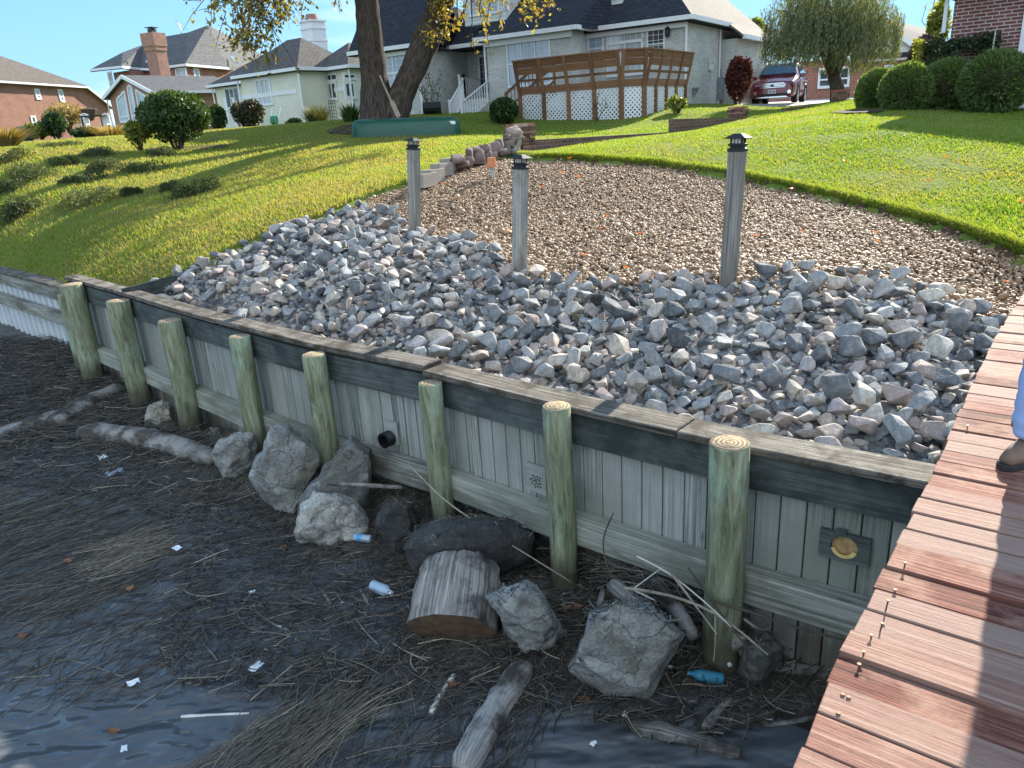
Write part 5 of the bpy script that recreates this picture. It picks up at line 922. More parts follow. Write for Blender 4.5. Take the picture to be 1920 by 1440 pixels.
# porch and white stair rail
m = MB(); 
pf = 2.62; GF.block(m, 8.45, 10.6, -.2, 1.62, 1.2, pf); m.build('porch', M_BRG, gh)
pA, pB, pC, pD = ony(845, 228, 32.2), ony(868, 234, 31.4), GF.p(10.3, -.15, pf), GF.p(8.6, -.15, pf)
pA[2] = pB[2] = 1.5; m = MB()
for k in range(6):
    f0 = k / 6; a, b = pA * (1 - f0) + pC * f0, pB * (1 - f0) + pD * f0; a2, b2 = pA * (1 - f0 - 1 / 6) + pC * (f0 + 1 / 6), pB * (1 - f0 - 1 / 6) + pD * (f0 + 1 / 6); z = 1.5 + (k + 1) * (pf - 1.5) / 6 - .003; m.prism([np.r_[q[:2], 1.2] for q in (a, b, b2, a2)], (0, 0, z - 1.2))
m.build('steps', M_BRG, gh)
m = MB()
def rail(m, a, b, n, h=.9, post=.05, bal=.018):
    for q in (a, b): m.box(q + [0, 0, h / 2 + .05], (post * 1.6, post * 1.6, h + .1)); m.box(q + [0, 0, h + .13], (post * 2.2, post * 2.2, .06))
    for z in (.1, h): m.board(a + [0, 0, z], b + [0, 0, z], .045, .045)
    for k in range(1, n): q = a + (b - a) * k / n; m.box(q + [0, 0, h / 2 + .05], (bal * 2, bal * 2, h - .1))
rail(m, pA, pC, 14); rail(m, pB, pD, 14); rail(m, pC, GF.p(10.55, 1.4, pf), 8); rail(m, pD, GF.p(8.5, -.1, pf), 2); rail(m, pC + GF.p(0, 0, 0) * 0, GF.p(10.6, -.1, pf), 4); m.build('stair_railing', M_TRIM, gh)
# ---------------------------------------------------------------- deck
M_DKW = wood('brown_stained_deck_wood', [(.25, (.10, .048, .025)), (.5, (.23, .115, .062)), (.75, (.32, .18, .10))], 16, .8, None, None, knots=False)
M_LAT = plain('white_lattice', (.72, .74, .76), .5, .3, 0, .04)
dA = ony(1172, 224, 26.0)[:2]; DF = Frame(dA, GF.u); DZ = 2.66
dko = empty('wooden_deck', DF.p(0, 0, 1.5), 'brown raised wooden deck with splayed bench backs over white lattice', 'deck')
DU = 4.0; DV = 4.2; CH = .6
foot = [(DU, 0), (CH * .2, 0), (-CH * .75, CH * .8), (-CH * .75, DV), (DU, DV)]
m = MB(); m.prism([DF.p(u, v, DZ - .05) for u, v in foot], (0, 0, .05)); m.build('deck_floor', M_DKW, dko)
edges = [(foot[0], foot[1], 4), (foot[1], foot[2], 1), (foot[2], foot[3], 4)]
ins = np.array([DU / 2, DV / 2])
for (a, b, nb) in edges:
    A, B = DF.p(*a, 0), DF.p(*b, 0); d = (B - A) / np.linalg.norm(B - A); nn = np.array([d[1], -d[0], 0]); nn = nn if nn @ (A - DF.p(*ins, 0)) > 0 else -nn
    zat = lambda q, z, o: np.array([q[0], q[1], 0]) + nn * o + Z3 * z
    for (z0, z1, o0, o1, nm) in ((DZ - .20, DZ + .02, .02, .02, 'rim_board'), (DZ + .20, DZ + .28, .09, .105, 'rail_board'), (DZ + .42, DZ + .635, .16, .21, 'rail_board'), (DZ + .645, DZ + .86, .215, .27, 'rail_board')):
        m = MB(); q = [zat(A - d * .0, z0, o0), zat(B, z0, o0), zat(B + d * (o1 * .3), z1, o1), zat(A - d * (o1 * .3), z1, o1)]; m.prism(q, nn * .035); m.build(nm, M_DKW, dko)
    m = MB(); m.board(zat(A - d * .1, DZ + .89, .26), zat(B + d * .1, DZ + .89, .26), .16, .04); m.build('rail_cap', M_DKW, dko)
    for k in range(nb + 1):
        if k == 0 and (a, b) != (foot[0], foot[1]): pass
        q = A + (B - A) * k / nb; m = MB(); m.board(zat(q, DZ - .2, .06), zat(q, DZ + .88, .32), .05, .12, up=d); m.build('splayed_post', M_DKW, dko)
        m = MB(); m.box(zat(q, (1.2 + DZ - .2) / 2, .04), (.12, .09, DZ - .2 - 1.2), np.array([d, nn, Z3])); m.build('post', M_DKW, dko)
    for k in range(nb):
        q0, q1 = A + (B - A) * k / nb + d * .05, A + (B - A) * (k + 1) / nb - d * .05; W_ = np.linalg.norm(q1 - q0); zb = 1.25; h = DZ - .2 - zb; m = MB(); sp = .15
        for sgn in (1, -1):
            x = -h
            while x < W_:
                x0, x1 = x, x + h; zz0, zz1 = (zb, zb + h)
                t0 = max(0, -x0 / h); t1 = min(1, (W_ - x0) / h)
                if t1 - t0 > .05:
                    xa, xb = x0 + h * t0, x0 + h * t1; za, zc = zb + h * t0, zb + h * t1
                    if sgn < 0: xa, xb = W_ - xa, W_ - xb
                    m.board(zat(q0 + d * xa, za, .005 if sgn > 0 else -.006), zat(q0 + d * xb, zc, .005 if sgn > 0 else -.006), .05, .009, up=nn)
                x += sp
        m.build('lattice_panel', M_LAT, dko)
m = MB(); sA = DF.p(DU + .02, 1.2, DZ); dirs = np.r_[DF.u, 0]
for k in range(5): q = DF.p(DU + .15 + k * .28, 1.9, DZ - .18 * (k + 1)); m.box(q, (.30, 1.2, .04), np.array([dirs, np.r_[DF.v, 0], Z3]))
for vv in (1.3, 2.5): m.board(DF.p(DU, vv, DZ - .1), DF.p(DU + 1.5, vv, DZ - 1.06), .05, .24); m.board(DF.p(DU, vv, DZ + .85), DF.p(DU + 1.5, vv, DZ - .1), .05, .09); m.board(DF.p(DU, vv, DZ + .3), DF.p(DU + 1.5, vv, DZ - .66), .04, .07); [m.box(DF.p(DU + .02 + 1.45 * j, vv, DZ + .4 - .96 * j), (.09, .09, 1.1)) for j in (0, 1)]
for k in range(9): m.box(DF.p(DU + .1 + .16 * k, 1.3, DZ + .36 - .103 * k), (.03, .03, .8))
m.build('stairs', M_DKW, dko)
# ---------------------------------------------------------------- the cream house
WC = ony(557, 126, 42); WF = Frame(WC[:2], (-.78, .626)); WE = WC[2]
wh = empty('cream_house', WF.p(2, 3, 2), 'single-storey cream house with brown hip roofs and a white chimney', 'house')
m = MB(); WF.block(m, .3, 5.6, .3, 5.2, 1.2, WE - .05); WF.block(m, 5.5, 12.4, 2.9, 8.5, 1.2, WE - .06); WF.block(m, -1.45, 1.4, 2.2, 8, 1.2, WE - .07); m.build('wall', M_CREAM, wh)
for a in ((0, 5.95, 0, 4.7, .74), (5.0, 12.7, 2.55, 8.6, .62), (-1.75, 1.75, 1.9, 8.2, .74)): m = MB(); hiproof(WF, m, *a[:4], WE, a[4]); m.build('roof', M_SHB, wh)
m = MB(); hiproof(WF, m, -4, 4, 8.8, 16, WE + .9, .75, True, True); WF.block(m, -3.7, 3.7, 9.2, 15.6, 1.2, WE + .85); m.build('roof', M_SHB, wh)
gutter(wh, [WF.p(0, -.02, WE), WF.p(5.95, -.02, WE)]); gutter(wh, [WF.p(5.95, 2.52, WE), WF.p(12.7, 2.52, WE)]); gutter(wh, [WF.p(-.02, 0, WE), WF.p(-.02, 1.9, WE), WF.p(-1.77, 1.9, WE), WF.p(-1.77, 8.2, WE)])
spout(wh, WF.p(.1, .1, WE - .1), 2.0); spout(wh, WF.p(5.75, .2, WE - .1), 2.0); spout(wh, WF.p(-1.6, 2.05, WE - .1), 2.0); spout(wh, WF.p(12.45, 2.75, WE - .1), 2.0)
wf0, wfL, wfb = WF.front(.3), WF.front(2.9), WF.front(2.2); wfr = Fac(WF.p(-1.45, 0, 0), WF.v)
m = MB()
for F_, a, b in ((wf0, 450, 555),): u0, _ = F_.uz(a, 160); u1, _ = F_.uz(b, 160); m.box(F_.pt((u0 + u1) / 2, 3.75, .01), (u1 - u0, .05, .22), F_.ax)
m.box(wfb.pt(.75, 3.75, .01), (1.3, .05, .22), wfb.ax); m.build('trim_band', M_TRIM, wh)
rectwin(wh, wf0, 478, 149, 514, 197, 3, 1, M_GLC, ((1, 'v'),), .10, lab='triple white window with a transom'); rectwin(wh, wfL, 420, 165, 454, 203, 3, 1, M_GLD, ((1, 'v'),), .11); rectwin(wh, wfb, 611, 154, 635, 188, 2, 1, M_GLD, (), .12); rectwin(wh, wfb, 610, 139, 634, 152, 2, 1, M_GLD, (), .09); rectwin(wh, wfr, 643, 152, 668, 186, 2, 1, M_GLD, (), .14); rectwin(wh, wfr, 642, 137, 667, 150, 2, 1, M_GLD, (), .1)
cb = ony(593, 100, 48); ch = MB(); A2 = np.array([np.r_[WF.u, 0], np.r_[WF.v, 0], Z3]); ztop = ony(593, 38, 48)[2]; ch.box(np.r_[cb[:2], (ztop + 5) / 2], (1.0, 1.0, ztop - 5), A2)
for zz, w_ in ((ztop - .06, 1.16), (ztop - .45, 1.10), (ztop - 1.1, 1.08)): ch.box(np.r_[cb[:2], zz], (w_, w_, .09), A2)
cho = ch.build('chimney', M_TRIM, wh); m = MB(); m.lathe(np.r_[cb[:2], ztop], [(.33, 0), (.36, .05), (.33, .22), (.30, .32)], 14); m.build('flue', M_BRR, cho)
m = MB(); q0 = onz(432, 246, 2.0); rail(m, ony(433, 246, 42.5), ony(428, 222, 44), 6, .9, .06); rail(m, ony(446, 246, 42), ony(443, 222, 43.6), 6, .9, .06); m.build('stair_railing', M_TRIM, wh)
# ---------------------------------------------------------------- the red house with the tall brick chimney
RE1 = ony(347, 120, 60); RF = Frame(RE1[:2], (-.91, .41)); RZ = RE1[2]
rh = empty('red_brick_house', RF.p(3, 4, 2), 'two-storey red brick house with grey hip roofs and a tall brick chimney', 'house')
P_ = lambda x, y, d: ony(x, y, d)
e = dict(e1=RE1, e2=onz(283, 131, RZ), e3=onz(428, 127, RZ), e5=onz(289, 129, RZ), e6=P_(227, 124, 60), e7=P_(169, 130, 61.2)); A_, B_, K1, K2, K3 = P_(390, 47, 67), P_(352, 61, 66), P_(300, 70, 66), P_(270, 83, 66), P_(230, 98, 63.5); far = P_(520, 118, 80)
def slab(par, faces, matl, name='roof', th=.2):
    m = MB()
    for f in faces: m.prism(f, (0, 0, -th))
    return m.build(name, matl, par)
slab(rh, [[e['e1'], A_, B_, K1, e['e2']]], M_SHG); slab(rh, [[e['e1'], e['e3'], far, A_]], M_SHT).data.materials[0] = M_SHG; slab(rh, [[e['e2'], K1, K2, P_(262, 128, 62.5)]], M_SHG); slab(rh, [[P_(262, 128, 62.5), K2, K3, e['e6']], [e['e6'], K3, e['e7']]], M_SHG)
m = MB(); c_ = np.array([np.mean([e['e1'][0], e['e3'][0]]) - 2, 66])
def inset(p, k=.45): d = np.array([p[0], p[1]]) - np.array([-25.5, 66]); L = np.hypot(*d); return np.array([p[0], p[1]]) - d / L * k
fp = [inset(e['e3']), inset(e['e1']), inset(P_(305, 125, 61.2)), inset(P_(289, 129, 62.8)), inset(P_(262, 128, 62.5)), inset(e['e6'], .9), inset(e['e7'], 1.6), np.array([-30, 72]), np.array([-18, 74])]
m.prism([np.r_[q, 1.5] for q in fp], (0, 0, RZ - .1 - 1.5)); m.build('wall', M_BRR, rh); gutter(rh, [e['e3'], e['e1'], P_(305, 125, 61.1)]); gutter(rh, [P_(289, 129, 62.6), P_(262, 128, 62.5), e['e6'], e['e7']])
spout(rh, inset(e['e1'], .3).tolist() + [RZ - .15], 4.2)
fr1 = Fac(np.r_[fp[1], 0], fp[0] - fp[1]); fr2 = Fac(np.r_[fp[1], 0], fp[1] - fp[2]); fr3 = Fac(np.r_[fp[6], 0], fp[5] - fp[6])
rectwin(rh, fr1, 361, 127, 377, 158, 1, 1, M_GLB, (), .12, sash=True); polywin(rh, fr2, [(330, 129), (349, 127), (350, 147), (341, 148), (331, 141)], M_GLC, .1); rectwin(rh, fr3, 201, 135, 216, 168, 2, 1, M_GLD, (), .14, sash=True)
# gabled sun room in front
s1 = P_(203, 180, 55.5); s2 = onz(288, 168, s1[2]); SU = (s2 - s1)[:2]; SF = Fac(np.r_[s1[:2], 0], SU); bk = -SF.n; su2 = np.linalg.norm(SU); zp = SF.uz(236, 141)[1]; up_ = SF.uz(236, 141)[0]
m = MB(); m.prism([SF.pt(.15, 1.5), SF.pt(su2 - .15, 1.5), SF.pt(su2 - .15, s1[2] - .05), SF.pt(up_, zp - .12), SF.pt(.15, s1[2] - .05)], bk * 6.5); m.build('sunroom', M_BRN, rh)
slab(rh, [[SF.pt(up_, zp, .3), SF.pt(su2 + .25, s1[2] - .1, .3), SF.pt(su2 + .25, s1[2] - .1, -6.5), SF.pt(up_, zp, -6.5)], [SF.pt(up_, zp, .3), SF.pt(-.25, s1[2] - .1, .3), SF.pt(-.25, s1[2] - .1, -6.5), SF.pt(up_, zp, -6.5)]], M_SHG, th=.15)
m = MB()
for uu in (-.25, su2 + .25): a, b = SF.pt(uu, s1[2] - .18, .33), SF.pt(up_, zp - .08, .33); m.board(a, b, .06, .22, up=np.cross(SF.n, b - a))
m.build('rake_board', M_TRIM, rh); gutter(rh, [SF.pt(su2 + .3, s1[2] - .1, .3), SF.pt(su2 + .3, s1[2] - .1, -6.0)]); spout(rh, SF.pt(su2 + .05, s1[2] - .1, .12), 2); spout(rh, SF.pt(-.05, s1[2] - .1, .12), 2)
polywin(rh, SF, [(220, 187), (234, 171), (244, 227), (227, 229)], M_GLC, .13, [((226, 220), (242.5, 218))]); polywin(rh, SF, [(240, 165), (243, 160), (248, 163), (258, 226), (250, 227)], M_GLC, .13, [((249, 218), (257, 217))]); polywin(rh, SF, [(255, 168), (276.6, 182), (282, 224), (264.6, 225)], M_GLC, .13, [((264, 217), (281, 215))])
cx = P_(301, 140, 57.5); zt = P_(296, 62, 57.5)[2]; m = MB(); A3 = np.array([np.r_[RF.u, 0], np.r_[RF.v, 0], Z3]); m.box(np.r_[cx[:2], (zt + 3) / 2], (1.0, .9, zt - 3), A3); m.box(np.r_[cx[:2], zt - .42], (1.22, 1.1, .85), A3); m.box(np.r_[cx[:2], zt - .98], (1.12, 1.0, .3), A3); o = m.build('chimney', M_BRN, rh); m = MB(); m.box(np.r_[cx[:2], zt + .14], (.4, .4, .28), A3); m.box(np.r_[cx[:2], zt + .36], (.62, .62, .05), A3); m.tube([np.r_[cx[:2], zt + .25], np.r_[cx[:2], zt + .36]], .1, 8); m.build('flue', M_BLACK, o)
def skylight(par, pxs, d): m = MB(); q = [P_(x, y, d + dd) for (x, y), dd in pxs]; m.prism(q, (0, -.02, .12)); m.build('skylight', M_GLC, par)
skylight(rh, [((273, 118), -.1), ((288, 107), .5), ((289, 117), .3)], 62.2); skylight(rh, [((431, 108), 0), ((439, 108), .2), ((448, 119), -.4), ((440, 119), -.6)], 66.5)
m = MB(); q = P_(342, 62, 65.5); m.tube([q, q + [-.25, 0, .75]], .06, 8); m.build('vent_pipe', M_TRIM, rh)
# ---------------------------------------------------------------- far left brick house
FL1 = ony(155, 161, 75); FL0 = onz(0, 155, FL1[2]); FF = Fac(np.r_[FL1[:2], 0], (FL1 - FL0)[:2]); fh = empty('far_brick_house', FF.pt(-6, 2), 'far red brick house with a tan roof at the left edge', 'house')
fq = lambda x, y, o=0: FF.pt(*FF.uz(x, y), o)
m = MB(); m.prism([fq(-60, 270), fq(-60, 150), fq(156, 164), fq(206, 203), fq(210, 270)], -FF.n * 9); m.build('wall', M_BRF, fh)
slab(fh, [[fq(-60, 147, .4), fq(156, 161, .4), fq(90, 97, -5), fq(18, 91, -5), fq(-60, 91, -5)]], M_SHT); slab(fh, [[fq(156, 161, .4), fq(207, 201, .4), fq(205, 190, -6), fq(120, 140, -6)]], M_SHT); slab(fh, [[fq(137, 150, -8), fq(184, 152, -8), fq(206, 195, -6), fq(155, 165, -6)]], M_SHT); slab(fh, [[fq(156, 161, .4), fq(90, 97, -5), fq(140, 145, -9)]], M_SHT)
gutter(fh, [fq(-60, 149, .45), fq(156, 163, .45), fq(207, 203, .45)])
for a in ((63, 166, 78, 187), (107, 167, 122, 192), (56, 217, 71, 238)): rectwin(fh, FF, *a, 1, 1, M_GLC if a[0] != 56 else M_GLD, (), .14, sash=True)
# ---------------------------------------------------------------- brick house at the right edge
RB0 = ony(1765, 205, 18.2); BD = np.array([.75, -.66]); bh = empty('dark_brick_house', (*RB0[:2] + BD * 2, 1.3), 'dark red brick house wall at the right edge with a white downspout', 'house')
BF = Fac(np.r_[RB0[:2], 0], BD); BBK = -BF.n
m = MB(); m.prism([BF.pt(0, .9), BF.pt(7, .9), BF.pt(7, 3.79), BF.pt(0, 3.79)], BBK * 9); m.build('wall', M_BRH, bh); m = MB(); p = BF.pt
m.prism([p(-.4, 3.80, .45), p(7.4, 3.80, .45), p(7.4, 6.0, -4.5), p(3.0, 6.0, -4.5)], (0, 0, .12)); m.prism([p(-.4, 3.80, .45), p(3.0, 6.0, -4.5), p(-.4, 3.80, -9.4)], (0, 0, .12)); m.prism([p(7.4, 6.0, -4.5), p(3.0, 6.0, -4.5), p(-.4, 3.80, -9.4), p(7.4, 3.80, -9.4)], (0, 0, .12)); m.prism([p(-.4, 3.73, .45), p(7.4, 3.73, .45), p(7.4, 3.73, -9.4), p(-.4, 3.73, -9.4)], (0, 0, .06)); m.build('roof', M_SHN, bh)
u_, z_ = BF.uz(1776, 0); u2, z2 = BF.uz(1767, 62); m = MB(); m.box(BF.pt(u2 + .03, (3.72 + z2) / 2, .05), (.075, .08, 3.72 - z2), BF.ax); m.build('downspout', M_TRIM, bh)
u_, z_ = BF.uz(1904, 117); m = MB(); m.box(BF.pt(u_ + .7, z_ - .03, .06), (1.5, .14, .07), BF.ax); m.box(BF.pt(u_ + .7, z_ + .6, .01), (1.36, .05, 1.2), BF.ax); m.build('window', M_TRIM, bh)
def brickset(par, name):
    pass
# ---------------------------------------------------------------- brick house behind the willow
HB = ony(1560, 185, 44); HF = Fac(np.r_[HB[:2], 0], (.92, -.39)); hb = empty('gabled_brick_house', HB, 'low brick house with a white siding gable behind the willow', 'house'); hq = lambda x, y, o=0: HF.pt(*HF.uz(x, y), o)
m = MB(); m.prism([hq(1440, 215), hq(1780, 195), hq(1780, 95), hq(1440, 120)], -HF.n * 8); m.build('wall', M_BRR, hb)
m = MB(); m.prism([hq(1600, 112, .1), hq(1722, 96, .1), hq(1700, 80, .1), hq(1674, 56, .1), hq(1640, 40, .1)], -HF.n * .3); m.build('siding_gable', M_SIDING, hb)
m = MB(); a, b = hq(1640, 36, .35), hq(1716, 88, .35); m.board(a, b, .06, .25, up=np.cross(HF.n, b - a)); m.board(hq(1590, 114, .3), hq(1726, 107, .3), .1, .22); m.build('rake_board', M_TRIM, hb)
slab(hb, [[hq(1640, 33, .35), hq(1718, 87, .35), hq(1830, 72, -7), hq(1760, 30, -7), hq(1690, 38, -4)], [hq(1640, 33, .35), hq(1560, 92, .35), hq(1560, 80, -7), hq(1660, 36, -6)]], M_SHN); slab(hb, [[hq(1596, 110, .5), hq(1728, 103, .5), hq(1728, 96, .1), hq(1596, 103, .1)]], M_SHN, th=.08)
rectwin(hb, HF, 1535, 128, 1592, 163, 2, 1, M_GLD, (), .12, sash=True); rectwin(hb, HF, 1658, 122, 1674, 145, 1, 1, M_GLC, (), .1)
# ---------------------------------------------------------------- driveway and beds
def sheet(name, P, dz, m_, label, step=.4):
    P = np.array(P); lo, hi = P.min(0), P.max(0); X, Y = np.meshgrid(np.arange(lo[0], hi[0], step), np.arange(lo[1], hi[1], step)); n, mm = X.shape; i = np.arange(n * mm).reshape(n, mm); V = np.stack([X, Y, H(X, Y) + dz], 2).reshape(-1, 3); F = np.stack([i[:-1, :-1], i[:-1, 1:], i[1:, 1:], i[1:, :-1]], 2).reshape(-1, 4); k = inpoly(P, V[:, 0], V[:, 1]); return npmesh(name, V, F[k[F].all(1)], m_, smooth=True, kind='structure', label=label)
sheet('driveway', [(9.3, 31.5), (16, 27.5), (22, 34), (22, 48), (9, 48), (10.5, 36)], .05, plain('pale_concrete', (.42, .40, .37), .85, .2, 0, .12, 2), 'pale concrete driveway beside the grey house')
M_MULCH = plain('brown_mulch', (.06, .04, .03), .95, .1, 0, .5, 18)
def bedat(px, py, rx, ry, y=None, lab='brown mulch'): c = ong(px, py); t = np.linspace(0, 6.28, 18)[:-1]; sheet('mulch_bed', [(c[0] + math.cos(a) * rx, c[1] + math.sin(a) * ry) for a in t], .035, M_MULCH, lab, .12)
bedat(1606, 211, .55, .8, lab='brown mulch under the clipped round shrubs'); bedat(350, 280, 1.4, .9, lab='brown mulch under the big shrub'); bedat(700, 240, 1.6, 1.2, lab='bare soil round the big tree')
# ================================================================ plants
M_LF_DK = leaf('dark_green_leaves', [(0, (.018, .035, .012)), (.5, (.045, .085, .022)), (1, (.10, .16, .035))], .25); M_LF_YG = leaf('yellow_green_leaves', [(0, (.06, .085, .018)), (.5, (.16, .19, .035)), (1, (.30, .30, .06))], .4)
M_LF_GLB = leaf('arborvitae_sprays', [(0, (.045, .08, .028)), (.5, (.095, .155, .05)), (1, (.20, .26, .08))], .35); M_LF_RED = leaf('dark_red_leaves', [(0, (.035, .014, .016)), (.5, (.10, .03, .03)), (1, (.30, .10, .07))], .3); M_LF_PUR = leaf('purple_leaves', [(0, (.03, .018, .022)), (.6, (.085, .045, .055)), (1, (.24, .17, .16))], .25)
M_LF_TAN = leaf('dry_tan_leaves', [(0, (.14, .10, .05)), (.5, (.30, .22, .11)), (1, (.45, .36, .20))], .35); M_LF_WIL = leaf('willow_leaves', [(0, (.055, .065, .038)), (.5, (.13, .15, .075)), (1, (.32, .33, .15))], .3); M_LF_AUT = leaf('autumn_leaves', [(0, (.09, .045, .03)), (.3, (.17, .11, .035)), (.6, (.24, .20, .05)), (1, (.36, .31, .07))], .38)
M_BARK = stone('grey_brown_bark', [(0, (.045, .036, .03)), (.5, (.115, .092, .078)), (1, (.19, .155, .13))], 6, 1.3, .95, True); M_TWIG = plain('brown_twigs', (.07, .05, .04), .9, .1)
def barkmat():
    t = NT('furrowed_bark'); g = t.noise(t.co('UV', (2.2, 9, 1)), 1.5, 7, .7, .8); c = t.ramp(g, [(.32, (.022, .017, .014)), (.5, (.085, .066, .055)), (.7, (.17, .135, .115))]); t.bump(g, 1.0, .06); return t.done(c, .95, .1)
M_BARK2 = barkmat()
pv = np.random.default_rng(77)
def blobs(c, r, nb, rng, k=.45):
    c = np.array(c, float); r = np.array(r, float); d = rng.normal(size=(nb, 3)); d[:, 2] = np.abs(d[:, 2]) * .9 - .25; d /= np.linalg.norm(d, axis=1)[:, None]; C_ = c + d * r * (1 - k) * rng.uniform(.75, 1.05, (nb, 1)); R_ = r[None] * k * rng.uniform(.75, 1.2, (nb, 1)); return np.vstack([C_, c[None]]), np.vstack([R_, r[None] * .86])
def blobpts(C_, R_, n, rng, shell=.25):
    w_ = R_.prod(1) ** .67; ix = rng.choice(len(C_), n, p=w_ / w_.sum()); d = rng.normal(size=(n, 3)); d /= np.linalg.norm(d, axis=1)[:, None]; rr = 1 - np.abs(rng.normal(0, shell, n)); rr = np.clip(rr, .2, 1.06); return C_[ix] + d * R_[ix] * rr[:, None]
def shrub(px, pyb, wpx, hpx, label, matl, n=2600, leafsz=.06, y=None, seed=0, name='shrub', cat='shrub', group=None, nb=12, asp=.5, depth=1.0, bias=0.0, k=.45, core=True, rz=None):
    rng = np.random.default_rng(seed + 100); B = ong(px, pyb) if y is None else ony(px, pyb, y); d = np.linalg.norm(B - np.array([0, 0, CZ])); rx = wpx * d / FPX / 2; h = hpx * d / FPX; c = B + np.array([0, 0, h * .5]); root = empty(name, B, label, cat, group)
    C_, R_ = blobs(c, (rx, rx * depth, h * .5), nb, rng, k); P = blobpts(C_, R_, int(n * 1.5), rng); P = P[P[:, 2] > B[2] - .03]
    n_ = len(P); V, F = cards(P, leafsz * 1.5 * rng.uniform(.7, 1.3, len(P)), rng, asp); rn = np.clip(rng.normal(.45 + bias, .22, len(P)), 0, 1); npmesh('foliage', V, F, matl, root, rnd=rn)
    m = MB(); m_ = 7
    for q in range(m_): a = rng.uniform(0, 6.28); e = c + np.array([math.cos(a) * rx * .6, math.sin(a) * rx * .6 * depth, h * rng.uniform(-.05, .3)]); s0 = B + np.array([math.cos(a) * rx * .1, math.sin(a) * rx * .1, -.1]); m.tube([s0, (s0 + e) / 2 + rng.normal(0, .03, 3), e], [.03 * rx + .012, .02 * rx + .008, .006], 6)
    m.build('stems', M_TWIG, root); return root
GG_ = 'clipped round shrubs by the brick house'
def globe(cx, cyb, rpx, hpx, y, label, seed, bias):
    rng = np.random.default_rng(seed); B = ony(cx, cyb, y); B[2] = min(B[2], Hs(B[0], B[1]) + .05); s = np.linalg.norm(B - [0, 0, CZ]) / FPX; r = rpx * s; r *= .88; h = hpx * s * .93; c = B + np.array([0, 0, h * .47]); root = empty('round_shrub', B, label, 'shrub', GG_); n = 9000
    d = rng.normal(size=(n, 3)); d /= np.linalg.norm(d, axis=1)[:, None]; lump = np.array([mnoise.noise(V3(q * 2.3 + seed * 3)) for q in d]) * .06 + np.array([mnoise.noise(V3(q * 7 + seed)) for q in d]) * .05; rr = (1 + lump) * (1 - np.abs(rng.normal(0, .06, n))); P = c + d * rr[:, None] * np.array([r, r, h * .53]); k = P[:, 2] > B[2]; P = P[k]; d = d[k]; rr = rr[k]
    n = len(P); tip = d * np.array([1, 1, 1.2]) + rng.normal(0, .35, (n, 3)); tip /= np.linalg.norm(tip, axis=1)[:, None]; L = rng.uniform(.05, .10, n)[:, None]; side = np.cross(tip, rng.normal(size=(n, 3))); side /= np.linalg.norm(side, axis=1)[:, None]; w_ = .014; V = np.stack([P - side * w_, P + side * w_, P + tip * L * .7 + side * w_ * .8, P + tip * L, P + tip * L * .7 - side * w_ * .8], 1)
    F = (np.arange(n)[:, None, None] * 5 + np.array([[0, 1, 2], [0, 2, 4], [4, 2, 3]])[None]).reshape(-1, 3); npmesh('foliage', V.reshape(-1, 3), F, M_LF_GLB, root, rnd=np.repeat(np.clip(rng.normal(.5 + bias, .2, n) + lump[k] * 2, 0, 1), 3))
    m = MB(); V_, F_ = ico(2); m.add(V_ * np.array([r, r, h * .53]) * 1.84 + c, [tuple(f) for f in F_], .5); m.build('inner_twigs', M_TWIG, root, smooth=True)
globe(1860, 207, 55, 88, 15.7, 'largest clipped round shrub, rightmost by the blue bin', 1, 0); globe(1770, 212, 46, 82, 16.9, 'third clipped round shrub from the left, before the vine-covered brick wall', 2, .02); globe(1694, 213, 42, 77, 16.9, 'second clipped round shrub from the left', 3, .06); globe(1642, 213, 35, 70, 18.2, 'smallest clipped round shrub with a yellow sunlit rim, leftmost', 4, .12)
shrub(337, 277, 128, 96, 'big round evergreen shrub with sunlit yellow tips on the left bank', M_LF_DK, 9000, .085, 23.5, 1, nb=26, bias=.05, k=.36)
shrub(262, 275, 44, 42, 'small yellow-green shrub left of the big round shrub', M_LF_YG, 1300, .09, 23.2, 3, nb=14)
shrub(470, 246, 62, 54, 'dark red-green rounded shrub before the cream house window', leaf('dark_red_green_leaves', [(0, (.02, .025, .014)), (.6, (.06, .055, .03)), (1, (.17, .09, .05))], .25), 3200, .10, 37, 4, bias=-.12, nb=16); shrub(413, 249, 36, 46, 'dark evergreen shrub between the red house and the cream house', M_LF_DK, 1600, .12, 39, 5, bias=-.1); shrub(553, 243, 28, 20, 'small dark shrub under the cream house wall', M_LF_DK, 600, .09, 38, 6, bias=-.15)
shrub(946, 238, 62, 54, 'dark round bush left of the wooden deck', M_LF_DK, 3000, .09, 27, 7, bias=-.15, nb=14); shrub(1268, 214, 44, 32, 'thin rose bush before the deck lattice', M_LF_YG, 260, .10, 26.2, 8, bias=-.1); shrub(75, 262, 42, 26, 'light green shrub before the far brick house', M_LF_YG, 900, .14, 41, 9); shrub(108, 262, 42, 42, 'dark shrub below the tan bush at the far brick house', M_LF_DK, 1100, .14, 40.5, 10, bias=-.15); shrub(128, 245, 70, 44, 'tan half-bare bush before the far brick house', M_LF_TAN, 1200, .12, 43, 11); shrub(163, 262, 46, 20, 'low dark clipped bush below the patio', M_LF_DK, 1100, .13, 40, 12, bias=-.2)
shrub(1383, 199, 46, 84, 'dark red shrub between the grey house and the red car', M_LF_RED, 5200, .11, 32.0, 13, bias=.05, nb=22); shrub(1722, 150, 40, 66, 'purple-leaved bush left of the brick wall corner', M_LF_PUR, 2200, .11, 22, 14, nb=16); shrub(1752, 110, 34, 86, 'tall yellow-leaved bush at the brick wall corner', M_LF_YG, 900, .10, 24, 15, nb=14, bias=.2); shrub(1413, 110, 50, 66, 'yellowish tree top far behind the grey garage', M_LF_YG, 1500, .25, 60, 16, name='far_tree', cat='tree')
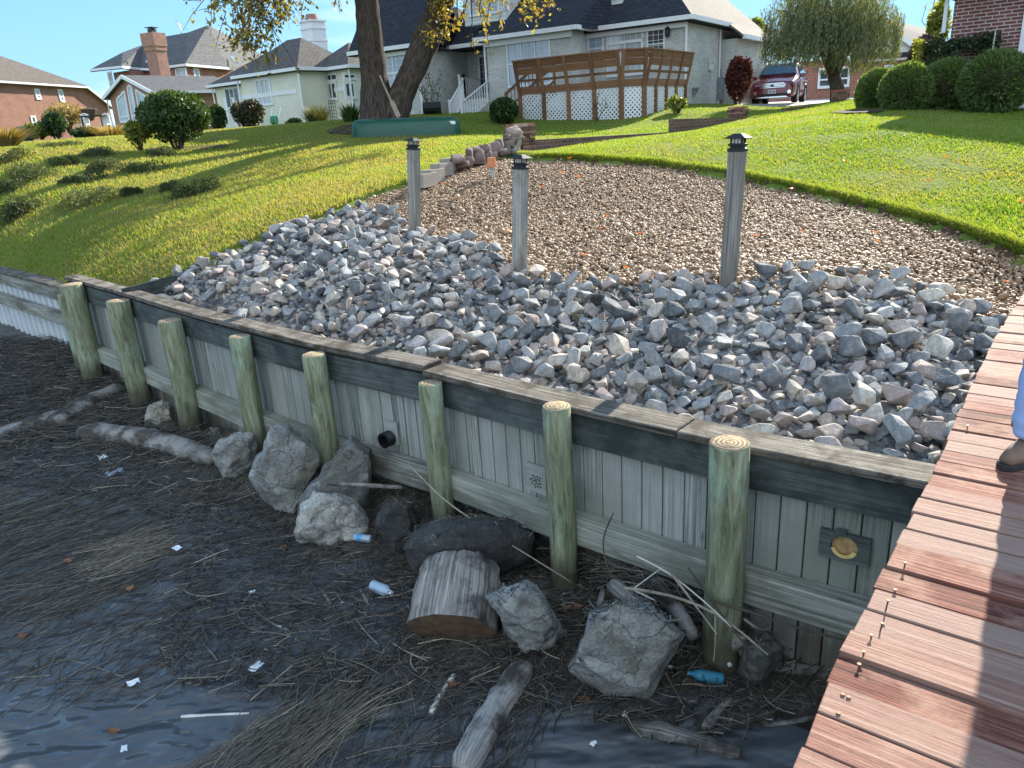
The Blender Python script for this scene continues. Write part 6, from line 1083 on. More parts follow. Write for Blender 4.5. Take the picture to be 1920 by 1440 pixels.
def tuftgrass(px, pyb, wpx, hpx, y, label, matl, n, seed, spread=.5, wd=.02, name='ornamental_grass', cat='grass clump'):
    rng = np.random.default_rng(seed); B = ony(px, pyb, y); s = np.linalg.norm(B - [0, 0, CZ]) / FPX; h = hpx * s; r = wpx * s / 2; a = rng.uniform(0, 6.28, n); q = np.sqrt(rng.random(n)); b = B + np.stack([np.cos(a) * q * r * .35, np.sin(a) * q * r * .35, np.zeros(n) - .03], 1); L = h * rng.uniform(.6, 1.1, n); out = np.stack([np.cos(a), np.sin(a), np.zeros(n)], 1) * (q * r * spread * 1.6)[:, None]
    mid = b + out * .45 + np.array([0, 0, 1.]) * (L * .65)[:, None]; tip = b + out + np.array([0, 0, 1.]) * (L * .95)[:, None]; e = np.stack([-np.sin(a), np.cos(a), np.zeros(n)], 1) * wd; V = np.stack([b - e, b + e, mid + e * .8, mid - e * .8, tip], 1).reshape(-1, 3); F = (np.arange(n)[:, None, None] * 5 + np.array([[0, 1, 2], [0, 2, 3], [3, 2, 4]])[None]).reshape(-1, 3); o = npmesh(name, V - B, F, matl, rnd=np.repeat(np.clip(rng.normal(.5, .25, n), 0, 1), 3), label=label, cat=cat); o.location = V3(B); return o
tuftgrass(597, 243, 62, 42, 38, 'dark ornamental grass tuft before the cream house bay', leaf('grass_tuft', [(0, (.03, .04, .02)), (1, (.13, .13, .06))], .3), 500, 1); tuftgrass(660, 237, 42, 40, 27.5, 'spiky green yucca left of the big tree', M_LF_DK, 90, 2, .6, .05, 'yucca', 'yucca'); tuftgrass(213, 264, 62, 26, 40, 'dry tan grass below the sun room', M_LF_TAN, 420, 3, .8, .03, 'dry_grass', 'grass clump'); tuftgrass(14, 272, 75, 28, 21, 'dry tan grass at the far left edge', M_LF_TAN, 520, 4, .7, .02, 'dry_grass', 'grass clump')
# bare climbing shrub against the grey house
def twiggy(px, pyb, wpx, hpx, y, label, n, seed, lm, ln, name='bare_shrub', lsz=.10):
    rng = np.random.default_rng(seed); B = ony(px, pyb, y); s = np.linalg.norm(B - [0, 0, CZ]) / FPX; h, r = hpx * s, wpx * s / 2; root = empty(name, B, label, 'shrub'); m = MB(); T = []
    for k in range(n): a = rng.uniform(-1, 1); e = B + np.array([a * r, rng.uniform(-.2, .2), h * rng.uniform(.6, 1)]); q = B * .5 + e * .5 + rng.normal(0, .1, 3); m.tube([B + rng.normal(0, .04, 3), q, e], [.014, .010, .004], 5); T += [q + (e - q) * t + rng.normal(0, .09, 3) for t in rng.random(max(1, ln // n))]
    m.build('stems', M_TWIG, root); V, F = cards(np.array(T), lsz, rng); npmesh('foliage', V, F, lm, root, rnd=rng.random(len(T)))
twiggy(812, 222, 66, 85, 31.5, 'straggly climbing shrub on the grey house wall beside the porch', 12, 5, M_LF_DK, 160); twiggy(1120, 226, 40, 52, 25.6, 'thin bare rose before the middle of the deck lattice', 6, 6, M_LF_DK, 24); twiggy(1745, 60, 40, 60, 26, 'bare twigs rising behind the yellow-leaved bush', 9, 7, M_LF_TAN, 40)
# ---- creeping mounds on the left bank
M_LF_MND = leaf('creeping_juniper', [(0, (.03, .045, .018)), (.5, (.085, .11, .035)), (1, (.24, .24, .09))], .3)
def mound(px, py, wpx, hpx, seed, label, bias=-.15, n=3000):
    rng = np.random.default_rng(seed + 300); B = ong(px, py + hpx * .4); s = np.linalg.norm(B - [0, 0, CZ]) / FPX; r, h = wpx * s / 2, hpx * s * .62; C_ = [B + np.array([rng.uniform(-.6, .6) * r, rng.uniform(-.7, .7) * r, h * rng.uniform(0, .3)]) for _ in range(7)]; C_ = np.array(C_); R_ = np.array([[r * .5, r * .55, h * .8]] * 7) * rng.uniform(.7, 1.2, (7, 1)); P = blobpts(C_, R_, n, rng); P[:, 2] += H(P[:, 0], P[:, 1]) - B[2]; P = P[P[:, 2] > H(P[:, 0], P[:, 1])]; V, F = cards(P, .075 * rng.uniform(.6, 1.3, len(P)), rng, .28); o = npmesh('ground_cover_mound', V - B, F, M_LF_MND, rnd=np.clip(rng.normal(.4 + bias, .2, len(P)), 0, 1), label=label, cat='ground cover', group='creeping mounds on the left bank'); o.location = V3(B)
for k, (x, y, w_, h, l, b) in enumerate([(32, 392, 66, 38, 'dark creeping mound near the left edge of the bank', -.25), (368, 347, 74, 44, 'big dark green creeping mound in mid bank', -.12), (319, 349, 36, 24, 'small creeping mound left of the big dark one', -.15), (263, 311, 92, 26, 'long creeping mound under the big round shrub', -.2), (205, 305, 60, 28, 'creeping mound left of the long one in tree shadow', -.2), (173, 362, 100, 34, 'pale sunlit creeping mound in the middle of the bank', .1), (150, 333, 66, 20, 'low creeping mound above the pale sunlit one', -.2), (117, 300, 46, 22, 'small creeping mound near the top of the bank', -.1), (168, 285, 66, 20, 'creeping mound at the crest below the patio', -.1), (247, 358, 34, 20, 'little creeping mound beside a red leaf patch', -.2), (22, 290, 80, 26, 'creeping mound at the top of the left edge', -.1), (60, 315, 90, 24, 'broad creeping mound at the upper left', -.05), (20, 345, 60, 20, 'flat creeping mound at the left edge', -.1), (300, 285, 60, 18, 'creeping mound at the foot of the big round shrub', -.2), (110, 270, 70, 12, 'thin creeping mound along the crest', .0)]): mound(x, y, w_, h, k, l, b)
# ---- the big double-stemmed tree
TY = 26.0
TB = ony(716, 228, TY); TB[2] = Hs(TB[0], TB[1]); bt = empty('big_tree', TB, 'big double-stemmed tree with furrowed grey bark and thin yellow leaves', 'tree'); sc = TY / FPX
def tp(x, y, d=0): return ony(x, y, TY + d)
m = MB()
def stem(pts, ws):
    P = np.array([tp(*p) for p in pts]); d = np.r_[0, np.cumsum(np.linalg.norm(np.diff(P, axis=0), axis=1))]; t = np.linspace(0, d[-1], 40); Q = np.stack([np.interp(t, d, P[:, i]) for i in range(3)], 1); W_ = np.interp(t, d, ws) * sc / 2
    for _ in range(4): Q[1:-1] = (Q[:-2] + 2 * Q[1:-1] + Q[2:]) / 4
    m.tube(Q, W_, 18, jit=.05); return Q
s1_ = stem([(709, 250), (708, 225), (703, 150), (694, 80), (688, 10), (680, -80, .3), (660, -220, .8), (640, -380, 1.2)], [74, 64, 47, 44, 40, 37, 26, 12]); s2_ = stem([(728, 250), (737, 222), (756, 170), (784, 110), (806, 60), (826, 10), (850, -60, -.5), (900, -200, -1.2), (960, -380, -2)], [66, 54, 42, 44, 46, 40, 34, 24, 12]); m.build('trunk', M_BARK2, bt, smooth=True)
m = MB(); LP = []; tr = np.random.default_rng(8)
def limb(a, b, r, leaves, droop=.6, n=9):
    a, b = np.array(a), np.array(b); t = np.linspace(0, 1, n)[:, None]; Q = a + (b - a) * t; Q[:, 2] += np.sin(t[:, 0] * math.pi) * .25 * np.linalg.norm(b - a) * .3 - droop * t[:, 0] ** 2 * 0; Q += np.r_[np.zeros((1, 3)), tr.normal(0, .05, (n - 1, 3))]; m.tube(Q, np.linspace(r, r * .2, n), 7)
    for k in range(leaves):
        j = int(tr.integers(2, n)); p = Q[j] + tr.normal(0, .12, 3); q = p + np.array([tr.normal(0, .35), tr.normal(0, .35), -abs(tr.normal(.3, .35))]); m.tube([p, (p + q) / 2 + tr.normal(0, .04, 3), q], [.012, .008, .004], 4)
        for _ in range(int(tr.integers(7, 16))): LP.append(p + (q - p) * tr.random() + tr.normal(0, .09, 3))
    return Q
T1 = tp(664, -200, .7); T2 = tp(880, -150, -1)
ca = [ony(*q) for q in [(395, 8, 22.5), (440, 40, 22.5), (470, 78, 22.3), (500, 45, 22.6), (480, 10, 22.6), (545, 25, 23), (450, 92, 22.2), (525, 5, 22), (420, 25, 22.8), (465, 55, 23), (490, 95, 22.4)]]
for c in ca: limb(T1 + tr.normal(0, .4, 3), c + np.array([0, 0, .25]), .05, 36 if c is not ca[5] else 10)
for c in [ony(*q) for q in [(620, -5, 22), (640, -12, 23), (385, -20, 22), (560, -15, 22.4)]]: limb(T1, c, .04, 10)
for c in [ony(*q) for q in [(800, 30, 25.2), (820, 60, 25), (790, 60, 25), (850, 60, 24.8), (880, 80, 24.8), (830, 90, 25), (905, 45, 24.6), (870, 30, 24.6), (800, 10, 25), (810, 95, 25.1)]]: limb(T2 + tr.normal(0, .3, 3), c, .045, 9)
for c in [ony(*q) for q in [(925, 5, 24), (1015, 8, 23.5), (1045, -5, 23.5), (985, 5, 23.6), (1020, 15, 23.4), (945, 15, 24)]]: limb(T2 + tr.normal(0, .3, 3), c, .04, 12)
for k in range(46):  # the crown above the picture, which shades the bank
    a = tr.uniform(0, 6.28); st_ = [s1_, s2_][k % 2]; b = st_[-1 - int(tr.integers(0, 12))]; e = b + np.array([math.cos(a) * tr.uniform(2, 5.5), math.sin(a) * tr.uniform(2, 5.5), tr.uniform(-.3, 3)])
    if projpx(e[None])[0, 1] > -30: e[2] += 3
    limb(b, e, .09, 26)
for k in range(44):  # more limbs out of view, added so their shade reaches the lower bank
    e = np.array([tr.uniform(-4.5, 3.0), tr.uniform(21.5, 27), tr.uniform(6.6, 10.5)])
    while projpx(e[None])[0, 1] > -45: e[2] += .4
    limb(s2_[-1 - int(tr.integers(0, 14))] if k % 3 else s1_[-1 - int(tr.integers(0, 10))], e, .08, 26)
m.build('branches', M_BARK2, bt, smooth=True); LP = np.array(LP); V, F = cards(LP, .16 * tr.uniform(.7, 1.25, len(LP)), tr, .5); npmesh('crown', V, F, M_LF_AUT, bt, rnd=np.clip(tr.normal(.58, .25, len(LP)), 0, 1))
# ---- no further trees here; the big tree's crown streaks the bank with shade
# ---- weeping willow
WY = 30.0; WB = ony(1570, 188, WY); ww = empty('weeping_willow', WB, 'weeping willow with long hanging grey-green strands behind the red car', 'tree'); m = MB(); wr = np.random.default_rng(12); tops = []
wp = lambda x, y, d=0: ony(x, y, WY + d)
m.tube([wp(1570, 200), wp(1570, 165), wp(1562, 140)], [.30, .25, .22], 12, jit=.06)
for (x, y, d) in [(1470, 20, -.8), (1505, -30, .8), (1540, -70, 0), (1575, -80, 1), (1610, -50, -.6), (1640, -10, .5), (1655, 30, -.4), (1590, 40, -1.2), (1520, 40, -1)]:
    e = wp(x, y, d); q = wp(1565 + (x - 1565) * .45, 80 + (y - 80) * .4, d * .4); m.tube([wp(1563, 145), wp(1564 + (x - 1565) * .15, 118, d * .1), q, e], [.16, .12, .09, .04], 7, jit=.06); tops += [q + (e - q) * t for t in (.5, .75, 1.0)]
m.build('trunk', M_BARK2, ww, smooth=True); LP = []; SL = []; m = MB()
for k in range(1700):
    x = wr.uniform(1432, 1688); edge = 1 - ((x - 1560) / 130) ** 2; ytop = -80 + 95 * (1 - max(edge, 0)) + wr.uniform(0, 140); yb = wr.uniform(75, 126) if x < 1520 else wr.uniform(70, 142); yb = yb if x < 1640 else wr.uniform(60, 125)
    if 1515 < x < 1600 and wr.random() < .6: yb = wr.uniform(30, 120)
    d = wr.uniform(-1.9, 1.9) * math.sqrt(max(edge, .1)); a, b = wp(x + wr.uniform(-8, 12), ytop, d), wp(x + wr.uniform(-14, 4), yb, d * 1.1)
    if b[2] > a[2] - .3: continue
    L = a[2] - b[2]; n = int(L / .045); t = wr.random(n); P = a + (b - a) * t[:, None]; P[:, 0] += np.sin(t * 3) * .08 + wr.normal(0, .025, n); P[:, 1] += wr.normal(0, .025, n); LP.append(P)
LP = np.vstack(LP); n = len(LP); tip = np.stack([wr.normal(-.25, .3, n), wr.normal(0, .3, n), -np.ones(n)], 1); tip /= np.linalg.norm(tip, axis=1)[:, None]; side = np.cross(tip, wr.normal(size=(n, 3))); side /= np.linalg.norm(side, axis=1)[:, None]; L = wr.uniform(.10, .17, n)[:, None]; w_ = .013
V = np.stack([LP, LP + tip * L * .5 + side * w_, LP + tip * L, LP + tip * L * .5 - side * w_], 1).reshape(-1, 3); npmesh('crown', V, np.arange(4 * n).reshape(n, 4), M_LF_WIL, ww, rnd=np.clip(wr.normal(.45, .22, n), 0, 1))
# ---- vines on the brick wall
vr = np.random.default_rng(15); vb_ = empty('wall_vine', BF.pt(1.2, 1.3, .4), 'dense green vine arching along the brick wall behind the round shrubs', 'vine'); P = []
def vpt(px, py): u, z = BF.uz(px, py); return u, z
ua, za = vpt(1738, 72); ub, zb_ = vpt(1884, 64); zg = 1.15; zl = vpt(1800, 108)[1]
for k in range(15000):
    u = vr.uniform(ua, ub); z = vr.uniform(zg, zb_); t = (u - ua) / (ub - ua)
    low = zl + .12 * math.sin(u * 5) + .08 * vr.normal() if .34 < t < .86 else zg
    if t > .34: low = max(low, zl - (t - .34) * 0) if t < .86 else zg
    if z < low: continue
    o = abs(vr.normal(0, .13)) + .02; P.append(BF.pt(u + vr.normal(0, .02), z + vr.normal(0, .04) + .1 * mnoise.noise((u * 3, z * 3, 0)), o + .18 * (1 + mnoise.noise((u * 2.5, z * 2.5, 5)))))
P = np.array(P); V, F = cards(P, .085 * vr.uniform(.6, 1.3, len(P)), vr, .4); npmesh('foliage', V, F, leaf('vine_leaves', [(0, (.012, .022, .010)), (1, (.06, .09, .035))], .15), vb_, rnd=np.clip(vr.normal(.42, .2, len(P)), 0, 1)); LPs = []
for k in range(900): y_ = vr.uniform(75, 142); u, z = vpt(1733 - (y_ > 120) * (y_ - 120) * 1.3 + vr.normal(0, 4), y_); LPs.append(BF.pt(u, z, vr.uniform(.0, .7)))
V, F = cards(np.array(LPs), .08, vr, .5); npmesh('sun_tinted_foliage', V, F, M_LF_YG, vb_, rnd=np.clip(vr.normal(.7, .2, len(LPs)), 0, 1))  # yellower leaves paint sunlight on the left side of the vine
m = MB(); u, z = vpt(1875, 60); u2, z2 = vpt(1864, 124); m.tube([BF.pt(u, z, .5), BF.pt(u2, z2 - .6, .55)], .014, 6); m.build('stake', M_STICKW, label='thin pale stake leaning on the vine at the brick wall', cat='stake')
# ================================================================ garden objects
M_CAN = plain('green_canoe_hull', (.009, .07, .043), .32, .45, 0, .15, 3)
def canoe():
    y = 23.6; a, b = ony(659, 254, y + .1), ony(866, 247, y - .15); a[2] = Hs(a[0], a[1]); b[2] = Hs(b[0], b[1]); L = np.linalg.norm(b - a); d = (b - a) / L; sd = np.cross(Z3, d); sd /= np.linalg.norm(sd); c = (a + b) / 2; root = empty('canoe', c, 'upturned green canoe lying on the lawn before the big tree', 'canoe'); n, k = 40, 18; V = []; Hc = .50; Bw = .44
    for i in range(n + 1):
        t = i / n; s = (t - .5) * 2; wd = Bw * max(0.02, (1 - abs(s) ** 3.2)) ** .75; endr = max(0, (abs(s) - .86) / .14); top = Hc * (1 - .05 * s * s) * math.sqrt(max(0, 1 - endr ** 2.2)) + .02; low = -.02 - .05 * s * s
        for j in range(k + 1):
            a_ = math.pi * j / k; x = math.cos(a_); zz = math.sin(a_) ** .62; V.append(a + d * L * t + sd * wd * math.copysign(abs(x) ** .8, x) + Z3 * (low + (top - low) * zz))
    F = [(i * (k + 1) + j, i * (k + 1) + j + 1, (i + 1) * (k + 1) + j + 1, (i + 1) * (k + 1) + j) for i in range(n) for j in range(k)]; m = MB(); m.add(np.array(V), F, .5); m.build('hull', M_CAN, root, smooth=True)
    for s_ in (0, k): m = MB(); m.tube([np.array(V[i * (k + 1) + s_]) for i in range(n + 1)], .018, 6); m.build('gunwale', M_BLACK, root)
    q = np.array(V[int(.93 * n) * (k + 1) + 14]); m = MB(); e = np.array(V[int(.93 * n) * (k + 1) + 15]); m.box((q + e) / 2 - sd * .012, (.20, .012, .09), np.array([d, sd, Z3])); m.build('pale_sticker', M_TRIM, root)
canoe()
for k, (p0, p1, l) in enumerate([((746, 222, 24.6), (712, 142, 25.35), 'thin wooden pole leaning in the fork of the big tree, left one'), ((750, 224, 24.5), (716, 150, 25.3), 'wooden paddle leaning in the fork of the big tree, right one')]):
    a, b = ony(*p0), ony(*p1); m = MB(); m.tube([a, b], .02, 8)
    if k: d = (b - a) / np.linalg.norm(b - a); m.board(a + d * .1, a + d * .7, .14, .02, up=(0, -1, .3))
    m.build('paddle' if k else 'pole', M_STICK, label=l, cat='paddle' if k else 'pole')
# low garden wall with brick pillars
def brickpillar(px, pyt, pyb, wpx, y, label, ragged=0):
    B, T = ony(px, pyb, y), ony(px, pyt, y); w_ = wpx * y / FPX; h = T[2] - B[2]; n = max(4, int(round(h / .068))); root = empty('brick_pillar', B, label, 'brick pillar', 'brick pillars of the garden wall'); rg = random.Random(int(px)); a0 = rad(-40); cb_ = MB(); cp_ = MB()
    for i in range(n):
        ww_ = w_ * .5 * (1 + (.12 if i >= n - 3 and i < n - 1 and ragged else 0)); z = B[2] + h * (i + .5) / n; t = cp_ if i == n - 1 else cb_
        for s_ in range(4):
            a = a0 + s_ * math.pi / 2; d = np.array([math.cos(a), math.sin(a), 0]); e = np.array([-d[1], d[0], 0])
            for q in (-.5, .5): t.box(np.r_[B[:2], z] + d * ww_ * .68 + e * ww_ * q * .95, (ww_ * .62, ww_ * .90, h / n - .010), np.array([d, e, Z3]), rnd=rg.random())
        t.box(np.r_[B[:2], z], (ww_ * 1.3, ww_ * 1.3, h / n + .002), np.array([[math.cos(a0), math.sin(a0), 0], [-math.sin(a0), math.cos(a0), 0], Z3]))
    cb_.build('brickwork', M_PBR, root); cp_.build('brick_cap', M_PBR2, root)
M_PBR = stone('brown_pillar_brick', [(0, (.10, .055, .042)), (.5, (.20, .10, .075)), (1, (.30, .18, .14))], 12, .4, .9); M_PBR2 = stone('red_cap_brick', [(0, (.30, .10, .075)), (.5, (.40, .16, .12)), (1, (.52, .36, .30))], 12, .4, .9)
brickpillar(978, 231, 292, 38, 15.0, 'brick pillar with a red brick cap beside the stone row, nearest one', 1); brickpillar(1382, 200, 234, 27, 21.0, 'dark brick pillar in the middle of the garden wall', 1); brickpillar(1574, 168, 200, 25, 24.2, 'dark brick pillar before the willow trunk')
gw = empty('garden_wall', ony(1100, 262, 16.5), 'low dark brick garden wall stepping up across the lawn', 'garden wall')
for (x0, yy0, x1, yy1, zt0, zt1) in [(992, 15.1, 1260, 18.5, ony(1000, 262, 15.2)[2], ony(1258, 248, 18.4)[2]), (1260, 18.5, 1468, 22.3, ony(1262, 223, 18.5)[2], ony(1466, 220, 22.2)[2]), (1468, 22.3, 1562, 24.1, ony(1470, 202, 22.3)[2], ony(1560, 195, 24)[2])]:
    a, b = ony(x0, 250, yy0)[:2], ony(x1, 240, yy1)[:2]; d = (b - a) / np.linalg.norm(b - a); nn = np.array([-d[1], d[0]]) * .1; m = MB(); m.prism([np.r_[a - nn, .2], np.r_[b - nn, .2], np.r_[b - nn, zt1], np.r_[a - nn, zt0]], np.r_[2 * nn, 0]); m.build('brick_course', M_BRW, gw)
# stone row, cinder blocks, goose
M_FST = stone('pinkish_fieldstone', [(0, (.10, .075, .068)), (.4, (.20, .15, .135)), (.7, (.30, .21, .18)), (1, (.42, .33, .25))], 8, .7, .9); M_CIN = plain('concrete_block', (.30, .27, .23), .95, .1, 0, .2, 30)
def roundstone(P, s, seed, rnd, matl, name, label, cat, group, asp=(1, .8, .7)):
    rg = np.random.default_rng(seed); V, F = ico(3); V = V * 2; d = V / np.linalg.norm(V, axis=1)[:, None]; bx = np.sign(d) * np.abs(d) ** .42; sd = rg.uniform(0, 40); nzv = np.array([mnoise.fractal(V3(q * 1.4 + sd), 1, 2, 4) for q in d]); V = bx * (1 + .20 * nzv)[:, None] * np.array(asp) * s * .5; a = rg.uniform(0, 6.28); R = np.array(Euler((rg.normal(0, .15), rg.normal(0, .15), a)).to_matrix()); o = npmesh(name, V @ R.T, F, matl, rnd=np.full(len(F), rnd), smooth=True, label=label, cat=cat, group=group); o.location = V3(P); return o
ST = [(878, 303, 24, .5), (866, 310, 22, .3), (858, 298, 20, .55), (880, 289, 26, .2), (893, 296, 28, .45), (908, 293, 26, .35), (920, 292, 24, .7), (934, 288, 26, .25), (945, 284, 22, .4), (925, 279, 22, .5), (938, 272, 22, .3), (950, 270, 22, .45), (958, 262, 20, .6), (968, 256, 24, .3), (963, 250, 20, .85), (972, 246, 16, .6), (906, 281, 22, .3), (888, 280, 18, .4), (950, 258, 18, .2)]
for k, (x, y, w_, c) in enumerate(ST):
    d = 12.6 + (x - 858) / 120 * 2.3; P = ony(x, y, d); l = {14: 'yellowish stone near the top of the row beside the brick pillar', 0: 'pinkish stone at the low end of the row next to the cinder blocks', 13: 'highest stone leaning on the brick pillar', 15: 'small top stone against the pillar', 3: 'dark upper stone in the left part of the row'}.get(k, 'rough pinkish brown fieldstone piled in the row along the lawn edge'); roundstone(P, w_ * d / FPX * 1.2, k, c, M_FST, 'stone', l, 'stone', 'fieldstones piled along the lawn edge', asp=(1, .7 + .3 * math.sin(k * 3.7), .62 + .22 * math.sin(k * 5.1)))
def cinder(x, y, d, ang, label, top=True, col=None):
    B = ony(x, y, d); A = np.array([[math.cos(ang), math.sin(ang), 0], [-math.sin(ang), math.cos(ang), 0], Z3]); m = MB(); l, w_, h, t = .40, .20, .20, .035
    for q in (-1, 1): m.box(B + A[1] * q * (w_ - t) / 2, (l, t, h), A); m.box(B + A[0] * q * (l - t) / 2, (t, w_ - 2 * t - .002, h - .002), A)
    m.box(B, (t, w_ - 2 * t - .002, h - .004), A); m.box(B - Z3 * .07, (l - .01, w_ - .01, .03), A); m.build('cinder_block', col or M_CIN, label=label, cat='concrete block', group='concrete blocks edging the lawn', bevel=.004)
for k, (x, y, d, l) in enumerate([(797, 338, 11.7, 'concrete block half hidden behind the left lamp post'), (812, 330, 12.0, 'tan concrete block second from the left lamp post'), (829, 318, 12.4, 'grey hollow concrete block with open cells'), (846, 308, 12.8, 'brownish concrete block touching the stone row')]): cinder(x, y, d, rad(62), l)
def goose():
    d = 14.4; B = ony(968, 292, d); s = d / FPX; root = empty('goose_statue', B, 'weathered stone goose statue before the brick pillar', 'statue'); q = lambda x, y, o=0: ony(x, y, d + o); m = MB(); cb2 = q(964, 282); V, F = ico(3); Vb = V * 2 * np.array([11.5, 9, 9.5]) * s; m.add(Vb @ np.array(Euler((0, rad(-12), 0)).to_matrix()).T + cb2, [tuple(f) for f in F], .8); m.tube([q(966, 280), q(972, 272), q(975, 264), q(974, 260), q(978, 256.5), q(985, 258.5)], [7 * s, 4.5 * s, 3.2 * s, 3.4 * s, 3.3 * s, .8 * s], 12); m.build('goose_body', M_GSE, root, smooth=True); m = MB(); 
    for xx in (967, 973): m.tube([q(xx, 287), q(xx + 2, 293), q(xx + 6, 294)], [1.2 * s, 1.0 * s, .8 * s], 6)
    m.build('feet', M_GSE, root)
M_GSE = stone('mossy_cast_stone', [(0, (.12, .12, .09)), (.5, (.24, .23, .18)), (1, (.36, .34, .27))], 14, .4, .9); goose()
# terracotta pot upside down on a pipe
yb_ = 12.0; B = ony(923, 337, yb_); B[2] = max(B[2], HG(B[:1], B[1:2])[0] - .02); sp_ = yb_ / FPX; T = ony(922, 313, yb_); m = MB(); m.tube([B - [0, 0, .1], T + [0, 0, .06]], 3.4 * sp_, 14); m.build('pipe', plain('grey_pipe', (.33, .36, .38), .5), label='grey pipe standing in the pebbles under the terracotta pot', cat='pipe')
m = MB(); h = 17 * sp_; m.lathe(T - [0, 0, .004], [(9.8 * sp_, 0), (10.2 * sp_, .01), (9.4 * sp_, h * .30), (8.6 * sp_, h * .31), (7.2 * sp_, h), (3 * sp_, h + .002)], 22); m.build('terracotta_pot', plain('terracotta', (.50, .20, .10), .85, .15, 0, .15, 12), smooth=False, label='orange terracotta pot turned upside down on a grey pipe', cat='pot')
# patio things at the far left
def umbrella():
    B = ony(170, 238, 43); T = ony(166, 203, 43); root = empty('patio_umbrella', B, 'dark closed patio umbrella before the far brick house', 'umbrella'); m = MB(); m.tube([B, T], .03, 8); m.build('pole', M_LAMP, root); m = MB(); hh = T[2] - B[2]; m.lathe(T - [0, 0, .38], [(.12, -.25), (.30, 0.05), (.42, .28), (.40, .34), (.05, .42)], 10); m.build('canopy', plain('brown_canvas', (.07, .045, .04), .9), root)
umbrella()
def patiochair(px, l):
    B = ony(px, 247, 42); root = empty('patio_chair', B, l, 'chair', 'patio chairs before the far brick house'); m = MB(); m.box(B + [0, 0, .36], (.42, .42, .05)); m.build('seat', M_TRIM, root); m = MB(); m.box(B + [0, .2, .60], (.42, .05, .46)); m.tube([B + [-.2, .2, .82], B + [0, .2, .9], B + [.2, .2, .82]], .035, 6); m.build('backrest', M_TRIM, root)
    for a in (-.18, .18):
        for b in (-.18, .18): m = MB(); m.box(B + [a, b, .17], (.045, .045, .34)); m.build('leg', M_TRIM, root)
patiochair(161, 'white patio chair left of the umbrella pole'); patiochair(200, 'white patio chair beside the sun room')
m = MB(); q = ony(182, 243, 42); m.box(q + [0, 0, .68], (1.2, .8, .06)); t_ = empty('patio_table', q, 'dark patio table between the white chairs', 'table'); m.build('table_top', M_LAMP, t_)
for a in (-.5, .5):
    for b in (-.32, .32): m = MB(); m.box(q + [a, b, .32], (.06, .06, .65)); m.build('leg', M_LAMP, t_)
m = MB(); q = ony(45, 252, 44); r_ = empty('covered_grill', q, 'dark blue covered heap at the foot of the far brick house', 'cover'); V, F = ico(2); m.add(V * np.array([1.4, .8, .9]) + q, [tuple(f) for f in F]); m.build('cover', plain('blue_tarp', (.04, .05, .10), .6), r_)
# hose cart, trellis, grill, bin
hc_ = empty('hose_cart', ony(517, 243, 38), 'white hose cart with a green hose before the cream house', 'hose cart'); q = ony(517, 243, 38); m = MB()
for s_ in (-.2, .2): m.tube([q + [s_, 0, 0], q + [s_, .05, .5], q + [s_ + .12, .25, 1.0]], .018, 6)
m.tube([q + [-.08, .25, 1.0], q + [.32, .25, 1.0]], .018, 6); m.build('cart_frame', M_TRIM, hc_); m = MB(); 
for k in range(5): m.tube([q + np.array([math.cos(a) * .05 * 0 + (k - 2) * .05, math.cos(a) * .2, .42 + math.sin(a) * .2]) for a in np.linspace(0, 6.28, 16)], .022, 6, cap=False)
m.build('hose', plain('green_hose', (.03, .30, .14), .4), hc_)
m = MB(); a, b = ony(622, 238, 37.5), ony(634, 238, 37.2); hh = 45 * 37.5 / FPX
for f in (0, .33, .66, 1): p = a + (b - a) * f; m.tube([p, p + [0, 0, hh]], .012, 5)
for k in range(1, 9): m.tube([a + [0, 0, hh * k / 8.2], b + [0, 0, hh * k / 8.2]], .010, 5)
m.build('trellis', M_LAMP, label='thin dark metal trellis against the cream house bay', cat='trellis')
gr_ = empty('grill', ony(812, 224, 31), 'black covered grill at the foot of the grey house wall', 'grill'); q = ony(812, 224, 31); m = MB(); m.tube([q + [-.35, 0, .42], q + [.35, 0, .42]], .22, 12); m.build('lid', M_BLACK, gr_)
for a in (-.28, .28):
    for b in (-.15, .15): m = MB(); m.box(q + [a, b, .15], (.04, .04, .4)); m.build('leg', M_BLACK, gr_)
q = ony(1908, 182, 15.9); bn = empty('blue_bin', q, 'blue plastic bin behind the largest round shrub at the right edge', 'bin'); m = MB(); Vb = [q + BF.u * a * w_ + BF.n * b * w_ + Z3 * z for z, w_ in ((-.1, .25), (.55, .30)) for a, b in ((-1, -1), (1, -1), (1, 1), (-1, 1))]; m.add(np.array(Vb), [(3, 2, 1, 0), (4, 5, 6, 7)] + [(k, (k + 1) % 4, 4 + (k + 1) % 4, 4 + k) for k in range(4)]); m.build('bin_body', plain('blue_bin_plastic', (.025, .10, .36), .45), bn); m = MB(); m.box(q + Z3 * .58, (.66, .66, .06), BF.ax); m.build('lid', plain('blue_lid_plastic', (.03, .13, .42), .45), bn)
M_GRV = plain('white_gravel', (.55, .53, .50), .9, .1, 0, .4, 40); c = ong(1918, 203); sheet('white_gravel_patch', [(c[0] - .7, c[1] - .3), (c[0] + 2, c[1] - .8), (c[0] + 2, c[1] + 1), (c[0] - .5, c[1] + .6)], .03, M_GRV, 'white gravel beside the largest round shrub', .12)
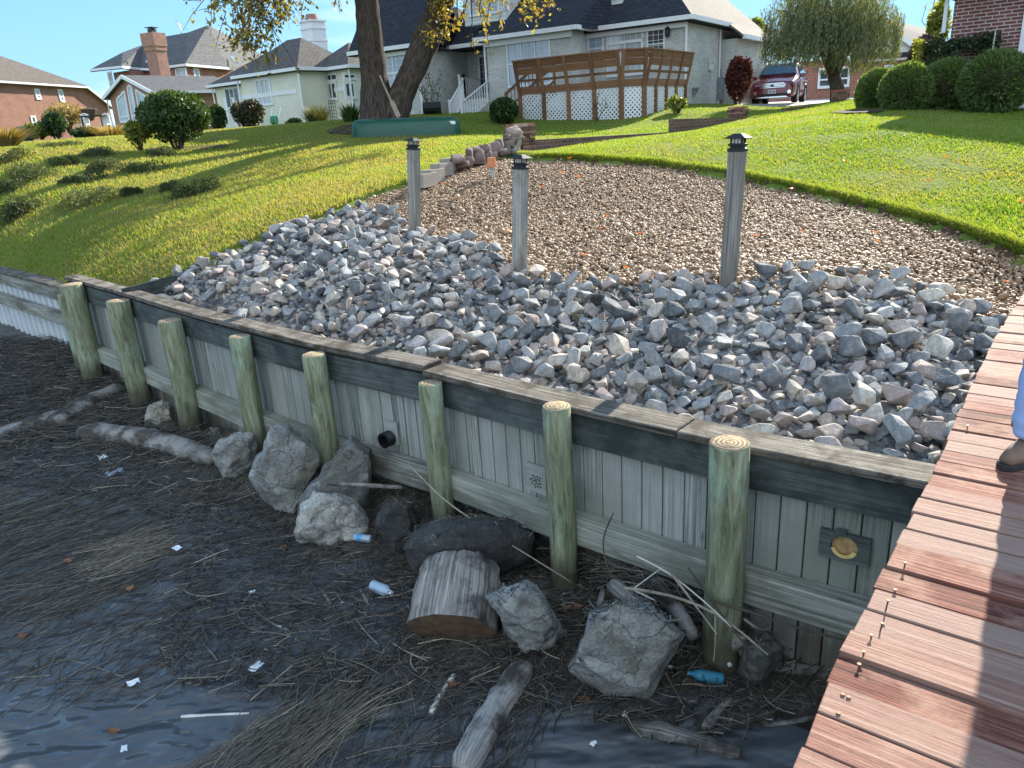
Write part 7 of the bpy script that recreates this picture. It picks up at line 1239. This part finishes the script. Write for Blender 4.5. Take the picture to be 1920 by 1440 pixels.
# grass on the far lawn strips so that they do not read as bare soil is part of the lawn soil colour
# ================================================================ car
M_CARP = plain('dark_red_car_paint', (.16, .018, .03), .25, .6, .3, .04); M_CARP.node_tree.nodes['Principled BSDF'].inputs['Coat Weight'].default_value = .8; M_TYRE = plain('tyre_rubber', (.02, .02, .02), .8); M_RIM = plain('silver_rim', (.62, .63, .65), .3, .5, .8, .05); M_CHR = plain('chrome', (.70, .72, .75), .15, .6, .9, .03); M_HEAD = glassmat('headlight_glass', (.65, .68, .70)); M_CGL = glassmat('car_glass', (.07, .10, .13))
def car():
    F0 = ony(1446, 201, 33.2); F0[2] = Hs(F0[0], F0[1]) + .06; hd = np.array([.46, .888, 0]); hd /= np.linalg.norm(hd); lf = np.array([-hd[1], hd[0], 0]) # lf points to picture left
    root = empty('parked_car', F0 + hd * 2.2, 'dark red compact SUV parked on the concrete driveway facing us', 'car'); W = lambda s, t, z: F0 + hd * s + lf * t + Z3 * z
    # half sections (half width, height) along the car; s from the nose
    secs = [(0.0, [(.60, .30), (.78, .34), (.80, .60), (.72, .74), (.0, .76)]), (.10, [(.74, .24), (.86, .34), (.88, .66), (.80, .84), (.0, .88)]), (.35, [(.78, .22), (.91, .36), (.92, .76), (.84, .93), (.0, .98)]), (1.0, [(.80, .22), (.92, .36), (.93, .88), (.82, 1.02), (.0, 1.06)]), (1.30, [(.80, .22), (.92, .36), (.93, .93), (.80, 1.08), (.0, 1.12)]), (2.0, [(.80, .22), (.92, .36), (.93, .96), (.66, 1.56), (.0, 1.62)]), (2.7, [(.80, .22), (.92, .36), (.93, .98), (.66, 1.63), (.0, 1.68)]), (3.6, [(.80, .22), (.92, .36), (.93, 1.02), (.64, 1.60), (.0, 1.65)]), (4.25, [(.78, .26), (.90, .40), (.90, 1.06), (.60, 1.50), (.0, 1.56)]), (4.52, [(.70, .40), (.84, .46), (.84, 1.02), (.66, 1.08), (.0, 1.1)])]
    V = []; 
    for s, h in secs:
        full = [(-a, z) for a, z in h] + [(a, z) for a, z in h[::-1]][1:]
        for t, z in full: V.append(W(s, t, z))
    k = 9; F = [(i * k + j, i * k + j + 1, (i + 1) * k + j + 1, (i + 1) * k + j) for i in range(len(secs) - 1) for j in range(k - 1)] + [tuple(range(k))[::-1], tuple((len(secs) - 1) * k + j for j in range(k))] + [(i * k + k - 1, i * k, (i + 1) * k, (i + 1) * k + k - 1) for i in range(len(secs) - 1)]
    m = MB(); m.add(np.array(V), F, .5); m.build('body', M_CARP, root, smooth=False, bevel=.035)
    pz = lambda name, pts, off, matl: (lambda mm: (mm.prism(pts, off), mm.build(name, matl, root))[1])(MB())
    pz('windscreen', [W(1.36, -.72, 1.15), W(1.36, .72, 1.15), W(1.93, .60, 1.555), W(1.93, -.60, 1.555)], (-hd * .035 + Z3 * .05), M_CGL)
    for sg in (-1, 1):
        for (sa, sb) in ((1.75, 2.55), (2.63, 3.35), (3.45, 4.0)):
            tl = lambda s, z: .93 - (z - .97) * .45 + .012
            zt = 1.50; sa2 = sa + (.35 if sa < 2 else 0); pz('side_window', [W(sa, sg * tl(sa, 1.03), 1.03), W(sb, sg * tl(sb, 1.03), 1.03), W(sb - (.2 if sb > 3.9 else 0), sg * tl(sb, zt), zt), W(sa2, sg * tl(sa2, zt), zt)], lf * sg * .015, M_CGL)
        for s in (.92, 3.62):
            c = W(s, sg * .80, .35); wm_ = MB(); wm_.tube([c - lf * sg * .11, c + lf * sg * .11], .355, 22); wo = wm_.build('wheel', M_TYRE, root); r_ = MB(); r_.tube([c + lf * sg * .10, c + lf * sg * .125], .235, 18); 
            for q in range(5): a = q * 1.2566; r_.box(c + lf * sg * .13 + hd * math.cos(a) * .12 + Z3 * math.sin(a) * .12, (.24, .02, .06), np.array([hd * math.cos(a) + Z3 * math.sin(a), lf, -hd * math.sin(a) + Z3 * math.cos(a)]))
            r_.build('rim', M_RIM, wo); ar = MB(); ar.tube([c + lf * sg * .118 + (hd * math.cos(a) + Z3 * math.sin(a)) * .40 for a in np.linspace(-.15, 3.3, 14)], .035, 6); ar.build('wheel_arch', M_BLACK, root)
        pz('headlight', [W(.06, sg * .50, .70), W(.20, sg * .87, .72), W(.42, sg * .90, .86), (W(.20, sg * .70, .86)), W(.07, sg * .52, .78)], -hd * .03 + Z3 * .02, M_HEAD); mr = MB(); mr.box(W(1.62, sg * 1.02, 1.08), (.16, .22, .16), np.array([hd, lf, Z3])); mr.build('side_mirror', M_CARP, root, bevel=.03); fg = MB(); fg.tube([W(.03, sg * .68, .44), W(-.03, sg * .68, .44)], .075, 12); fg.build('fog_light', M_CHR, root); rr_ = MB(); rr_.tube([W(2.0, sg * .60, 1.60), W(2.2, sg * .60, 1.70), W(3.3, sg * .59, 1.71), W(3.6, sg * .58, 1.62)], .022, 6); rr_.build('roof_rail', M_CHR, root)
    g = MB(); g.prism([W(-.02, -.52, .62), W(-.02, .52, .62), W(-.01, .58, .70), W(0, .46, .80), W(0, -.46, .80), W(-.01, -.58, .70)], -hd * .012); go = g.build('grille', M_BLACK, root)
    for z, w_ in ((.64, 1.0), (.695, 1.10), (.745, 1.04), (.79, .94)): q = MB(); q.box(W(-.045, 0, z), (.02, w_, .028), np.array([hd, lf, Z3])); q.build('grille_bar', M_CHR, go)
    q = MB(); V_, F_ = ico(2); q.add((V_ * np.array([.16, .02, .075])) @ np.array([lf, hd, Z3]) + W(-.06, 0, .715), [tuple(f) for f in F_]); q.build('emblem', plain('blue_emblem', (.02, .05, .22), .3), go)
    q = MB(); q.box(W(-.04, 0, .475), (.02, .32, .15), np.array([hd, lf, Z3])); po = q.build('number_plate', M_TRIM, root); q = MB(); [q.box(W(-.053, -.10 + .034 * j, .468), (.004, .02, .06), np.array([hd, lf, Z3])) for j in range(7) if j != 3]; q.build('plate_marks', plain('plate_blue', (.05, .08, .22)), po)
    pz('lower_grille', [W(-.012, -.55, .30), W(-.012, .55, .30), W(-.012, .62, .40), W(-.012, -.62, .40)], -hd * .015, M_BLACK); pz('skid_plate', [W(-.03, -.66, .235), W(-.03, .66, .235), W(-.03, .55, .285), W(-.03, -.55, .285)], -hd * .02, M_CHR)
car()
# ================================================================ the person at the right edge
M_JEAN = plain('pale_blue_jeans', (.30, .42, .66), .9, .1, 0, .08, 6); M_SHOE = plain('brown_shoe_leather', (.17, .115, .085), .6, .3, 0, .2, 10); M_SOLE = plain('dark_shoe_sole', (.03, .028, .03), .8); M_SHIRT = plain('dark_blue_jacket', (.05, .07, .12), .9, .1); M_SKIN = plain('skin', (.50, .30, .22), .6, .3, 0, .05); M_HAIR = plain('brown_hair', (.07, .045, .03), .8)
def skinned(name, joints, bones, matl, parent, sub=2, root=0):
    me = bpy.data.meshes.new(name); inv = WM(parent).inverted() if parent else Matrix(); me.from_pydata([inv @ V3(p) for p, r in joints], bones, []); o = bpy.data.objects.new(name, me); COL.objects.link(o); o.parent = parent; me.update()
    sk = o.modifiers.new('skin', 'SKIN'); sk.use_smooth_shade = True
    for i, (p, r) in enumerate(joints): me.skin_vertices[0].data[i].radius = (r, r) if np.isscalar(r) else r; me.skin_vertices[0].data[i].use_root = (i == root)
    su = o.modifiers.new('sub', 'SUBSURF'); su.levels = sub; su.render_levels = sub
    dg = bpy.context.evaluated_depsgraph_get(); ev = o.evaluated_get(dg); nm = bpy.data.meshes.new_from_object(ev); o.modifiers.clear(); o.data = nm; nm.name = name
    nm.materials.clear(); nm.materials.append(matl); nm.polygons.foreach_set('use_smooth', np.full(len(nm.polygons), True)); return o
def person():
    toe = onz(1877, 884, .0); fwd = np.array([-.90, -.43, 0]); fwd /= np.linalg.norm(fwd); lf = np.array([-fwd[1], fwd[0], 0]) * -1; an = toe - fwd * .22 + np.array([.0, .0, 0]); an[2] = 0
    root = empty('person', an, 'person in pale blue jeans and brown shoes standing at the right edge of the dock', 'person'); W = lambda f, s, z: an + fwd * f + lf * s + Z3 * z
    hip = .05; s2 = .24  # the second leg stands further back to the right
    J = [(W(-.25, s2 / 2, .98), .145), (W(-.22, .03, .90), .105), (W(.035, .0, .50), .085), (W(.06, .0, .10), .078), (W(-.29, s2 - .03, .90), .105), (W(-.36, s2, .50), .078), (W(-.56, s2 + .02, .12), .066), (W(-.25, s2 / 2, 1.12), .15)]
    skinned('jeans', J, [(0, 1), (1, 2), (2, 3), (0, 4), (4, 5), (5, 6), (0, 7)], M_JEAN, root, 3)
    jm = bpy.data.objects['jeans'].data
    for v in jm.vertices: q = v.co; v.co += v.normal * (.011 * mnoise.noise(Vector((q.x * 9, q.y * 9, q.z * 26))) + .008 * mnoise.noise(Vector((q.x * 4 + 5, q.y * 4, q.z * 9 + q.x * 14))))
    for f, s in ((0, 0), (-.54, s2 + .02)):
        m = MB(); P = [W(f - .09, s, .07), W(f - .02, s, .085), W(f + .06, s, .075), (W(f + .13, s, .055)), W(f + .20, s, .045)]; m.tube(P, [.045, .052, .05, .048, .03], 14, squash=1.0); so_ = m.build('shoe', M_SHOE, root, smooth=True); m = MB(); out = [(-.115, -.03), (-.10, -.045), (0, -.042), (.12, -.052), (.20, -.04), (.232, 0), (.20, .04), (.12, .052), (0, .042), (-.10, .045), (-.115, .03)]; m.prism([W(f + a, s + b, .002) for a, b in out], (0, 0, .032)); m.build('sole', M_SOLE, so_, bevel=.006)
    c = W(-.25, s2 / 2, 0)
    B = lambda f, s, z: c + fwd * f + lf * s + Z3 * z
    J = [(B(0, 0, 1.08), .15), (B(.0, 0, 1.25), .155), (B(-.01, 0, 1.42), .15), (B(0, -.19, 1.46), .075), (B(-.14, -.22, 1.20), .055), (B(-.17, -.22, .955), .045), (B(0, .19, 1.46), .075), (B(-.14, .22, 1.20), .055), (B(-.17, .22, .955), .045)]
    skinned('jacket', J, [(0, 1), (1, 2), (2, 3), (3, 4), (4, 5), (2, 6), (6, 7), (7, 8)], M_SHIRT, root)
    J = [(B(0, 0, 1.48), .06), (B(.01, 0, 1.58), .056), (B(.02, 0, 1.64), .082), (B(.015, 0, 1.72), .092), (B(.0, 0, 1.78), .065), (B(.10, 0, 1.66), .018)]; skinned('head', J, [(0, 1), (1, 2), (2, 3), (3, 4), (2, 5)], M_SKIN, root)
    m = MB(); V_, F_ = ico(3); k = (V_[:, 2] > -.05) | (V_[:, 0] < -.15); m.add(V_ * np.array([.215, .185, .21]) @ np.array([fwd, lf, Z3]) + B(-.012, 0, 1.735), [tuple(f) for f in F_ if all(k[i] for i in f)]); m.build('hair', M_HAIR, root, smooth=True)
    for s in (-1, 1):
        m = MB(); m.tube([B(.16, s * .095, 1.685), B(.10, s * .03, 1.69)], .001, 4)
        pj_ = B(.115 - .27, s * .22, .92); J = [(B(.10 - .27, s * .22, .955), .028), (pj_, .034), (B(.125 - .27, s * .22, .87), .032)]; bn = [(0, 1), (1, 2)]
        for q, (dx, L) in enumerate(((-.03, .065), (-.01, .078), (.01, .072), (.03, .058))): j0 = len(J); J += [(B(.125 - .27 + dx, s * .22, .865), .0095), (B(.135 - .27 + dx, s * .215, .865 - L * .55), .009), (B(.128 - .27 + dx, s * .205, .865 - L), .0075)]; bn += [(2, j0), (j0, j0 + 1), (j0 + 1, j0 + 2)]
        j0 = len(J); J += [(B(.16 - .27, s * .20, .90), .011), (B(.175 - .27, s * .19, .865), .009)]; bn += [(1, j0), (j0, j0 + 1)]; skinned('hand', J, bn, M_SKIN, root, 2)
person()
